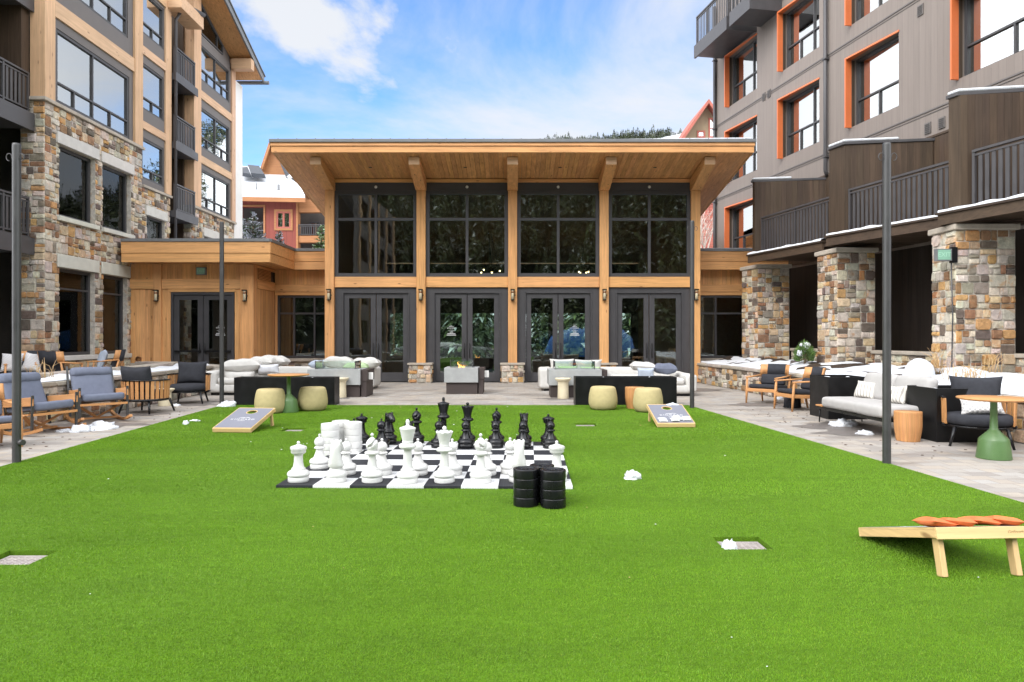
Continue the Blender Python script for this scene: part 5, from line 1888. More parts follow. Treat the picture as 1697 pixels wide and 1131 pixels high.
_tp = [(-12.42, 7), (-9.7, 7), (-9.55, 10), (-9.5, 14), (-9.6, 18), (-9.95, 20.4), (-11.1, 21.0), (-12.42, 21.0)]
structure(MB().prism([(x, y, 0.01) for x, y in _tp], (0, 0, 0.34)).build('terrace_paving', 'pavers'))


def bed(name, inner, outer, z_in, z_out, mat, seed, amp=0.08, soilmask=None):
    """ground surface between two lines"""
    vs_, fs = [], []
    n, m = 60, 10

    def at(line, t_):
        L = len(line) - 1
        k = min(int(t_ * L), L - 1)
        f = t_ * L - k
        return Vector((*line[k], 0)).lerp(Vector((*line[k + 1], 0)), f)
    for i in range(n + 1):
        a, b_ = at(inner, i / n), at(outer, i / n)
        for j in range(m + 1):
            q = a.lerp(b_, j / m)
            z = z_in + (z_out - z_in) * j / m
            z += amp * (mnoise.fractal(Vector((q.x * 1.3, q.y * 1.3, seed)), 1.0, 2.0, 4) + 0.1)
            vs_.append((q.x, q.y, z))
    for i in range(n):
        for j in range(m):
            k = i * (m + 1) + j
            fs.append((k, k + 1, k + m + 2, k + m + 1))
    return structure(MB().add(vs_, fs, (1, 1, 1), True).build(name, mat))


outR = [(7.7, 24.4), (7.75, 23), (7.95, 22), (8.3, 20.6), (8.45, 18.6), (8.9, 17), (9.1, 15.2), (9.2, 14.2), (9.9, 12.5), (10.6, 10.5), (11, 8.5)]
inR = [(x + 0.28, y) for x, y in BR]
bed('snow_bed', inR, outR, 0.62, 0.84, 'snow', 1, 0.09)
bed('planting_soil', inR, outR, 0.60, 0.80, 'soil', 8, 0.10)
inL = [(x - 0.28, y) for x, y in BL]
outL = [(-9.6, 20.0), (-9.45, 18.4), (-9.35, 16.4), (-9.3, 14.4), (-9.3, 13), (-9.32, 11.6), (-9.4, 9.5), (-9.5, 7)]
bed('snow_bed', inL, outL, 0.70, 0.72, 'snow', 3, 0.08)
bed('planting_soil', inL, outL, 0.66, 0.68, 'soil', 12, 0.07)

# snow lying along the wall caps
def cap_snow(parent, pts, z, w_, off, seed, keep=0.5, thick=0.05):
    m_ = MB()
    s_ = 0.0
    for p0, p1 in zip(pts, pts[1:]):
        p0, p1 = Vector((*p0, 0)), Vector((*p1, 0))
        L = (p1 - p0).length
        d = (p1 - p0) / L
        n = Vector((d.y, -d.x, 0))
        k = max(2, int(L / 0.12))
        rows = []
        for i in range(k + 1):
            u = L * i / k
            q = mnoise.fractal(Vector(((s_ + u) * 0.9, seed, 0)), 1.0, 2.0, 3)
            hw = max(0.0, w_ * (0.55 + 0.8 * q + keep - 0.5))
            hh = thick * min(1, hw / w_ * 1.5)
            c_ = p0 + d * u + n * off
            rows.append([c_ + n * hw + Vector((0, 0, z)), c_ + n * hw * 0.7 + Vector((0, 0, z + hh)), c_ - n * hw * 0.7 + Vector((0, 0, z + hh)), c_ - n * (hw + 0.05) + Vector((0, 0, z))])
        vs_ = [q for r_ in rows for q in r_]
        fs = [(i * 4 + j, i * 4 + j + 1, i * 4 + j + 5, i * 4 + j + 4) for i in range(k) for j in range(3)]
        m_.add(vs_, fs, (1, 1, 1), True)
        s_ += L
    return m_.build('cap_snow', 'snow', parent, True)


cap_snow(wr_, BR, 0.672, 0.14, -0.17, 2.0, 0.6, 0.05)
cap_snow(wl2, BL, 0.731, 0.14, 0.17, 6.0, 0.7, 0.05)


def snow_pile(label, x, y, z, rx, ry, rz_, seed, n=1, group=None, cat='snow'):
    m_ = MB()
    rg = random.Random(seed)
    for k in range(n):
        f = 1.0 if k == 0 else rg.uniform(0.25, 0.6)
        m_.blob(rx * f, ry * f, rz_ * f, (0 if k == 0 else rg.uniform(-rx, rx) * 0.9, 0 if k == 0 else rg.uniform(-ry, ry) * 0.9, -0.004), seed + k, 0.45, 2.2, 20, 8)
    o = m_.build('snow_clump', 'snow', loc=(x, y, z))
    return tag(o, label, cat, group)


SN = 'lumps of snow left on the ground'
x, y, _ = G(1048, 796)
snow_pile('lone snow lump on the grass right of the chess board', x, y, 0.02, 0.085, 0.07, 0.075, 3, 2, SN)
x, y, _ = G(1212, 913)
snow_pile('small snow lump lying on the metal drain grate nearest the camera', x, y + 0.04, -0.016, 0.06, 0.05, 0.075, 5, 1, SN)
x, y, _ = G(308, 705)
snow_pile('tiny snow crumb on the grass left of the left cornhole board', x, y, 0.02, 0.05, 0.04, 0.06, 7, 1, SN)
x, y, _ = G(323, 699.5)
snow_pile('flat snow crumb on the grass near the back left post', x, y, 0.02, 0.09, 0.05, 0.025, 8, 1, SN)
x, y, _ = G(378, 675)
snow_pile('snow heap at the foot of the post beside the long left planter', x, y, 0.0, 0.16, 0.12, 0.13, 9, 4, SN)
x, y, _ = G(170, 711)
snow_pile('large broken snow heap beneath the rocking chairs', x, y, 0.0, 0.24, 0.17, 0.12, 10, 9, SN)
x, y, _ = G(133, 716)
snow_pile('smaller broken snow heap left of the large one under the rockers', x, y, 0.0, 0.14, 0.1, 0.12, 30, 5, SN)
x, y, _ = G(108, 716)
snow_pile('flat patch of snow beside the curved rocker of the left rocking chair', x, y, 0.0, 0.16, 0.07, 0.05, 41, 2, SN)
x, y, _ = G(291, 673)
snow_pile('flat snow cake on the paving below the facing slatted chair', x, y, 0.0, 0.1, 0.08, 0.045, 42, 1, SN)
x, y, _ = G(1398, 706)
snow_pile('grey slushy snow heap under the front of the grey sofa', x, y, 0.0, 0.22, 0.14, 0.11, 50, 9, SN)
x, y, _ = G(1432, 720)
snow_pile('scattered slush lumps on the paving beyond the front right post', x, y, 0.0, 0.14, 0.10, 0.06, 61, 6, SN)
x, y, _ = G(1298, 662)
snow_pile('snow remnant on the paving between the two wooden lounge chairs', x, y, 0.0, 0.2, 0.1, 0.07, 71, 5, SN)
tag(MB().blob(0.30, 0.28, 0.36, (0, 0, 0), 77, 0.08, 1.2, 24, 10).build('snow_mound', 'snow', loc=(8.15, 13.9, 0.72)), 'smooth round snow mound in the bed against the dark patio opening', 'snow')

# wet paving round the melting snow
m_ = MB()
for j, (x, y, rx, ry) in enumerate(((5.62, 11.6, 0.75, 0.55), (5.35, 10.9, 0.5, 0.22), (-7.1, 11.9, 0.8, 0.4), (-7.3, 13.6, 0.55, 0.3), (-7.2, 15.5, 0.5, 0.3), (5.6, 15.5, 0.7, 0.35), (-4.6, 17.2, 0.8, 0.2), (1.5, 17.0, 0.9, 0.2), (5.1, 20.0, 0.9, 0.6), (-6.6, 16.3, 0.5, 0.25))):
    ring = []
    for k in range(40):
        a = 2 * PI * k / 40
        q = 1 + 0.55 * mnoise.fractal(Vector((math.cos(a) * 1.4 + j * 7, math.sin(a) * 1.4, j)), 1.0, 2.0, 4)
        ring.append((x + rx * q * math.cos(a), y + ry * q * math.sin(a), 0.004 + 0.0004 * j))
    m_.add(ring, [tuple(range(40))])
tag(m_.build('damp_patches', 'wet_paving'), 'dark damp patches on the paving round melting snow', 'damp patch', kind='stuff')

# rocks and dry plants in the beds
for (px, py, D, s_, lb_) in ((1245, 604, 22.5, 0.2, 'dark boulder in the bed at the foot of the leftmost stone pier'), (1318, 598, 19.6, 0.16, 'small dark rock beside the snowy shrub'), (1362, 621, 15.8, 0.17, 'brown rock poking through snow behind the first black box'), (1375, 617, 16.4, 0.2, 'grey rock beside the brown one behind the first black box'), (1610, 641, 12.2, 0.18, 'dark rock in the snow above the second black box'), (70, 634, 13.0, 0.13, 'lone dark rock in the snow of the left bed')):
    x = (px - CX) / FPX * D
    z = CAMZ - (py - HY) / FPX * D
    tag(MB().blob(s_, s_ * 0.8, s_ * 0.85, (0, 0, -0.08), px, 0.35, 1.3, 14, 8).build('boulder', 'boulder', loc=(x, D, z - s_ * 0.2)), lb_, 'rock', 'rocks in the planting beds')


def dry_grass(label, x, y, z, h, n, seed, spread=0.16):
    rg = random.Random(seed)
    m_ = MB()
    for k in range(n):
        a = rg.uniform(0, 2 * PI)
        L = h * rg.uniform(0.5, 1.1)
        ln = rg.uniform(0.1, 0.65)
        p = Vector((rg.uniform(-.5, .5) * spread, rg.uniform(-.5, .5) * spread, 0))
        pts = [p, p + Vector((math.cos(a) * ln * L * 0.35, math.sin(a) * ln * L * 0.35, L * 0.6)), p + Vector((math.cos(a) * ln * L, math.sin(a) * ln * L, L * (1.0 - 0.35 * ln)))]
        m_.tube(pts, [0.005, 0.0045, 0.002], 4, tv(0.3))
    return tag(m_.build('dry_grass', 'straw', loc=(x, y, z)), label, 'plant', 'dead grasses in the beds')


dry_grass('tall pale dead grass tuft left of the largest stone pier', 8.6, 14.0, 0.78, 0.62, 26, 1, 0.3)
dry_grass('dead grass tuft in front of the largest stone pier', 9.3, 13.4, 0.80, 0.45, 22, 2, 0.3)
dry_grass('dead grass tuft at the right edge below the dark opening', 9.75, 13.0, 0.8, 0.45, 20, 3, 0.3)
dry_grass('drooping dead grass lying over the snow behind the second black box', 8.0, 12.3, 0.72, 0.35, 50, 4, 0.5)
dry_grass('thin straw stalks in the left bed before the terrace armchair', -8.95, 13.2, 0.72, 0.42, 22, 5, 0.4)

# snow capped dwarf pine
x, D = (1333 - CX) / FPX * 18.8, 18.8
sh = thing('dwarf_pine', 'bushy dwarf pine capped with snow, between the first two stone piers', 'shrub', (x, D, 0.74))
m_ = MB()
rg = random.Random(31)
for k in range(1500):
    a, ph = rg.uniform(0, 2 * PI), math.acos(rg.uniform(-0.6, 1))
    rr = rg.uniform(0.4, 1) ** 0.5
    c_ = Vector((0.25 * math.sin(ph) * math.cos(a) * rr, 0.25 * math.sin(ph) * math.sin(a) * rr, 0.30 + 0.33 * math.cos(ph) * rr))
    if c_.z > 0.32:
        c_.x *= 0.55 + 0.45 * (0.63 - c_.z) / 0.31
        c_.y *= 0.55 + 0.45 * (0.63 - c_.z) / 0.31
    d = (c_ - Vector((0, 0, 0.15)) + Vector((rg.uniform(-.1, .1), rg.uniform(-.1, .1), 0.1))).normalized()
    s_ = d.cross(Vector((rg.uniform(-1, 1), rg.uniform(-1, 1), rg.uniform(-1, 1)))).normalized() * 0.012
    b_ = rg.uniform(0.5, 1.7)
    m_.add([c_ - s_, c_ + s_, c_ + d * rg.uniform(0.06, 0.13)], [(0, 1, 2)], (b_, b_, b_ * rg.uniform(0.6, 1.2)))
m_.build('crown', 'pine_green', sh)
MB().tube([(0, 0, -0.1), (0.02, 0, 0.2), (0, 0, 0.45)], [0.03, 0.025, 0.012], 7).build('trunk', 'bark', sh)
MB().blob(0.11, 0.10, 0.13, (0.03, -0.04, 0.50), 3, 0.4, 2, 18, 9, False).blob(0.07, 0.06, 0.09, (-0.17, -0.10, 0.34), 5, 0.4, 2, 14, 8, False).blob(0.05, 0.05, 0.05, (-0.10, -0.05, 0.56), 6, 0.4, 2, 12, 7, False).build('snow_load', 'snow', sh)

# ------------------------------------------------------------------ posts, lamps, signs
def pole(label, px, py, top, stub=False):
    x, y, _ = G(px, py)
    h = CAMZ + (HY - top) / FPX * y
    t_ = thing('light_post', label, 'post', (x, y, 0), 0, 'tall dark posts at the lawn edges')
    m_ = MB().lathe([(0.047, -0.02), (0.047, h - 0.03), (0.045, h - 0.008), (0.036, h), (0.0, h)], 24)
    m_.build('shaft', 'pole_paint', t_)
    for sg in (-1, 1):
        pts = []
        for k in range(11):
            a = PI * 1.75 * k / 10 - 0.6
            pts.append((sg * (0.075 - 0.033 * math.cos(a)), -0.02, h - 0.17 + 0.045 * math.sin(a)))
        MB().tube(pts, 0.005, 6).build('hook_ring', 'rail_metal', t_)
    if stub:
        MB().tube([(0.03, 0, 0.255), (0.10, -0.03, 0.255)], [0.034, 0.034], 14).build('outlet_stub', 'pole_paint', t_)
    return t_


pole('tall dark post nearest the rocking chairs, at the left lawn edge', 27.5, 768.5, 238, True)
pole('tall dark post in front of the entrance wing doors', 367.5, 673, 368)
pole('tall dark post nearest the grey sofa, at the right lawn edge', 1469.5, 770, 237)
pole('tall dark post at the right end of the pavilion, behind the cornhole board', 1147, 677.5, 366)


def wall_lamp(label, x, y, z):
    t_ = thing('wall_lamp', label, 'lamp', (x, y, z), 0, 'black wall lanterns on the timber posts')
    MB().box(-0.055, 0.055, -0.02, 0.0, -0.17, 0.17).box(-0.07, 0.07, -0.15, -0.02, 0.155, 0.185).box(-0.06, 0.06, -0.14, -0.02, -0.19, -0.165).box(0.055, 0.10, -0.08, -0.05, -0.03, 0.0).build('bracket', 'black_steel', t_)
    MB().lathe([(0.0, -0.164), (0.045, -0.164), (0.045, 0.06), (0.045, 0.154)], 14, (0, -0.08, 0)).build('lamp_glass', 'cream_paint', t_)
    MB().lathe([(0.047, 0.05), (0.05, 0.06), (0.05, 0.10), (0.047, 0.11)], 14, (0, -0.08, 0)).build('lamp_band', 'copper', t_)
    return t_


for c, lb_ in zip(COLS, ('lantern on the leftmost pavilion column, beside the window wall', 'lantern on the column left of the central doors', 'lantern on the pavilion column above the middle stone pedestal', 'lantern on the column behind the white back cushions', 'lantern on the rightmost pavilion column')):
    wall_lamp(lb_, C0 + c, YP - 0.172, 2.93)
wall_lamp('lantern on the post left of the entrance wing doors', -11.49, YV - 0.092, 2.86)
wall_lamp('lantern on the corner post right of the entrance wing doors', -8.63, YV - 0.092, 2.86)


def exit_sign(label, loc, rz=0):
    t_ = thing('exit_sign', label, 'sign', loc, rz, 'emergency exit signs')
    MB().box(-0.16, 0.16, -0.10, 0, -0.125, 0.125).build('housing', 'roof_metal', t_, bevel=0.008)
    MB().box(-0.13, 0.13, -0.104, -0.1005, -0.10, 0.10).build('face', 'sign_green', t_)
    o = text('EXIT', 0.13, t_, 'sign_letter', Matrix.Translation((0, -0.1055, 0)) @ Matrix.Rotation(PI / 2, 4, 'X'))
    return t_


exit_sign('green exit sign above the entrance wing doors', (-10.07, YV - 0.002, 3.66))
es = exit_sign('green exit sign mounted on the largest stone pier', (8.86, 14.32, 3.2))
MB().box(0.161, 0.28, -0.09, 0.0, -0.16, 0.16).build('bracket', 'black_steel', es)
MB().tube([(0.19, -0.02, -0.14), (0.22, -0.02, -1.2), (0.20, -0.02, -2.5)], 0.014, 6).build('conduit', 'rail_metal', es)

# ------------------------------------------------------------------ courtyard furniture (each kind faces -Y in its own frame)
def face(dx, dy):
    return math.atan2(dx, -dy)


def rocker(label, loc, rz):
    t_ = thing('rocking_chair', label, 'rocking chair', loc, rz, 'rocking chairs left of the lawn')
    for sg in (-1, 1):
        x = sg * 0.335
        MB().bar((x, -0.30, 0.09), (x, -0.31, 0.60), 0.035, 0.022, up=(0, 1, 0)).build('leg', 'pole_paint', t_, bevel=0.003)
        MB().bar((x, 0.24, 0.09), (x, 0.30, 0.56), 0.035, 0.022, up=(0, 1, 0)).bar((x, 0.30, 0.30), (x * 0.95, 0.54, 0.92), 0.03, 0.022, up=(0, 1, 0)).build('leg', 'pole_paint', t_, bevel=0.003)
        a = MB()
        a.prism([(x - 0.012, -0.32, 0.445), (x - 0.012, 0.33, 0.40), (x - 0.012, 0.33, 0.52), (x - 0.012, -0.32, 0.575)], (0.024, 0, 0), tv(0.08))
        a.build('armrest', 'teakY', t_, bevel=0.004)
        pts = []
        for k in range(15):
            y = -0.48 + 1.05 * k / 14
            pts.append((x, y, 0.022 + 0.32 * (y - 0.05) ** 2))
        m_ = MB()
        for p, q in zip(pts, pts[1:]):
            m_.bar(p, q, 0.045, 0.04)
        m_.build('rocker', 'teakY', t_)
    m_ = MB()
    for k in range(6):
        y = -0.28 + 0.11 * k
        m_.bar((-0.325, y, 0.315 - 0.05 * k / 5), (0.325, y, 0.315 - 0.05 * k / 5), 0.07, 0.022, tv())
    m_.bar((-0.33, -0.32, 0.315), (0.33, -0.32, 0.315), 0.03, 0.035)
    m_.bar((-0.32, -0.1, 0.30), (0.0, 0.1, 0.06), 0.04, 0.03).bar((0.32, -0.1, 0.30), (0.0, 0.1, 0.06), 0.04, 0.03).bar((-0.33, 0.1, 0.05), (0.33, 0.1, 0.05), 0.05, 0.03)
    m_.build('seat_frame', 'teakX', t_)
    M = Matrix.Translation((0, 0, 0.335)) @ Matrix.Rotation(R(-6), 4, 'X')
    MB().rbox(-0.30, 0.30, -0.33, 0.28, 0.0, 0.125, 0.045, 4, 0.12, 0.012, M=M, seed=1).build('seat_cushion', 'blue_fabric', t_)
    M = Matrix.Translation((0, 0.24, 0.36)) @ Matrix.Rotation(R(-24), 4, 'X')
    b_ = MB().rbox(-0.30, 0.30, -0.055, 0.055, 0.0, 0.50, 0.045, 4, 0.18, 0.014, M=M, seed=2)
    o = b_.build('back_cushion', 'blue_fabric', t_)
    MB().rbox(-0.31, 0.31, -0.09, 0.06, 0.40, 0.58, 0.07, 4, 0.08, 0.012, M=M, seed=3).build('head_bolster', 'blue_fabric', o)
    MB().bar((-0.31, 0.53, 0.87), (0.31, 0.53, 0.87), 0.02, 0.03).bar((-0.31, 0.42, 0.6), (0.31, 0.42, 0.6), 0.02, 0.03).build('back_frame', 'pole_paint', t_)
    return t_


rocker('blue cushioned rocking chair with a thick head bolster, beside the slatted chairs', (-7.42, 12.45, 0), face(0.7, -0.7)).scale = (1.12, 1.12, 1.06)
rocker('blue cushioned rocking chair partly behind the left post, seen side on', (-7.45, 10.95, 0), face(0.94, -0.33)).scale = (1.08, 1.08, 1.04)


def slat_chair(label, loc, rz, group):
    t_ = thing('slatted_armchair', label, 'armchair', loc, rz, group)
    Rr = 0.43
    def at(a, z, r_=Rr):
        return (r_ * math.sin(a), 0.02 + r_ * math.cos(a) * 0.92, z)
    A = 1.95
    m_ = MB()
    k = 19
    for i in range(k):
        a = -A + 2 * A * i / (k - 1)
        c0_, c1_ = Vector(at(a, 0.285)), Vector(at(a, 0.645, Rr + 0.012))
        m_.bar(c0_, c1_, 0.062, 0.018, tv(0.1), up=(math.sin(a), math.cos(a), 0))
    m_.build('slat_back', 'teakZ', t_, bevel=0.003)
    m_ = MB()
    m_.tube([at(-A + 2 * A * i / 30, 0.66, Rr + 0.015) for i in range(31)], 0.022, 8, flat=(1.3, 0.7))
    m_.build('top_rail', 'black_plastic', t_)
    m_ = MB()
    m_.tube([at(-A + 2 * A * i / 30, 0.272, Rr) for i in range(31)], 0.026, 8)
    m_.lathe([(0, 0.255), (0.40, 0.255), (0.41, 0.265), (0.41, 0.28), (0.40, 0.285), (0, 0.285)], 32)
    m_.build('seat_frame', 'black_plastic', t_)
    for (x, y) in ((-0.30, -0.30), (0.30, -0.30), (-0.27, 0.30), (0.27, 0.30)):
        MB().tube([(x, y, 0.26), (x * 1.22, y * 1.22, 0.0)], [0.026, 0.017], 10).build('leg', 'black_plastic', t_)
    m_ = MB().lathe([(0, 0.29), (0.37, 0.29), (0.405, 0.31), (0.415, 0.36), (0.40, 0.415), (0.36, 0.44), (0.2, 0.452), (0, 0.455)], 40, fn=lambda q, a: Vector((q.x, q.y * (1.08 if q.y < 0 else 0.82), q.z)))
    m_.build('seat_cushion', 'charcoal_fabric', t_)
    M = Matrix.Translation((0, 0.22, 0.42)) @ Matrix.Rotation(R(-12), 4, 'X')
    MB().pillow(0.66, 0.54, 0.24, 3, 16, M=M, wob=0.012).build('back_cushion', 'charcoal_fabric', t_)
    return t_


SG = 'slatted wood armchairs with charcoal cushions'
slat_chair('slatted armchair turned away, its curved wooden back to the camera', (-7.35, 13.95, 0), R(172), SG)
slat_chair('slatted armchair facing the camera beside the end of the left planter wall', (-7.42, 15.95, 0), R(12), SG)
slat_chair('slatted armchair behind the green table on the right', (6.55, 9.75, 0), R(-28), SG)


def lounge(label, loc, rz, group, seat='charcoal_fabric'):
    t_ = thing('wooden_armchair', label, 'armchair', loc, rz, group)
    for sg in (-1, 1):
        x = sg * 0.30
        MB().tube([(x, -0.30, 0.0), (x, -0.28, 0.3), (x, -0.26, 0.575)], [0.016, 0.026, 0.02], 8).build('leg', 'teakZ', t_)
        MB().tube([(x * 0.95, 0.36, 0.0), (x * 0.95, 0.30, 0.32), (x * 0.95, 0.38, 0.62)], [0.016, 0.026, 0.02], 8).build('leg', 'teakZ', t_)
        MB().tube([(x, -0.29, 0.575), (x * 1.02, 0.0, 0.585), (x * 0.98, 0.38, 0.615)], [0.022, 0.026, 0.02], 8, flat=(1.3, 0.7)).build('armrest', 'teakY', t_)
    m_ = MB()
    m_.bar((-0.30, -0.28, 0.30), (0.30, -0.28, 0.30), 0.03, 0.07)
    m_.bar((-0.29, 0.31, 0.29), (0.29, 0.31, 0.29), 0.03, 0.06)
    for sg in (-1, 1):
        m_.bar((sg * 0.295, -0.27, 0.30), (sg * 0.285, 0.31, 0.28), 0.028, 0.07)
    m_.build('seat_frame', 'teakX', t_, bevel=0.006)
    M = Matrix.Translation((0, 0, 0.325)) @ Matrix.Rotation(R(-4), 4, 'X')
    MB().rbox(-0.275, 0.275, -0.27, 0.30, 0, 0.09, 0.035, 4, 0.25, 0.006, M=M).build('seat_cushion', seat, t_)
    def panel(a0, a1, off, z0, z1):
        vs_, fs = [], []
        n = 10
        for i in range(n + 1):
            a = a0 + (a1 - a0) * i / n
            for r_ in (0.42 + off, 0.42 - 0.025 - off):
                for (z, b_) in ((z0, 0.0), (z1, 0.06)):
                    vs_.append(((r_ + 0.0) * math.sin(a) * 0.9, 0.02 + r_ * math.cos(a) * 0.95 + b_, z))
        for i in range(n):
            k = i * 4
            fs += [(k, k + 4, k + 5, k + 1), (k + 2, k + 3, k + 7, k + 6), (k + 1, k + 5, k + 7, k + 3), (k, k + 2, k + 6, k + 4)]
        fs += [(0, 1, 3, 2), (n * 4, n * 4 + 2, n * 4 + 3, n * 4 + 1)]
        return vs_, fs
    b_ = MB()
    v_, f_ = panel(-0.92, 0.92, 0, 0.60, 0.85)
    b_.add(v_, f_, (1, 1, 1), True)
    o = b_.build('backrest', 'teakX', t_)
    b_ = MB()
    v_, f_ = panel(-0.55, 0.55, 0.008, 0.58, 0.86)
    b_.add(v_, f_, (1, 1, 1), True)
    b_.build('strap_panel', 'charcoal_fabric', o)
    M = Matrix.Translation((0, 0.22, 0.40)) @ Matrix.Rotation(R(-14), 4, 'X')
    MB().rbox(-0.25, 0.25, -0.05, 0.05, 0.0, 0.24, 0.04, 4, 0.3, 0.01, M=M).build('back_cushion', seat, t_)
    return t_


LG = 'wooden armchairs with dark cushions'
lounge('wooden armchair with wide strapped back, in front of the right planter wall', (5.86, 15.9, 0), R(-47), LG).scale = (1.16, 1.12, 1.03)
lounge('wooden armchair half hidden by the first black box', (5.95, 14.42, 0), R(-80), LG).scale = (1.1, 1.16, 1.03)
lounge('terrace wooden armchair facing the camera with striped pillows, far left', (-10.62, 15.2, 0.35), R(10), LG)
lounge('terrace wooden armchair turned away from the camera', (-9.98, 15.35, 0.35), R(176), LG)
lounge('terrace wooden armchair seen side on with a blue grey pillow', (-9.95, 16.9, 0.35), R(-70), LG)
lounge('wooden legged chair cut off at the left edge, in front of the rocking chairs', (-7.15, 9.45, 0), R(55), LG, 'blue_fabric')


def pillow(label, loc, w_, h_, t_, mat, rz=0.0, tilt=0.0, roll=0.0, seed=1, group=None, wob=0.02):
    M = Matrix.Rotation(roll, 4, 'Y') @ Matrix.Rotation(tilt, 4, 'X')
    o = MB().pillow(w_, h_, t_, seed, 16, M=M, wob=wob).build('scatter_cushion', mat, loc=loc, rz=rz)
    return tag(o, label, 'cushion', group)


pillow('ridged pillow left of the post on the far left terrace armchair', (-10.80, 14.95, 0.76), 0.42, 0.42, 0.16, 'ridged_fabric', R(15), R(-16), 0, 11)
pillow('ridged pillow right of the post on the far left terrace armchair', (-10.42, 15.0, 0.76), 0.42, 0.42, 0.16, 'ridged_fabric', R(0), R(-16), R(6), 12)
pillow('blue grey pillow upright on the side-on terrace armchair', (-9.96, 16.75, 0.76), 0.42, 0.46, 0.17, 'pale_blue_fabric', R(-65), R(-14), R(4), 13)


# long black planters at the far lawn edge and square ones on the right
def planter(label, x0, x1, y0, y1, h, loc_rz=0):
    cx_, cy_ = (x0 + x1) / 2, (y0 + y1) / 2
    t_ = thing('planter_box', label, 'planter', (cx_, cy_, 0), loc_rz, 'black steel planter boxes')
    a, b_ = (x1 - x0) / 2, (y1 - y0) / 2
    m_ = MB()
    th = 0.03
    m_.box(-a, a, -b_, -b_ + th, 0.0, h).box(-a, a, b_ - th, b_, 0.0, h).box(-a, -a + th, -b_ + th, b_ - th, 0, h).box(a - th, a, -b_ + th, b_ - th, 0, h)
    m_.build('box', 'black_steel', t_, bevel=0.004)
    vs_, fs = [], []
    n = 12
    for i in range(n + 1):
        for j in range(n + 1):
            x, y = -a + th + (2 * a - 2 * th) * i / n, -b_ + th + (2 * b_ - 2 * th) * j / n
            vs_.append((x, y, h - 0.07 + 0.04 * mnoise.noise(Vector((x * 5 + x0, y * 5, 1)))))
    for i in range(n):
        for j in range(n):
            k = i * (n + 1) + j
            fs.append((k, k + n + 1, k + n + 2, k + 1))
    MB().add(vs_, fs, (1, 1, 1), True).build('soil', 'soil', t_)
    MB().blob(0.06, 0.05, 0.05, (a * 0.5, 0, h - 0.06), x0, 0.4, 2, 12, 6).blob(0.09, 0.07, 0.04, (-a * 0.4, b_ * 0.3, h - 0.06), x0 + 1, 0.4, 2, 12, 6).build('snow_bits', 'snow', t_)
    return t_


planter('long low black planter box behind the left pair of ottomans', -6.14, -3.92, 15.32, 15.78, 0.62)
planter('long low black planter box behind the right pair of ottomans', 1.40, 3.64, 15.32, 15.78, 0.63)
planter('square black planter box between the wooden armchairs and the grey sofa', 5.80, 6.52, 12.72, 13.52, 0.78)
planter('square black planter box between the grey sofa and the slatted armchair', 6.09, 6.85, 9.95, 10.70, 0.77)


def ottoman(label, px, py):
    x, y, _ = G(px, py)
    m_ = MB().lathe([(0, 0.004), (0.215, 0.004), (0.245, 0.016), (0.272, 0.05), (0.292, 0.11), (0.299, 0.17), (0.296, 0.24), (0.286, 0.32), (0.270, 0.40), (0.256, 0.445), (0.240, 0.466), (0.215, 0.477), (0.12, 0.482), (0, 0.483)], 40)
    t_ = thing('ottoman', label, 'ottoman', (x, y + 0.25, 0.014), 0, 'olive upholstered ottomans')
    m_.build('upholstery', 'olive_fabric', t_)
    MB().lathe([(0.21, 0.0), (0.232, 0.003), (0.237, 0.018), (0.23, 0.02)], 32).build('base_ring', 'pit_brown', t_)
    return t_


ottoman('olive ottoman left of the green table, behind the left cornhole board', 440.5, 688)
ottoman('olive ottoman just right of the green table', 512.5, 683.5)
ottoman('olive ottoman standing alone in front of the right long planter', 1002, 682)
ottoman('olive ottoman beside the wooden stump, behind the right cornhole board', 1078, 686)


def cafe_table(label, x, y):
    t_ = thing('pedestal_table', label, 'table', (x, y, 0), 0, 'round wooden topped tables on green pedestals')
    MB().lathe([(0, 0.725), (0.36, 0.725), (0.398, 0.738), (0.402, 0.748), (0.396, 0.757), (0, 0.758)], 48).build('tabletop', 'teakX', t_)
    MB().lathe([(0, 0.0), (0.19, 0.0), (0.192, 0.012), (0.165, 0.23), (0.158, 0.25), (0.055, 0.355), (0.044, 0.372), (0.038, 0.71), (0.06, 0.72), (0.16, 0.724)], 40).build('pedestal', 'green_paint', t_)
    return t_


x, y, _ = G(474, 686)
cafe_table('green pedestal table with round wood top between two ottomans', x, y + 0.17).location[2] = 0.014
x, y, _ = G(1663, 764)
cafe_table('green pedestal table with round wood top beside the slatted armchair', x, y + 0.17)


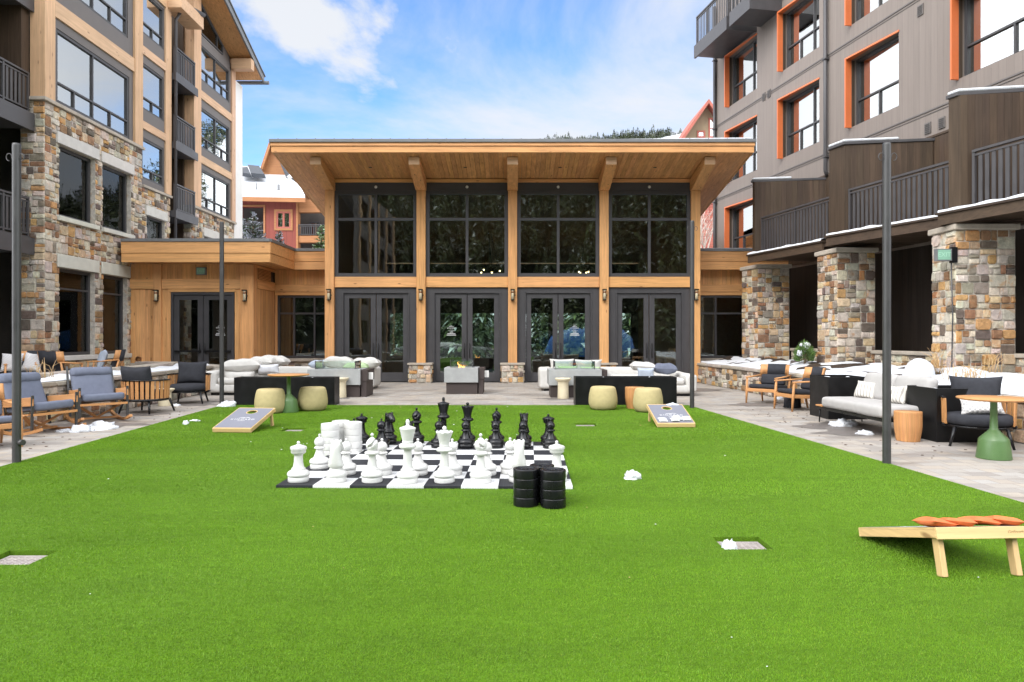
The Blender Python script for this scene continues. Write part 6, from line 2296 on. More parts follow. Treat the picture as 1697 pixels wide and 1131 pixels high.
def stump(label, px, py, r_, h, z=0.0):
    x, y, _ = G(px, py)
    t_ = thing('stump_stool', label, 'stool', (x, y + r_, z), 0, 'ribbed wooden stump stools')
    m_ = MB()
    ns = 40
    prof = [(0.80, 0.0), (0.84, 0.02), (0.97, 0.38), (0.995, 0.50), (1.0, 0.97), (0.98, 1.0)]
    for k in range(ns):
        a0, a1 = 2 * PI * k / ns, 2 * PI * (k + 0.93) / ns
        q = tv(0.13)
        vs_ = []
        for (pr, pz) in prof:
            for a in (a0, a1):
                vs_.append((r_ * pr * math.cos(a), r_ * pr * math.sin(a), h * pz))
            for a in (a1, a0):
                vs_.append((r_ * (pr - 0.12) * math.cos(a), r_ * (pr - 0.12) * math.sin(a), h * pz))
        fs = []
        for i in range(len(prof) - 1):
            for j in range(4):
                fs.append((i * 4 + j, i * 4 + (j + 1) % 4, (i + 1) * 4 + (j + 1) % 4, (i + 1) * 4 + j))
        e = (len(prof) - 1) * 4
        fs += [(e, e + 1, e + 2, e + 3), (3, 2, 1, 0)]
        m_.add(vs_, fs, q)
    m_.build('staves', 'teakZ', t_)
    MB().lathe([(0, h * 0.995), (r_ * 0.93, h * 0.995), (r_ * 0.93, h * 0.9)], 40).lathe([(0, 0.01), (r_ * 0.7, 0.01), (r_ * 0.75, h * 0.2), (r_ * 0.84, h * 0.9)], 40).build('top', 'teakX', t_)


stump('ribbed wooden stump stool half behind an olive ottoman', 1055, 680, 0.205, 0.45, 0.014)
stump('ribbed wooden stump stool in front of the second black box', 1517, 734, 0.185, 0.43)


def cream_stool(label, px, py, r_, h):
    x, y, _ = G(px, py)
    t_ = thing('mushroom_stool', label, 'stool', (x, y + r_ * 0.7, 0), 0, 'cream mushroom side tables')
    MB().lathe([(0, 0), (r_ * 0.68, 0), (r_ * 0.70, 0.01), (r_ * 0.66, h * 0.45), (r_ * 0.66, h * 0.78), (r_ * 0.74, h * 0.84)], 36).build('pedestal', 'cream_paint', t_)
    MB().lathe([(r_ * 0.66, h * 0.79), (r_ * 0.80, h * 0.85), (r_ * 0.99, h * 0.94), (r_, h * 0.96), (r_, h * 0.99), (r_ * 0.97, h), (0, h)], 36).build('top', 'cream_paint', t_)


cream_stool('cream mushroom table in front of the right fire pit', 934, 662, 0.20, 0.51)
cream_stool('cream mushroom table mostly hidden behind the left long planter', 563, 660, 0.19, 0.50)
cream_stool('cream stool between the two slatted armchairs', 268, 674, 0.20, 0.38)
t_ = thing('black_pouf', 'low black round pouf beneath the half hidden wooden armchair', 'pouf', (6.02, 14.9, 0))
MB().lathe([(0, 0), (0.17, 0), (0.18, 0.01), (0.165, 0.19), (0.155, 0.21), (0, 0.215)], 30).build('upholstery', 'charcoal_fabric', t_)
MB().lathe([(0.1, -0.002), (0.183, -0.002), (0.186, 0.012), (0.18, 0.018)], 30).build('base_ring', 'black_plastic', t_)


# fire pits
def fire_pit(label, x0, x1, y0, depth, lit=False, end_w=0.14):
    cx_ = (x0 + x1) / 2
    t_ = thing('fire_pit', label, 'fire pit', (cx_, y0 + depth / 2, 0), 0, 'grey concrete fire pit tables')
    a, b_ = (x1 - x0) / 2, depth / 2
    MB().box(-a + 0.05, a - 0.02, -b_ + 0.06, b_ - 0.06, 0.0, 0.30).build('base', 'pit_brown', t_, bevel=0.005)
    m_ = MB()
    m_.box(-a, a, -b_, -b_ + 0.22, 0.31, 0.70, (0.62, 0.66, 0.72))
    m_.box(-a, a, b_ - 0.22, b_, 0.31, 0.70, (0.62, 0.66, 0.72))
    m_.box(-a, -a + 0.22, -b_ + 0.22, b_ - 0.22, 0.31, 0.70, (0.62, 0.66, 0.72))
    m_.box(a - 0.22, a, -b_ + 0.22, b_ - 0.22, 0.31, 0.70, (0.62, 0.66, 0.72))
    m_.box(-a + 0.22, a - 0.22, -b_ + 0.22, b_ - 0.22, 0.31, 0.62, (0.2, 0.2, 0.2))
    m_.build('concrete_top', 'concrete', t_, bevel=0.006)
    m_ = MB().box(a + 0.005, a + end_w, -b_ + 0.1, b_ - 0.02, 0.0, 0.66)
    m_.box(a + 0.005, a + end_w + 0.03, -b_ + 0.08, b_, 0.40, 0.69)
    m_.build('tank_cover', 'pit_brown', t_, bevel=0.005)
    MB().box(a + end_w + 0.035, a + end_w + 0.15, -b_ + 0.2, -b_ + 0.21, 0.44, 0.62).build('instruction_tag', 'white_wall', t_)
    ga, gb = a - 0.16, b_ - 0.16
    m_ = MB()
    m_.box(-ga, ga, -gb, -gb + 0.008, 0.705, 0.90).box(-ga, ga, gb - 0.008, gb, 0.705, 0.90).box(-ga, -ga + 0.008, -gb + 0.01, gb - 0.01, 0.705, 0.90).box(ga - 0.008, ga, -gb + 0.01, gb - 0.01, 0.705, 0.90)
    g_ = m_.build('glass_guard', 'clear_glass', t_)
    m_ = MB()
    for sx_ in (-1, 1):
        for sy_ in (-1, 1):
            m_.bar((sx_ * ga, sy_ * gb, 0.70), (sx_ * ga, sy_ * gb, 0.91), 0.016, 0.016, up=(0, 1, 0))
    m_.build('guard_post', 'rail_metal', g_)
    m_ = MB()
    rg = random.Random(int(x0 * 50))
    for k in range(40):
        m_.blob(0.05, 0.045, 0.04, (rg.uniform(-a + .28, a - .28), rg.uniform(-b_ + .28, b_ - .28), 0.615), k, 0.3, 1.5, 8, 4, tint=tv(0.3))
    m_.build('lava_rock', 'boulder', t_)
    if lit:
        m_ = MB()
        for k in range(4):
            x, y = rg.uniform(-.14, .1), rg.uniform(-.1, .1)
            hh = rg.uniform(0.06, 0.22)
            ph = rg.uniform(0, 6)
            pts = [(x + 0.03 * math.sin(ph + j * 1.2), y + 0.02 * math.cos(ph + j), 0.64 + hh * j / 6) for j in range(7)]
            m_.tube(pts, [0.008, 0.018, 0.02, 0.015, 0.01, 0.005, 0.001], 8)
        m_.build('flame', 'flame', t_)
    return t_


fire_pit('lit fire pit with small flames in front of the central doors', -1.80, -0.90, 18.4, 0.95, True, 0.13)
fire_pit('unlit fire pit in front of the right white sofa', 0.92, 2.24, 17.3, 0.95, False, 0.12)
fire_pit('unlit fire pit in front of the left white sofa', -5.15, -3.82, 17.45, 0.95, False, 0.14)


# white sectional sofas
def sofa(label, loc, parts, legs):
    t_ = thing('sectional_sofa', label, 'sofa', loc, 0, 'white sectional sofas by the fire pits')
    for k, (nm, a) in enumerate(parts):
        MB().rbox(*a, r=0.07, seg=4, puff=0.03, wob=0.012, seed=k).build(nm, 'white_fabric', t_)
    m_ = MB()
    for (a, b_, c_, d_) in legs:
        m_.box(a, b_, c_, d_, 0.0, 0.07)
    m_.build('plinth', 'black_plastic', t_)
    return t_


sofa('white sectional sofa piled with cushions, below the left window wall', (-6.0, 20.4, 0),
     [('base', (-1.95, 2.02, -0.45, 0.55, 0.07, 0.30)), ('seat_cushion', (-0.95, 0.35, -0.48, 0.35, 0.28, 0.44)), ('seat_cushion', (0.36, 1.66, -0.48, 0.35, 0.28, 0.44)),
      ('backrest', (-1.95, 2.02, 0.36, 0.62, 0.10, 0.645)), ('arm', (1.68, 2.04, -0.48, 0.60, 0.07, 0.635)), ('base', (-1.95, -0.97, -2.4, -0.46, 0.07, 0.30)),
      ('seat_cushion', (-1.66, -0.97, -2.42, -0.5, 0.28, 0.46)), ('backrest', (-1.97, -1.68, -2.42, 0.34, 0.10, 0.63))],
     [(-1.85, 1.95, -0.4, 0.55), (-1.85, -1.05, -2.3, -0.42)])
sofa('white sectional sofa with upright back cushions, behind the right fire pit', (2.7, 19.9, 0),
     [('base', (-1.9, 2.0, -0.42, 0.6, 0.07, 0.30)), ('arm', (-1.93, -1.56, -0.45, 0.62, 0.07, 0.645)), ('seat_cushion', (-1.54, -0.1, -0.45, 0.35, 0.28, 0.45)), ('seat_cushion', (-0.09, 1.3, -0.45, 0.35, 0.28, 0.45)),
      ('backrest', (-1.5, 2.0, 0.36, 0.64, 0.10, 0.64)), ('base', (1.1, 2.0, -2.2, -0.44, 0.07, 0.30)), ('seat_cushion', (1.1, 1.72, -2.22, 0.3, 0.28, 0.46)), ('backrest', (1.74, 2.03, -2.22, 0.34, 0.10, 0.56))],
     [(-1.8, 1.9, -0.38, 0.55), (1.2, 1.9, -2.1, -0.4)])


def pil(label, px, pyb, D, wpx, hpx, t_, mat, rz=0.0, roll=0.0, seed=1, group=None, tilt=0.0):
    """scatter cushion whose underside middle shows at (px, pyb), D metres from the camera"""
    x, y, z = P(px, pyb, D)
    if t_ >= 0.3 and hpx < 22 and seed != 23:          # lying flat: the cushion is seen edge on
        w_, h_ = wpx * D / FPX, hpx * D / FPX * 1.12
        M = Matrix.Translation((0, 0, h_ / 2)) @ Matrix.Rotation(roll, 4, 'Y') @ Matrix.Rotation(-PI / 2, 4, 'X') @ Matrix.Translation((0, 0, -t_ / 2))
        o = MB().pillow(w_, t_, h_, seed, 18, M=M, wob=0.03).build('scatter_cushion', mat, loc=(x, y, z), rz=rz)
        return tag(o, label, 'cushion', group)
    return pillow(label, (x, y, z), wpx * D / FPX, hpx * D / FPX, t_, mat, rz, tilt, roll, seed, group)


CG = 'scatter cushions heaped on the white sofas'
pil('big white cushion lying on top of the left heap, nearest the post', 402, 616, 18.3, 64, 18, 0.5, 'white_fabric', R(8), R(-2), 21, CG)
pil('big white back cushion under the left heap, by the post', 396, 643, 18.2, 52, 29, 0.35, 'white_fabric', R(5), R(2), 22, CG)
pil('white corner cushion drooping to the ground beside the post', 368, 655, 18.3, 18, 30, 0.3, 'white_fabric', R(30), R(24), 23, CG)
pil('white cushion in the middle of the left heap', 437, 607, 18.9, 40, 14, 0.45, 'white_fabric', R(-6), R(6), 24, CG)
pil('white cushion topmost of the left heap', 455, 605.5, 19.6, 48, 14, 0.45, 'white_fabric', R(-8), R(5), 25, CG)
pil('small pale cushion leaning at the front of the left heap', 445, 620, 18.3, 37, 16, 0.26, 'pale_blue_fabric', R(-5), R(-3), 26, CG).data.materials[0] = MAT['white_bag_fabric']
pil('white seat cushion at the foot of the left heap', 425, 636, 18.5, 44, 20, 0.4, 'white_fabric', R(4), 0, 28, CG)
pil('blue grey cushion at the left end of the row on the left sofa back', 527, 610.5, 20.1, 28, 12, 0.3, 'pale_blue_fabric', R(-4), R(-4), 27, CG)
pil('plump white cushion in the middle of the row on the left sofa back', 562, 610.5, 20.0, 50, 17, 0.4, 'white_fabric', R(3), R(2), 29, CG)
pil('plump white cushion at the right end of the row on the left sofa back', 607, 611, 20.0, 48, 16, 0.4, 'white_fabric', R(-4), R(-2), 31, CG)
pil('soft green cushion in front of the two plump white ones', 590, 615.5, 19.7, 42, 12.5, 0.35, 'green_fabric', 0, R(1), 32, CG)
pil('upright white back cushion at the left of the right sofa', 931, 619, 20.0, 41, 24, 0.2, 'white_fabric', R(4), 0, 33, CG)
pil('upright white back cushion beside the other, right sofa', 975, 619, 20.0, 45, 23, 0.2, 'white_fabric', R(-3), 0, 34, CG)
pil('pale green cushion leaning on the left white back cushion', 941, 620, 19.6, 33, 13, 0.16, 'green_fabric', R(3), 0, 35, CG)
pil('pale green cushion leaning on the second white back cushion', 978, 621, 19.6, 34, 13, 0.16, 'green_fabric', R(-3), 0, 36, CG)
pil('white cushion lying at the top of the right end heap', 1065, 614.5, 18.6, 40, 13, 0.42, 'white_fabric', R(6), R(3), 37, CG)
pil('slate blue cushion lying on the far right sofa end', 1102, 619.5, 18.5, 39, 15, 0.42, 'pale_blue_fabric', R(-5), R(3), 38, CG).data.materials[0] = MAT['blue_fabric']
pil('light blue square cushion standing before the right end heap', 1070, 627, 18.1, 29, 17, 0.17, 'pale_blue_fabric', R(2), 0, 39, CG)

# grey outdoor sofa on the right
gs = thing('outdoor_sofa', 'light grey two seat outdoor sofa with black frame, between the black boxes', 'sofa', (5.92, 11.4, 0), R(-87))
m_ = MB()
m_.box(-1.02, 1.02, -0.42, -0.36, 0.235, 0.285).box(-1.02, 1.02, 0.36, 0.42, 0.235, 0.285).box(-1.02, -0.96, -0.36, 0.36, 0.235, 0.285).box(0.96, 1.02, -0.36, 0.36, 0.235, 0.285).box(-0.96, 0.96, -0.05, 0.05, 0.24, 0.28)
m_.bar((-0.9, 0.40, 0.28), (-0.9, 0.52, 0.62), 0.04, 0.02).bar((0.9, 0.40, 0.28), (0.9, 0.52, 0.62), 0.04, 0.02).bar((-0.92, 0.52, 0.62), (0.92, 0.52, 0.62), 0.03, 0.04)
m_.build('frame', 'black_plastic', gs, bevel=0.005)
for (x, y) in ((-0.98, -0.38), (0.98, -0.38), (-0.98, 0.38), (0.98, 0.38)):
    MB().tube([(x, y, 0.24), (x * 1.01, y * 1.03, 0.0)], [0.016, 0.011], 8).build('leg', 'black_plastic', gs)
MB().box(-1.04, -0.80, -0.44, 0.42, 0.287, 0.312).build('side_shelf', 'teakY', gs, bevel=0.004)
MB().rbox(-0.79, 1.02, -0.47, 0.36, 0.29, 0.47, 0.06, 4, 0.05, 0.006, seed=5).build('seat_cushion', 'grey_fabric', gs)
for (a, b_) in ((-0.78, 0.10), (0.11, 1.0)):
    M = Matrix.Translation(((a + b_) / 2, 0.28, 0.44)) @ Matrix.Rotation(R(-15), 4, 'X')
    MB().rbox(-(b_ - a) / 2, (b_ - a) / 2, -0.09, 0.09, 0.0, 0.47, 0.08, 4, 0.22, 0.015, M=M, seed=int(a * 9)).build('back_cushion', 'grey_fabric', gs)
pillow('striped cream cushion at the far end of the grey sofa', (6.02, 11.88, 0.462), 0.38, 0.30, 0.15, 'striped_fabric', R(-62), R(-18), R(3), 51)
pillow('striped cream cushion behind the front right post on the grey sofa', (5.98, 10.86, 0.462), 0.38, 0.30, 0.15, 'striped_fabric', R(-70), R(-18), R(-4), 52)
pillow('checked grey and white cushion on the slatted armchair at right', (6.45, 9.50, 0.45), 0.52, 0.27, 0.15, 'checked_fabric', R(-22), R(-22), R(-4), 53)

# seats and hanging lights inside the pavilion
def inside_chair(label, x, y, mat, rz):
    t_ = thing('indoor_armchair', label, 'armchair', (x, y, 0.012), rz, 'armchairs inside the pavilion')
    MB().rbox(-0.40, 0.40, -0.40, 0.35, 0.12, 0.44, 0.06, 3).build('seat', mat, t_)
    MB().rbox(-0.45, 0.45, 0.25, 0.45, 0.12, 0.85, 0.09, 3).build('backrest', mat, t_)
    for sg in (-1, 1):
        MB().rbox(sg * 0.47 - 0.07, sg * 0.47 + 0.07, -0.40, 0.35, 0.12, 0.62, 0.06, 3).build('arm', mat, t_)
        for y_ in (-0.33, 0.33):
            MB().tube([(sg * 0.40, y_, 0.14), (sg * 0.42, y_ * 1.1, 0)], 0.02, 6).build('leg', 'pit_brown', t_)


inside_chair('rounded grey armchair behind the right leaf of the left doors', -4.0, 24.9, 'charcoal_fabric', R(180))
inside_chair('low grey armchair behind the third doors', 1.2, 25.4, 'charcoal_fabric', R(170))
inside_chair('dark armchair behind the right leaf of the third doors', 2.2, 25.6, 'charcoal_fabric', R(190))
inside_chair('pale armchair behind the rightmost doors', 5.1, 25.2, 'grey_fabric', R(175))
pillow('ochre cushion on the indoor armchair behind the left doors', (-4.0, 24.62, 0.45), 0.55, 0.45, 0.16, 'ochre_fabric', R(180), R(12), 0, 61)
for (x, y, z, lb_) in ((-1.0, 29.0, 4.0, 'cluster of warm pendant bulbs hanging inside behind the second tall window'), (3.2, 29.0, 4.0, 'cluster of warm pendant bulbs hanging inside behind the third tall window')):
    t_ = thing('pendant_light', lb_, 'lamp', (x, y, z), 0, 'pendant clusters inside the pavilion')
    rg = random.Random(int(x * 10))
    m_, c_ = MB(), MB()
    for k in range(9):
        q = (rg.uniform(-.5, .5), rg.uniform(-.3, .3), rg.uniform(-.3, .35))
        m_.lathe([(0, -0.035), (0.025, -0.025), (0.035, 0), (0.025, 0.025), (0, 0.035)], 8, q)
        c_.tube([(q[0], q[1], q[2] + 0.03), (q[0] * 0.2, q[1] * 0.2, SOF(y) - z)], 0.006, 5)
    m_.build('bulb', 'bulb', t_)
    c_.build('cable', 'black_steel', t_)

# ------------------------------------------------------------------ lawn games
BX, BY, BA = -2.335, 6.86, R(-1.3)
SQ = 0.3665
bd = thing('chess_board', 'giant black and white chequered plastic chess mat lying on the lawn', 'chess board', (BX, BY, 0.016), BA)
m_ = MB()
for i in range(8):
    for j in range(8):
        dark = (i + j) % 2 == 0
        q = rnd.uniform(0.94, 1.06)
        m_.box(i * SQ + 0.001, (i + 1) * SQ - 0.001, j * SQ + 0.001, (j + 1) * SQ - 0.001, 0.0, 0.026, (0.022 * q, 0.0225 * q, 0.027 * q) if dark else (0.66 * q, 0.66 * q, 0.655 * q))
m_.build('tiles', 'board_tiles', bd)


def bpos(f, r_):
    u, v = (f - 0.5) * SQ, (r_ - 0.5) * SQ
    return (BX + u * math.cos(BA) - v * math.sin(BA), BY + u * math.sin(BA) + v * math.cos(BA), 0.0425)


BASE = [(0, 0.0), (0.098, 0.0), (0.104, 0.006), (0.104, 0.046), (0.099, 0.051), (0.099, 0.055), (0.108, 0.062), (0.112, 0.075), (0.109, 0.092), (0.094, 0.108), (0.075, 0.118), (0.068, 0.122), (0.070, 0.130), (0.066, 0.138), (0.058, 0.142)]


def ball(r_, z, n=9, lo=0.0):
    return [(r_ * math.sin(PI * (lo + (1 - lo) * k / n)), z - r_ * math.cos(PI * (lo + (1 - lo) * k / n))) for k in range(n + 1)]


KNOB = lambda z: [(0.010, z), (0.011, z + 0.008)] + [(max(a, 0.0001) if k else 0.011, b_) for k, (a, b_) in enumerate(ball(0.019, z + 0.026, 8, 0.2))]


def king_prof():
    return BASE + [(0.050, 0.16), (0.046, 0.22), (0.042, 0.30), (0.042, 0.335), (0.060, 0.343), (0.080, 0.352), (0.087, 0.365), (0.084, 0.38), (0.068, 0.392), (0.052, 0.397), (0.056, 0.405), (0.057, 0.415), (0.052, 0.422), (0.054, 0.43), (0.066, 0.48), (0.079, 0.538), (0.082, 0.545), (0.080, 0.553), (0.045, 0.566), (0.022, 0.573), (0.017, 0.578), (0.017, 0.60), (0.020, 0.606), (0.018, 0.625), (0.012, 0.635), (0, 0.637)]


def queen_prof():
    return BASE + [(0.050, 0.16), (0.044, 0.22), (0.040, 0.28), (0.040, 0.30), (0.058, 0.306), (0.078, 0.314), (0.084, 0.326), (0.080, 0.34), (0.064, 0.35), (0.050, 0.354), (0.052, 0.362), (0.053, 0.372), (0.050, 0.38), (0.056, 0.42), (0.068, 0.46), (0.080, 0.492), (0.082, 0.50), (0.078, 0.506), (0.05, 0.512), (0.025, 0.522)] + [(0.012, 0.525)] + ball(0.022, 0.545, 8, 0.2)


def bishop_prof():
    body = [(0.050, 0.16), (0.042, 0.21), (0.037, 0.25), (0.037, 0.268), (0.055, 0.274), (0.072, 0.282), (0.077, 0.293), (0.072, 0.305), (0.055, 0.314), (0.042, 0.317)]
    head = []
    for k in range(17):
        t__ = k / 16
        head.append((0.042 + 0.021 * math.sin(PI * min(1, t__ * 1.15) ** 0.9) if t__ < 0.45 else 0.063 * math.cos((t__ - 0.45) / 0.55 * PI / 2) ** 0.75 + 0.0, 0.32 + 0.135 * t__))
    return BASE + body + head + [(0.011, 0.456)] + ball(0.017, 0.476, 8, 0.2)


def pawn_prof():
    return BASE[:-3] + [(0.064, 0.13), (0.055, 0.15), (0.045, 0.18), (0.039, 0.205), (0.039, 0.215), (0.052, 0.219), (0.060, 0.226), (0.060, 0.235), (0.050, 0.243), (0.036, 0.248)] + ball(0.058, 0.293, 12, 0.22)[:-1] + [(0.012, 0.351), (0.010, 0.356)] + ball(0.015, 0.37, 7, 0.2)


def rook_prof():
    return BASE + [(0.052, 0.16), (0.046, 0.20), (0.043, 0.25), (0.043, 0.272), (0.058, 0.282), (0.071, 0.292), (0.074, 0.30), (0.073, 0.318), (0.077, 0.322), (0.077, 0.352), (0.073, 0.356), (0.045, 0.364), (0.022, 0.374), (0.013, 0.38)] + ball(0.017, 0.393, 8, 0.2)


def knight_mesh(m_):
    m_.lathe(BASE + [(0.072, 0.15), (0.080, 0.165), (0.076, 0.178), (0.0, 0.18)], 36)
    spine = [((0, 0.005, 0.168), 0.080, 0.078), ((0, 0.012, 0.20), 0.072, 0.074), ((0, 0.018, 0.25), 0.059, 0.068), ((0, 0.020, 0.30), 0.050, 0.062), ((0, 0.012, 0.345), 0.052, 0.060), ((0, 0.0, 0.375), 0.058, 0.056), ((0, -0.006, 0.398), 0.052, 0.046), ((0, -0.010, 0.412), 0.026, 0.025)]
    def ell(sp, axis=(0, 0, 1)):
        vs_, fs = [], []
        n = 22
        for i, (c_, rx, ry) in enumerate(sp):
            for k in range(n):
                a = 2 * PI * k / n
                vs_.append((c_[0] + rx * math.cos(a), c_[1] + ry * math.sin(a), c_[2]))
        for i in range(len(sp) - 1):
            for k in range(n):
                k2 = (k + 1) % n
                fs.append((i * n + k, i * n + k2, (i + 1) * n + k2, (i + 1) * n + k))
        fs.append(tuple((len(sp) - 1) * n + k for k in range(n)))
        m_.add(vs_, fs, (1, 1, 1), True)
    fine = []
    for i in range(len(spine) - 1):
        (c0, a0, b0), (c1, a1, b1) = spine[i], spine[i + 1]
        for j in range(4):
            f = j / 4
            rid = 1.0 + (0.05 if (i * 4 + j) % 2 else -0.03)
            fine.append((tuple(c0[q] + (c1[q] - c0[q]) * f for q in range(3)), (a0 + (a1 - a0) * f), (b0 + (b1 - b0) * f) * rid))
    fine.append(spine[-1])
    ell(fine)
    m_.tube([(0, -0.005, 0.375), (0, -0.05, 0.362), (0, -0.085, 0.335), (0, -0.105, 0.310), (0, -0.112, 0.296)], [0.046, 0.046, 0.041, 0.037, 0.026], 18, flat=(0.95, 1.1))
    for sg in (-1, 1):
        m_.tube([(sg * 0.040, 0.0, 0.385), (sg * 0.046, -0.003, 0.410), (sg * 0.046, -0.008, 0.426)], [0.019, 0.016, 0.006], 8)
        m_.blob(0.010, 0.012, 0.010, (sg * 0.042, -0.045, 0.372), 3, 0.05, 1, 8, 6, False)
        m_.blob(0.006, 0.008, 0.007, (sg * 0.024, -0.103, 0.312), 3, 0.05, 1, 8, 6, False)


def slit(q, an):
    """bishop's cut: pull the surface in along a slanted band on one side"""
    if 0.36 < q.z < 0.46:
        d = (q.z - 0.405) * 0.8 - q.x * 0.75 + 0.01
        if abs(d) < 0.011 and q.x > -0.045:
            return Vector((q.x * 0.45, q.y * 0.55, q.z))
    return q


def queen_scallop(q, an):
    if q.z > 0.485 and q.z < 0.508:
        s_ = 1 + 0.07 * abs(math.cos(an * 4.5))
        return Vector((q.x * s_, q.y * s_, q.z + 0.012 * abs(math.cos(an * 4.5)) * (1 if q.z > 0.49 else 0)))
    return q


def refine(prof, step=0.006):
    out = [prof[0]]
    for a, b_ in zip(prof, prof[1:]):
        n = max(1, int(math.hypot(b_[0] - a[0], b_[1] - a[1]) / step))
        for k in range(1, n + 1):
            out.append((a[0] + (b_[0] - a[0]) * k / n, a[1] + (b_[1] - a[1]) * k / n))
    return out


PIECES = {}
for col_ in ('white', 'black'):
    for kind in ('king', 'queen', 'bishop', 'knight', 'rook', 'pawn'):
        m_ = MB()
        if kind == 'knight':
            knight_mesh(m_)
        elif kind == 'bishop':
            m_.lathe(refine(bishop_prof()), 64, fn=slit)
        elif kind == 'queen':
            m_.lathe(refine(queen_prof(), 0.01), 54, fn=queen_scallop)
        else:
            m_.lathe({'king': king_prof, 'pawn': pawn_prof, 'rook': rook_prof}[kind](), 40)
            if kind == 'rook':
                for k in range(6):
                    a = PI * k / 3
                    m_.bar((0.0775 * math.cos(a), 0.0775 * math.sin(a), 0.327), (0.0775 * math.cos(a), 0.0775 * math.sin(a), 0.35), 0.022, 0.01, up=(math.cos(a), math.sin(a), 0))
        PIECES[(col_, kind)] = (m_, [])


def piece(col_, kind, f, r_, label, rz=0.0):
    m_, made = PIECES[(col_, kind)]
    if not made:
        o = m_.build('chess_' + kind, col_ + '_plastic')
    else:
        o = made[0].copy()
        COL.objects.link(o)
    made.append(o)
    o.location = bpos(f, r_)
    o.rotation_euler[2] = rz
    tag(o, label, 'chess piece', 'giant %s chess pieces' % col_)


piece('white', 'rook', 0.95, 1.0, 'white rook on the near left corner of the board')
piece('white', 'knight', 2.0, 1.0, 'white knight beside the left white rook', R(170))
piece('white', 'bishop', 3.0, 1.0, 'white bishop with its slanted cut showing, left of the white king', R(15))
piece('white', 'king', 4.0, 0.9, 'tall white king in the front row')
piece('white', 'queen', 5.0, 1.0, 'white queen with scalloped crown beside the white king')
piece('white', 'bishop', 6.0, 1.0, 'smooth white bishop to the right of the white queen', R(165))
piece('white', 'knight', 7.05, 1.15, 'white knight just behind the black draughts stacks', R(186))
piece('white', 'rook', 8.1, 1.25, 'white rook rising behind the rearmost black draughts stack')
piece('white', 'pawn', 0.95, 2.95, 'white pawn advanced ahead of the others, in front of the white draughts')
for k, (f, lb_) in enumerate(((2.0, 'white pawn behind and right of the left white knight'), (3.05, 'white pawn half hidden behind the cut white bishop'), (4.1, 'white pawn half hidden behind the white king'), (5.1, 'white pawn half hidden behind the white queen'), (6.1, 'white pawn half hidden behind the smooth white bishop'), (6.78, 'white pawn peeping out left of the right hand white knight'))):
    piece('white', 'pawn', f, 2.05 if k < 5 else 2.3, lb_)
back = [('rook', 1.02, 'black rook on the far left corner, beside the white draughts', 0), ('knight', 2.06, 'black knight second from the left in the back row', R(40)), ('bishop', 3.1, 'black bishop left of the black king', R(20)), ('king', 4.12, 'tallest black piece, the king, with a plain top knob', 0), ('queen', 5.03, 'black queen with flared crown right of the black king', 0), ('bishop', 6.12, 'black bishop right of the black queen', R(200)), ('knight', 7.15, 'black knight second from the right in the back row', R(10)), ('rook', 8.07, 'black rook on the far right corner of the board', 0)]
for kind, f, lb_, rz in back:
    piece('black', kind, f, 8.02, lb_, rz)
for f, lb_ in ((0.98, 'black pawn in front of the left black rook'), (1.98, 'black pawn in front of the left black knight'), (2.98, 'black pawn partly behind the white king knob'), (4.08, 'black pawn in front of the black king'), (5.05, 'black pawn in front of the black queen'), (6.13, 'black pawn in front of the right black bishop'), (7.13, 'black pawn in front of the right black knight'), (8.12, 'black pawn in front of the right black rook')):
    piece('black', 'pawn', f, 7.02, lb_)

# giant draughts
DRH = 0.0815
DP = [(0, 0.0), (0.109, 0.0), (0.1122, 0.0025), (0.1130, 0.006), (0.1125, 0.040), (0.1130, 0.074), (0.1122, 0.0785), (0.108, 0.0808), (0.095, 0.081), (0.091, 0.078), (0.089, 0.071), (0.05, 0.071), (0.047, 0.0745), (0.042, 0.0745), (0.039, 0.071), (0, 0.071)]


def draught_mesh(mat):
    m_ = MB().lathe(DP, 48)
    for k in range(5):
        a = PI / 2 + (k - 2) * 0.45
        m_.tube([(0.0, -0.014, 0.073), (0.03 * math.cos(a), 0.028 * math.sin(a), 0.073)], 0.004, 6)
    m_.bar((-0.022, -0.016, 0.0735), (0.022, -0.016, 0.0735), 0.008, 0.006)
    return m_.build('draughts_disc', mat)


ORD = ['topmost', 'second from the top', 'third from the top', 'fourth from the top', 'lowest']


def stack(mat, col_, x, y, n, where, proto):
    for k in range(n):
        if proto[0] is None:
            o = proto[0] = draught_mesh(mat)
        else:
            o = proto[0].copy()
            COL.objects.link(o)
        o.location = (x + rnd.uniform(-.003, .003), y + rnd.uniform(-.003, .003), 0.016 + DRH * k)
        o.rotation_euler[2] = rnd.uniform(0, 6)
        nm = ORD[n - 1 - k] if k else 'lowest'
        tag(o, '%s draughts disc, %s in the %s' % (col_, nm, where), 'draughts disc', 'giant %s draughts' % col_)


pb, pw = [None], [None]
x, y, _ = G(872, 845)
stack('black_plastic', 'black', x, y + 0.11, 4, 'front left black stack', pb)
x, y, _ = G(917.5, 847.5)
stack('black_plastic', 'black', x, y + 0.11, 4, 'front right black stack', pb)
stack('black_plastic', 'black', x - 0.085, y + 0.325, 4, 'rear black stack', pb)
stack('white_plastic', 'white', -2.285, 8.72, 5, 'white stack nearest the camera', pw)
stack('white_plastic', 'white', -2.22, 9.0, 5, 'rearmost white stack', pw)
stack('white_plastic', 'white', -2.03, 8.87, 5, 'stack behind the black rook', pw)


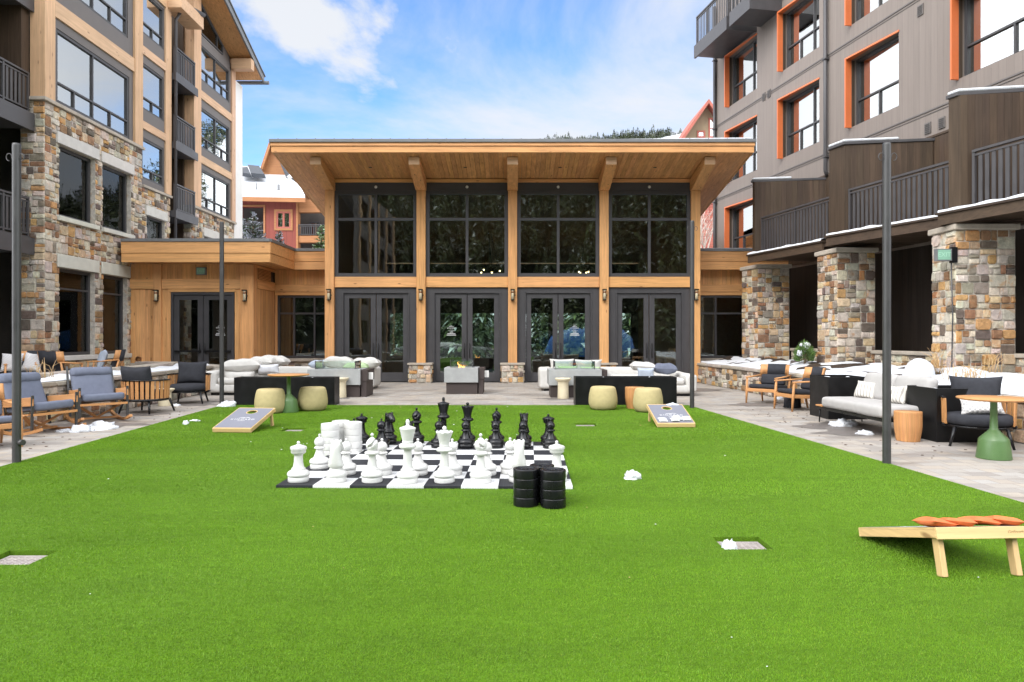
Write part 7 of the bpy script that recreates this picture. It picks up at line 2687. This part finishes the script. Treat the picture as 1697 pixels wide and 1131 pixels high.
# cornhole boards
def cornhole(label, x, y, rz, L=0.86, zr=0.30, W=0.63, logo=True):
    t_ = thing('cornhole_board', label, 'cornhole board', (x, y, 0.016), rz, 'cornhole boards on the lawn')
    z0 = 0.075
    sl = (zr - z0) / L
    ln = math.sqrt(1 + sl * sl)
    def Q(u, v, h=0.0):
        return Vector((u, v / ln - h * sl / ln, z0 + v * sl / ln + h / ln))
    LV = L * ln
    m_ = MB()
    hw = W / 2
    th = 0.065
    def blk(u0, u1, v0, v1, h0, h1, tint):
        c_ = [Q(u0, v0, h0), Q(u1, v0, h0), Q(u1, v1, h0), Q(u0, v1, h0), Q(u0, v0, h1), Q(u1, v0, h1), Q(u1, v1, h1), Q(u0, v1, h1)]
        m_.add(c_, BOXF, tint)
    blk(-hw, -hw + 0.02, 0.0, LV, -th, -0.012, tv(0.06))
    m_.build('side_rail', 'pineY', t_, bevel=0.004)
    m_ = MB()
    blk(hw - 0.02, hw, 0.0, LV, -th, -0.012, tv(0.06))
    m_.build('side_rail', 'pineY', t_, bevel=0.004)
    m_ = MB()
    blk(-hw, hw, -0.02, -0.001, -th, -0.002, tv(0.06))
    m_.build('end_rail', 'pineX', t_, bevel=0.003)
    m_ = MB()
    blk(-hw, hw, LV + 0.001, LV + 0.02, -th - 0.008, -0.002, tv(0.05))
    e_ = m_.build('end_rail', 'pineX', t_, bevel=0.003)
    # top with a round hole
    hv, hr = LV - 0.19, 0.078
    def holed(mb, u0, u1, v0, v1, r_, h0, h1, tint):
        an = sorted([2 * PI * k / 32 for k in range(32)] + [math.atan2(b_ - hv, a) % (2 * PI) for a in (u0, u1) for b_ in (v0, v1)])
        inn, out = [], []
        for a in an:
            c_, s_ = math.cos(a), math.sin(a)
            inn.append((r_ * c_, hv + r_ * s_))
            tq = min([q for q in ((u1 / c_ if c_ > 1e-9 else (u0 / c_ if c_ < -1e-9 else 1e9)), ((v1 - hv) / s_ if s_ > 1e-9 else ((v0 - hv) / s_ if s_ < -1e-9 else 1e9)))])
            out.append((tq * c_, hv + tq * s_))
        n = len(an)
        vs_ = [Q(*p, h1) for p in inn] + [Q(*p, h1) for p in out] + [Q(*p, h0) for p in inn] + [Q(*p, h0) for p in out]
        fs = []
        for k in range(n):
            k2 = (k + 1) % n
            fs += [(k, n + k, n + k2, k2), (2 * n + k, 2 * n + k2, 3 * n + k2, 3 * n + k), (k, k2, 2 * n + k2, 2 * n + k), (n + k, 3 * n + k, 3 * n + k2, n + k2)]
        mb.add(vs_, fs, tint)
    m_ = MB()
    holed(m_, -hw, hw, 0.0, LV, hr, -0.0115, 0.0, (1, 1, 1))
    tp = m_.build('deck', 'pineY', t_)
    m_ = MB()
    holed(m_, -hw + 0.014, hw - 0.014, 0.014, LV - 0.014, hr + 0.014, 0.0005, 0.002, (1, 1, 1))
    m_.build('printed_top', 'board_grey', tp)
    rot = Matrix(((1, 0, 0), (0, 1 / ln, -sl / ln), (0, sl / ln, 1 / ln))).to_4x4()
    def M(u, v):
        return Matrix.Translation(Q(u, v, 0.003)) @ rot
    if logo:
        text('KINDRED', 0.07, tp, 'white_ink', M(0, 0.36), spacing=1.45)
        text('RESORT', 0.03, tp, 'white_ink', M(0, 0.30), spacing=1.15)
        m_ = MB()
        ptsu = [(-0.085, 0.405), (-0.06, 0.425), (-0.02, 0.438), (0.01, 0.42), (0.04, 0.442), (0.085, 0.425), (0.1, 0.405)]
        for a, b_ in zip(ptsu, ptsu[1:]):
            m_.prism([Q(a[0], a[1], .0025), Q(b_[0], b_[1], .0025), Q(b_[0], b_[1] + 0.012, .0025), Q(a[0], a[1] + 0.012, .0025)], Q(0, 0, 0.001) - Q(0, 0, 0))
        m_.prism([Q(-0.05, 0.408, .0025), Q(0.02, 0.408, .0025), Q(0.0, 0.42, .0025)], Q(0, 0, 0.001) - Q(0, 0, 0))
        m_.build('ridge_mark', 'white_ink', tp)
    for sg in (-1, 1):
        xa = sg * (hw - 0.05)
        top = Q(xa, LV - 0.06, -0.02)
        foot = Vector((xa + sg * 0.0, L - 0.02 + 0.03, 0.0))
        MB().bar(top, foot, 0.036, 0.06, tv(0.06), up=(0, 1, 0)).build('leg', 'pineZ', t_, bevel=0.004)
    text('GoSports', 0.028, e_, 'brown_ink', Matrix.Translation(Q(-hw + 0.07, LV + 0.021, -0.034)) @ Matrix.Rotation(PI, 4, 'Z') @ Matrix.Rotation(PI / 2, 4, 'X'))
    return t_, Q, LV


cornhole('cornhole board with bare grey top, beside the left ottoman', -4.37, 10.83, R(-5))
cb2, Q2, LV2 = cornhole('cornhole board with white bags on its lower end, right of the lawn', 2.71, 11.45, R(0.5))
cb3, Q3, LV3 = cornhole('nearest cornhole board seen from its raised end, orange bags on top', 2.87, 5.17, R(183), 0.84, 0.305, 0.58)


def bag(label, Q, loc0, rz0, u, v, h, mat, seed, group, s_=0.15, t_=0.05, rot=0.0, lean=0.0):
    c_ = Q(u, v, h)
    c_ = Matrix.Rotation(rz0, 4, 'Z') @ c_ + Vector(loc0)
    sl = (Q(0, 1, 0) - Q(0, 0, 0)).normalized()
    M = Matrix.Rotation(math.atan2(sl.z, sl.y), 4, 'X') @ Matrix.Rotation(lean, 4, 'Y') @ Matrix.Rotation(rot, 4, 'Z') @ Matrix.Rotation(-PI / 2, 4, 'X') @ Matrix.Translation((0, 0, -s_ / 2))
    o = MB().pillow(s_, s_, t_, seed, 12, M=M, wob=0.016).build('bean_bag', mat, loc=c_, rz=rz0)
    tag(o, label, 'bean bag', group)


for k, (u, v, h, lb_, ro) in enumerate(((-0.2, 0.10, 0.022, 'white bean bag at the left of the board beside the far right post', 0.5), (0.0, 0.10, 0.026, 'white bean bag at the front middle of the right cornhole board', 0.9), (0.05, 0.17, 0.024, 'white bean bag tucked behind the front middle one', 0.2), (0.20, 0.14, 0.022, 'white bean bag at the right edge of the right cornhole board', 0.7))):
    bag(lb_, Q2, cb2.location, R(0.5), u, v, h, 'white_bag_fabric', 80 + k, 'white bean bags')
for k, (u, lb_) in enumerate(((0.225, 'orange bean bag at the left end of the row on the nearest board'), (0.09, 'orange bean bag second from the left on the nearest board'), (-0.06, 'orange bean bag third from the left on the nearest board'), (-0.215, 'orange bean bag at the right end of the row on the nearest board'))):
    bag(lb_, Q3, cb3.location, R(183), u, LV3 - 0.08, 0.026 + 0.002 * k, 'orange_fabric', 90 + k, 'orange bean bags', 0.185, 0.052, 0.2 * (-1) ** k, -0.13)
c_ = Q2(0.13, LV2 - 0.01, 0)
snow_pile('thin snow ridge on the top edge of the right cornhole board', cb2.location[0] + c_.x, cb2.location[1] + c_.y, 0.016 + c_.z - 0.005, 0.10, 0.03, 0.035, 95, 5, SN)

# drain grates sunk in the lawn
for (x, y, w_, h_), lb_ in zip(DR, ('metal drain grate in the lawn near the orange bags, snow on it', 'drain grate cut off by the left edge of the picture', 'small drain grate between the left ottomans and the white draughts', 'small drain grate right of the black rook')):
    t_ = thing('drain_grate', lb_, 'drain', (x, y, -0.028), 0, 'drain grates in the lawn')
    m_ = MB()
    a, b_ = w_ / 2 - 0.01, h_ / 2 - 0.01
    m_.box(-a, a, -b_, -b_ + 0.02, 0, 0.012).box(-a, a, b_ - 0.02, b_, 0, 0.012).box(-a, -a + 0.02, -b_ + 0.02, b_ - 0.02, 0, 0.012).box(a - 0.02, a, -b_ + 0.02, b_ - 0.02, 0, 0.012)
    n = 9
    for k in range(1, n):
        yy = -b_ + 2 * b_ * k / n
        m_.box(-a + 0.021, a - 0.021, yy - 0.008, yy + 0.008, 0.003, 0.011)
    for k in range(1, 7):
        xx = -a + 2 * a * k / 7
        m_.box(xx - 0.006, xx + 0.006, -b_ + 0.021, b_ - 0.021, 0.004, 0.0095)
    m_.build('grating', 'grate_metal', t_)
    MB().box(-a, a, -b_, b_, 0.0042, 0.0055).build('sump', 'wet_grime', t_)

# fallen leaves and flecks of snow on the lawn, grit on the paving: too many and too small to count
m_ = MB()
rg = random.Random(55)
for k in range(40):
    x, y = rg.uniform(-5, 4.5), rg.uniform(3.0, 15)
    if x < LL(y) or x > LR(y):
        continue
    s_ = rg.uniform(0.0005, 0.0010) * y
    q = (1, 1, 1) if rg.random() < 0.6 else (0.75, 0.5, 0.25)
    m_.blob(s_ * 1.4, s_, s_ * 0.6, (x, y, 0.021), k, 0.4, 2, 8, 4, tint=q)
tag(m_.build('snow_flecks', 'snow'), 'tiny snow flecks and leaf scraps scattered over the turf', 'debris', kind='stuff')
m_ = MB()
for k in range(150):
    if rg.random() < 0.65:
        x, y = rg.uniform(4.6, 6.1), rg.uniform(8.6, 14.5)
        if x < LR(y) + 0.1:
            continue
    else:
        x, y = rg.uniform(-7.6, -6.4), rg.uniform(9, 15)
    s_ = rg.uniform(0.006, 0.02)
    m_.blob(s_ * 1.3, s_, s_ * 0.5, (x, y, 0.001), k, 0.4, 2, 6, 3)
tag(m_.build('grit', 'wet_grime'), 'dark leaf scraps and grit on the pale paving', 'debris', kind='stuff')
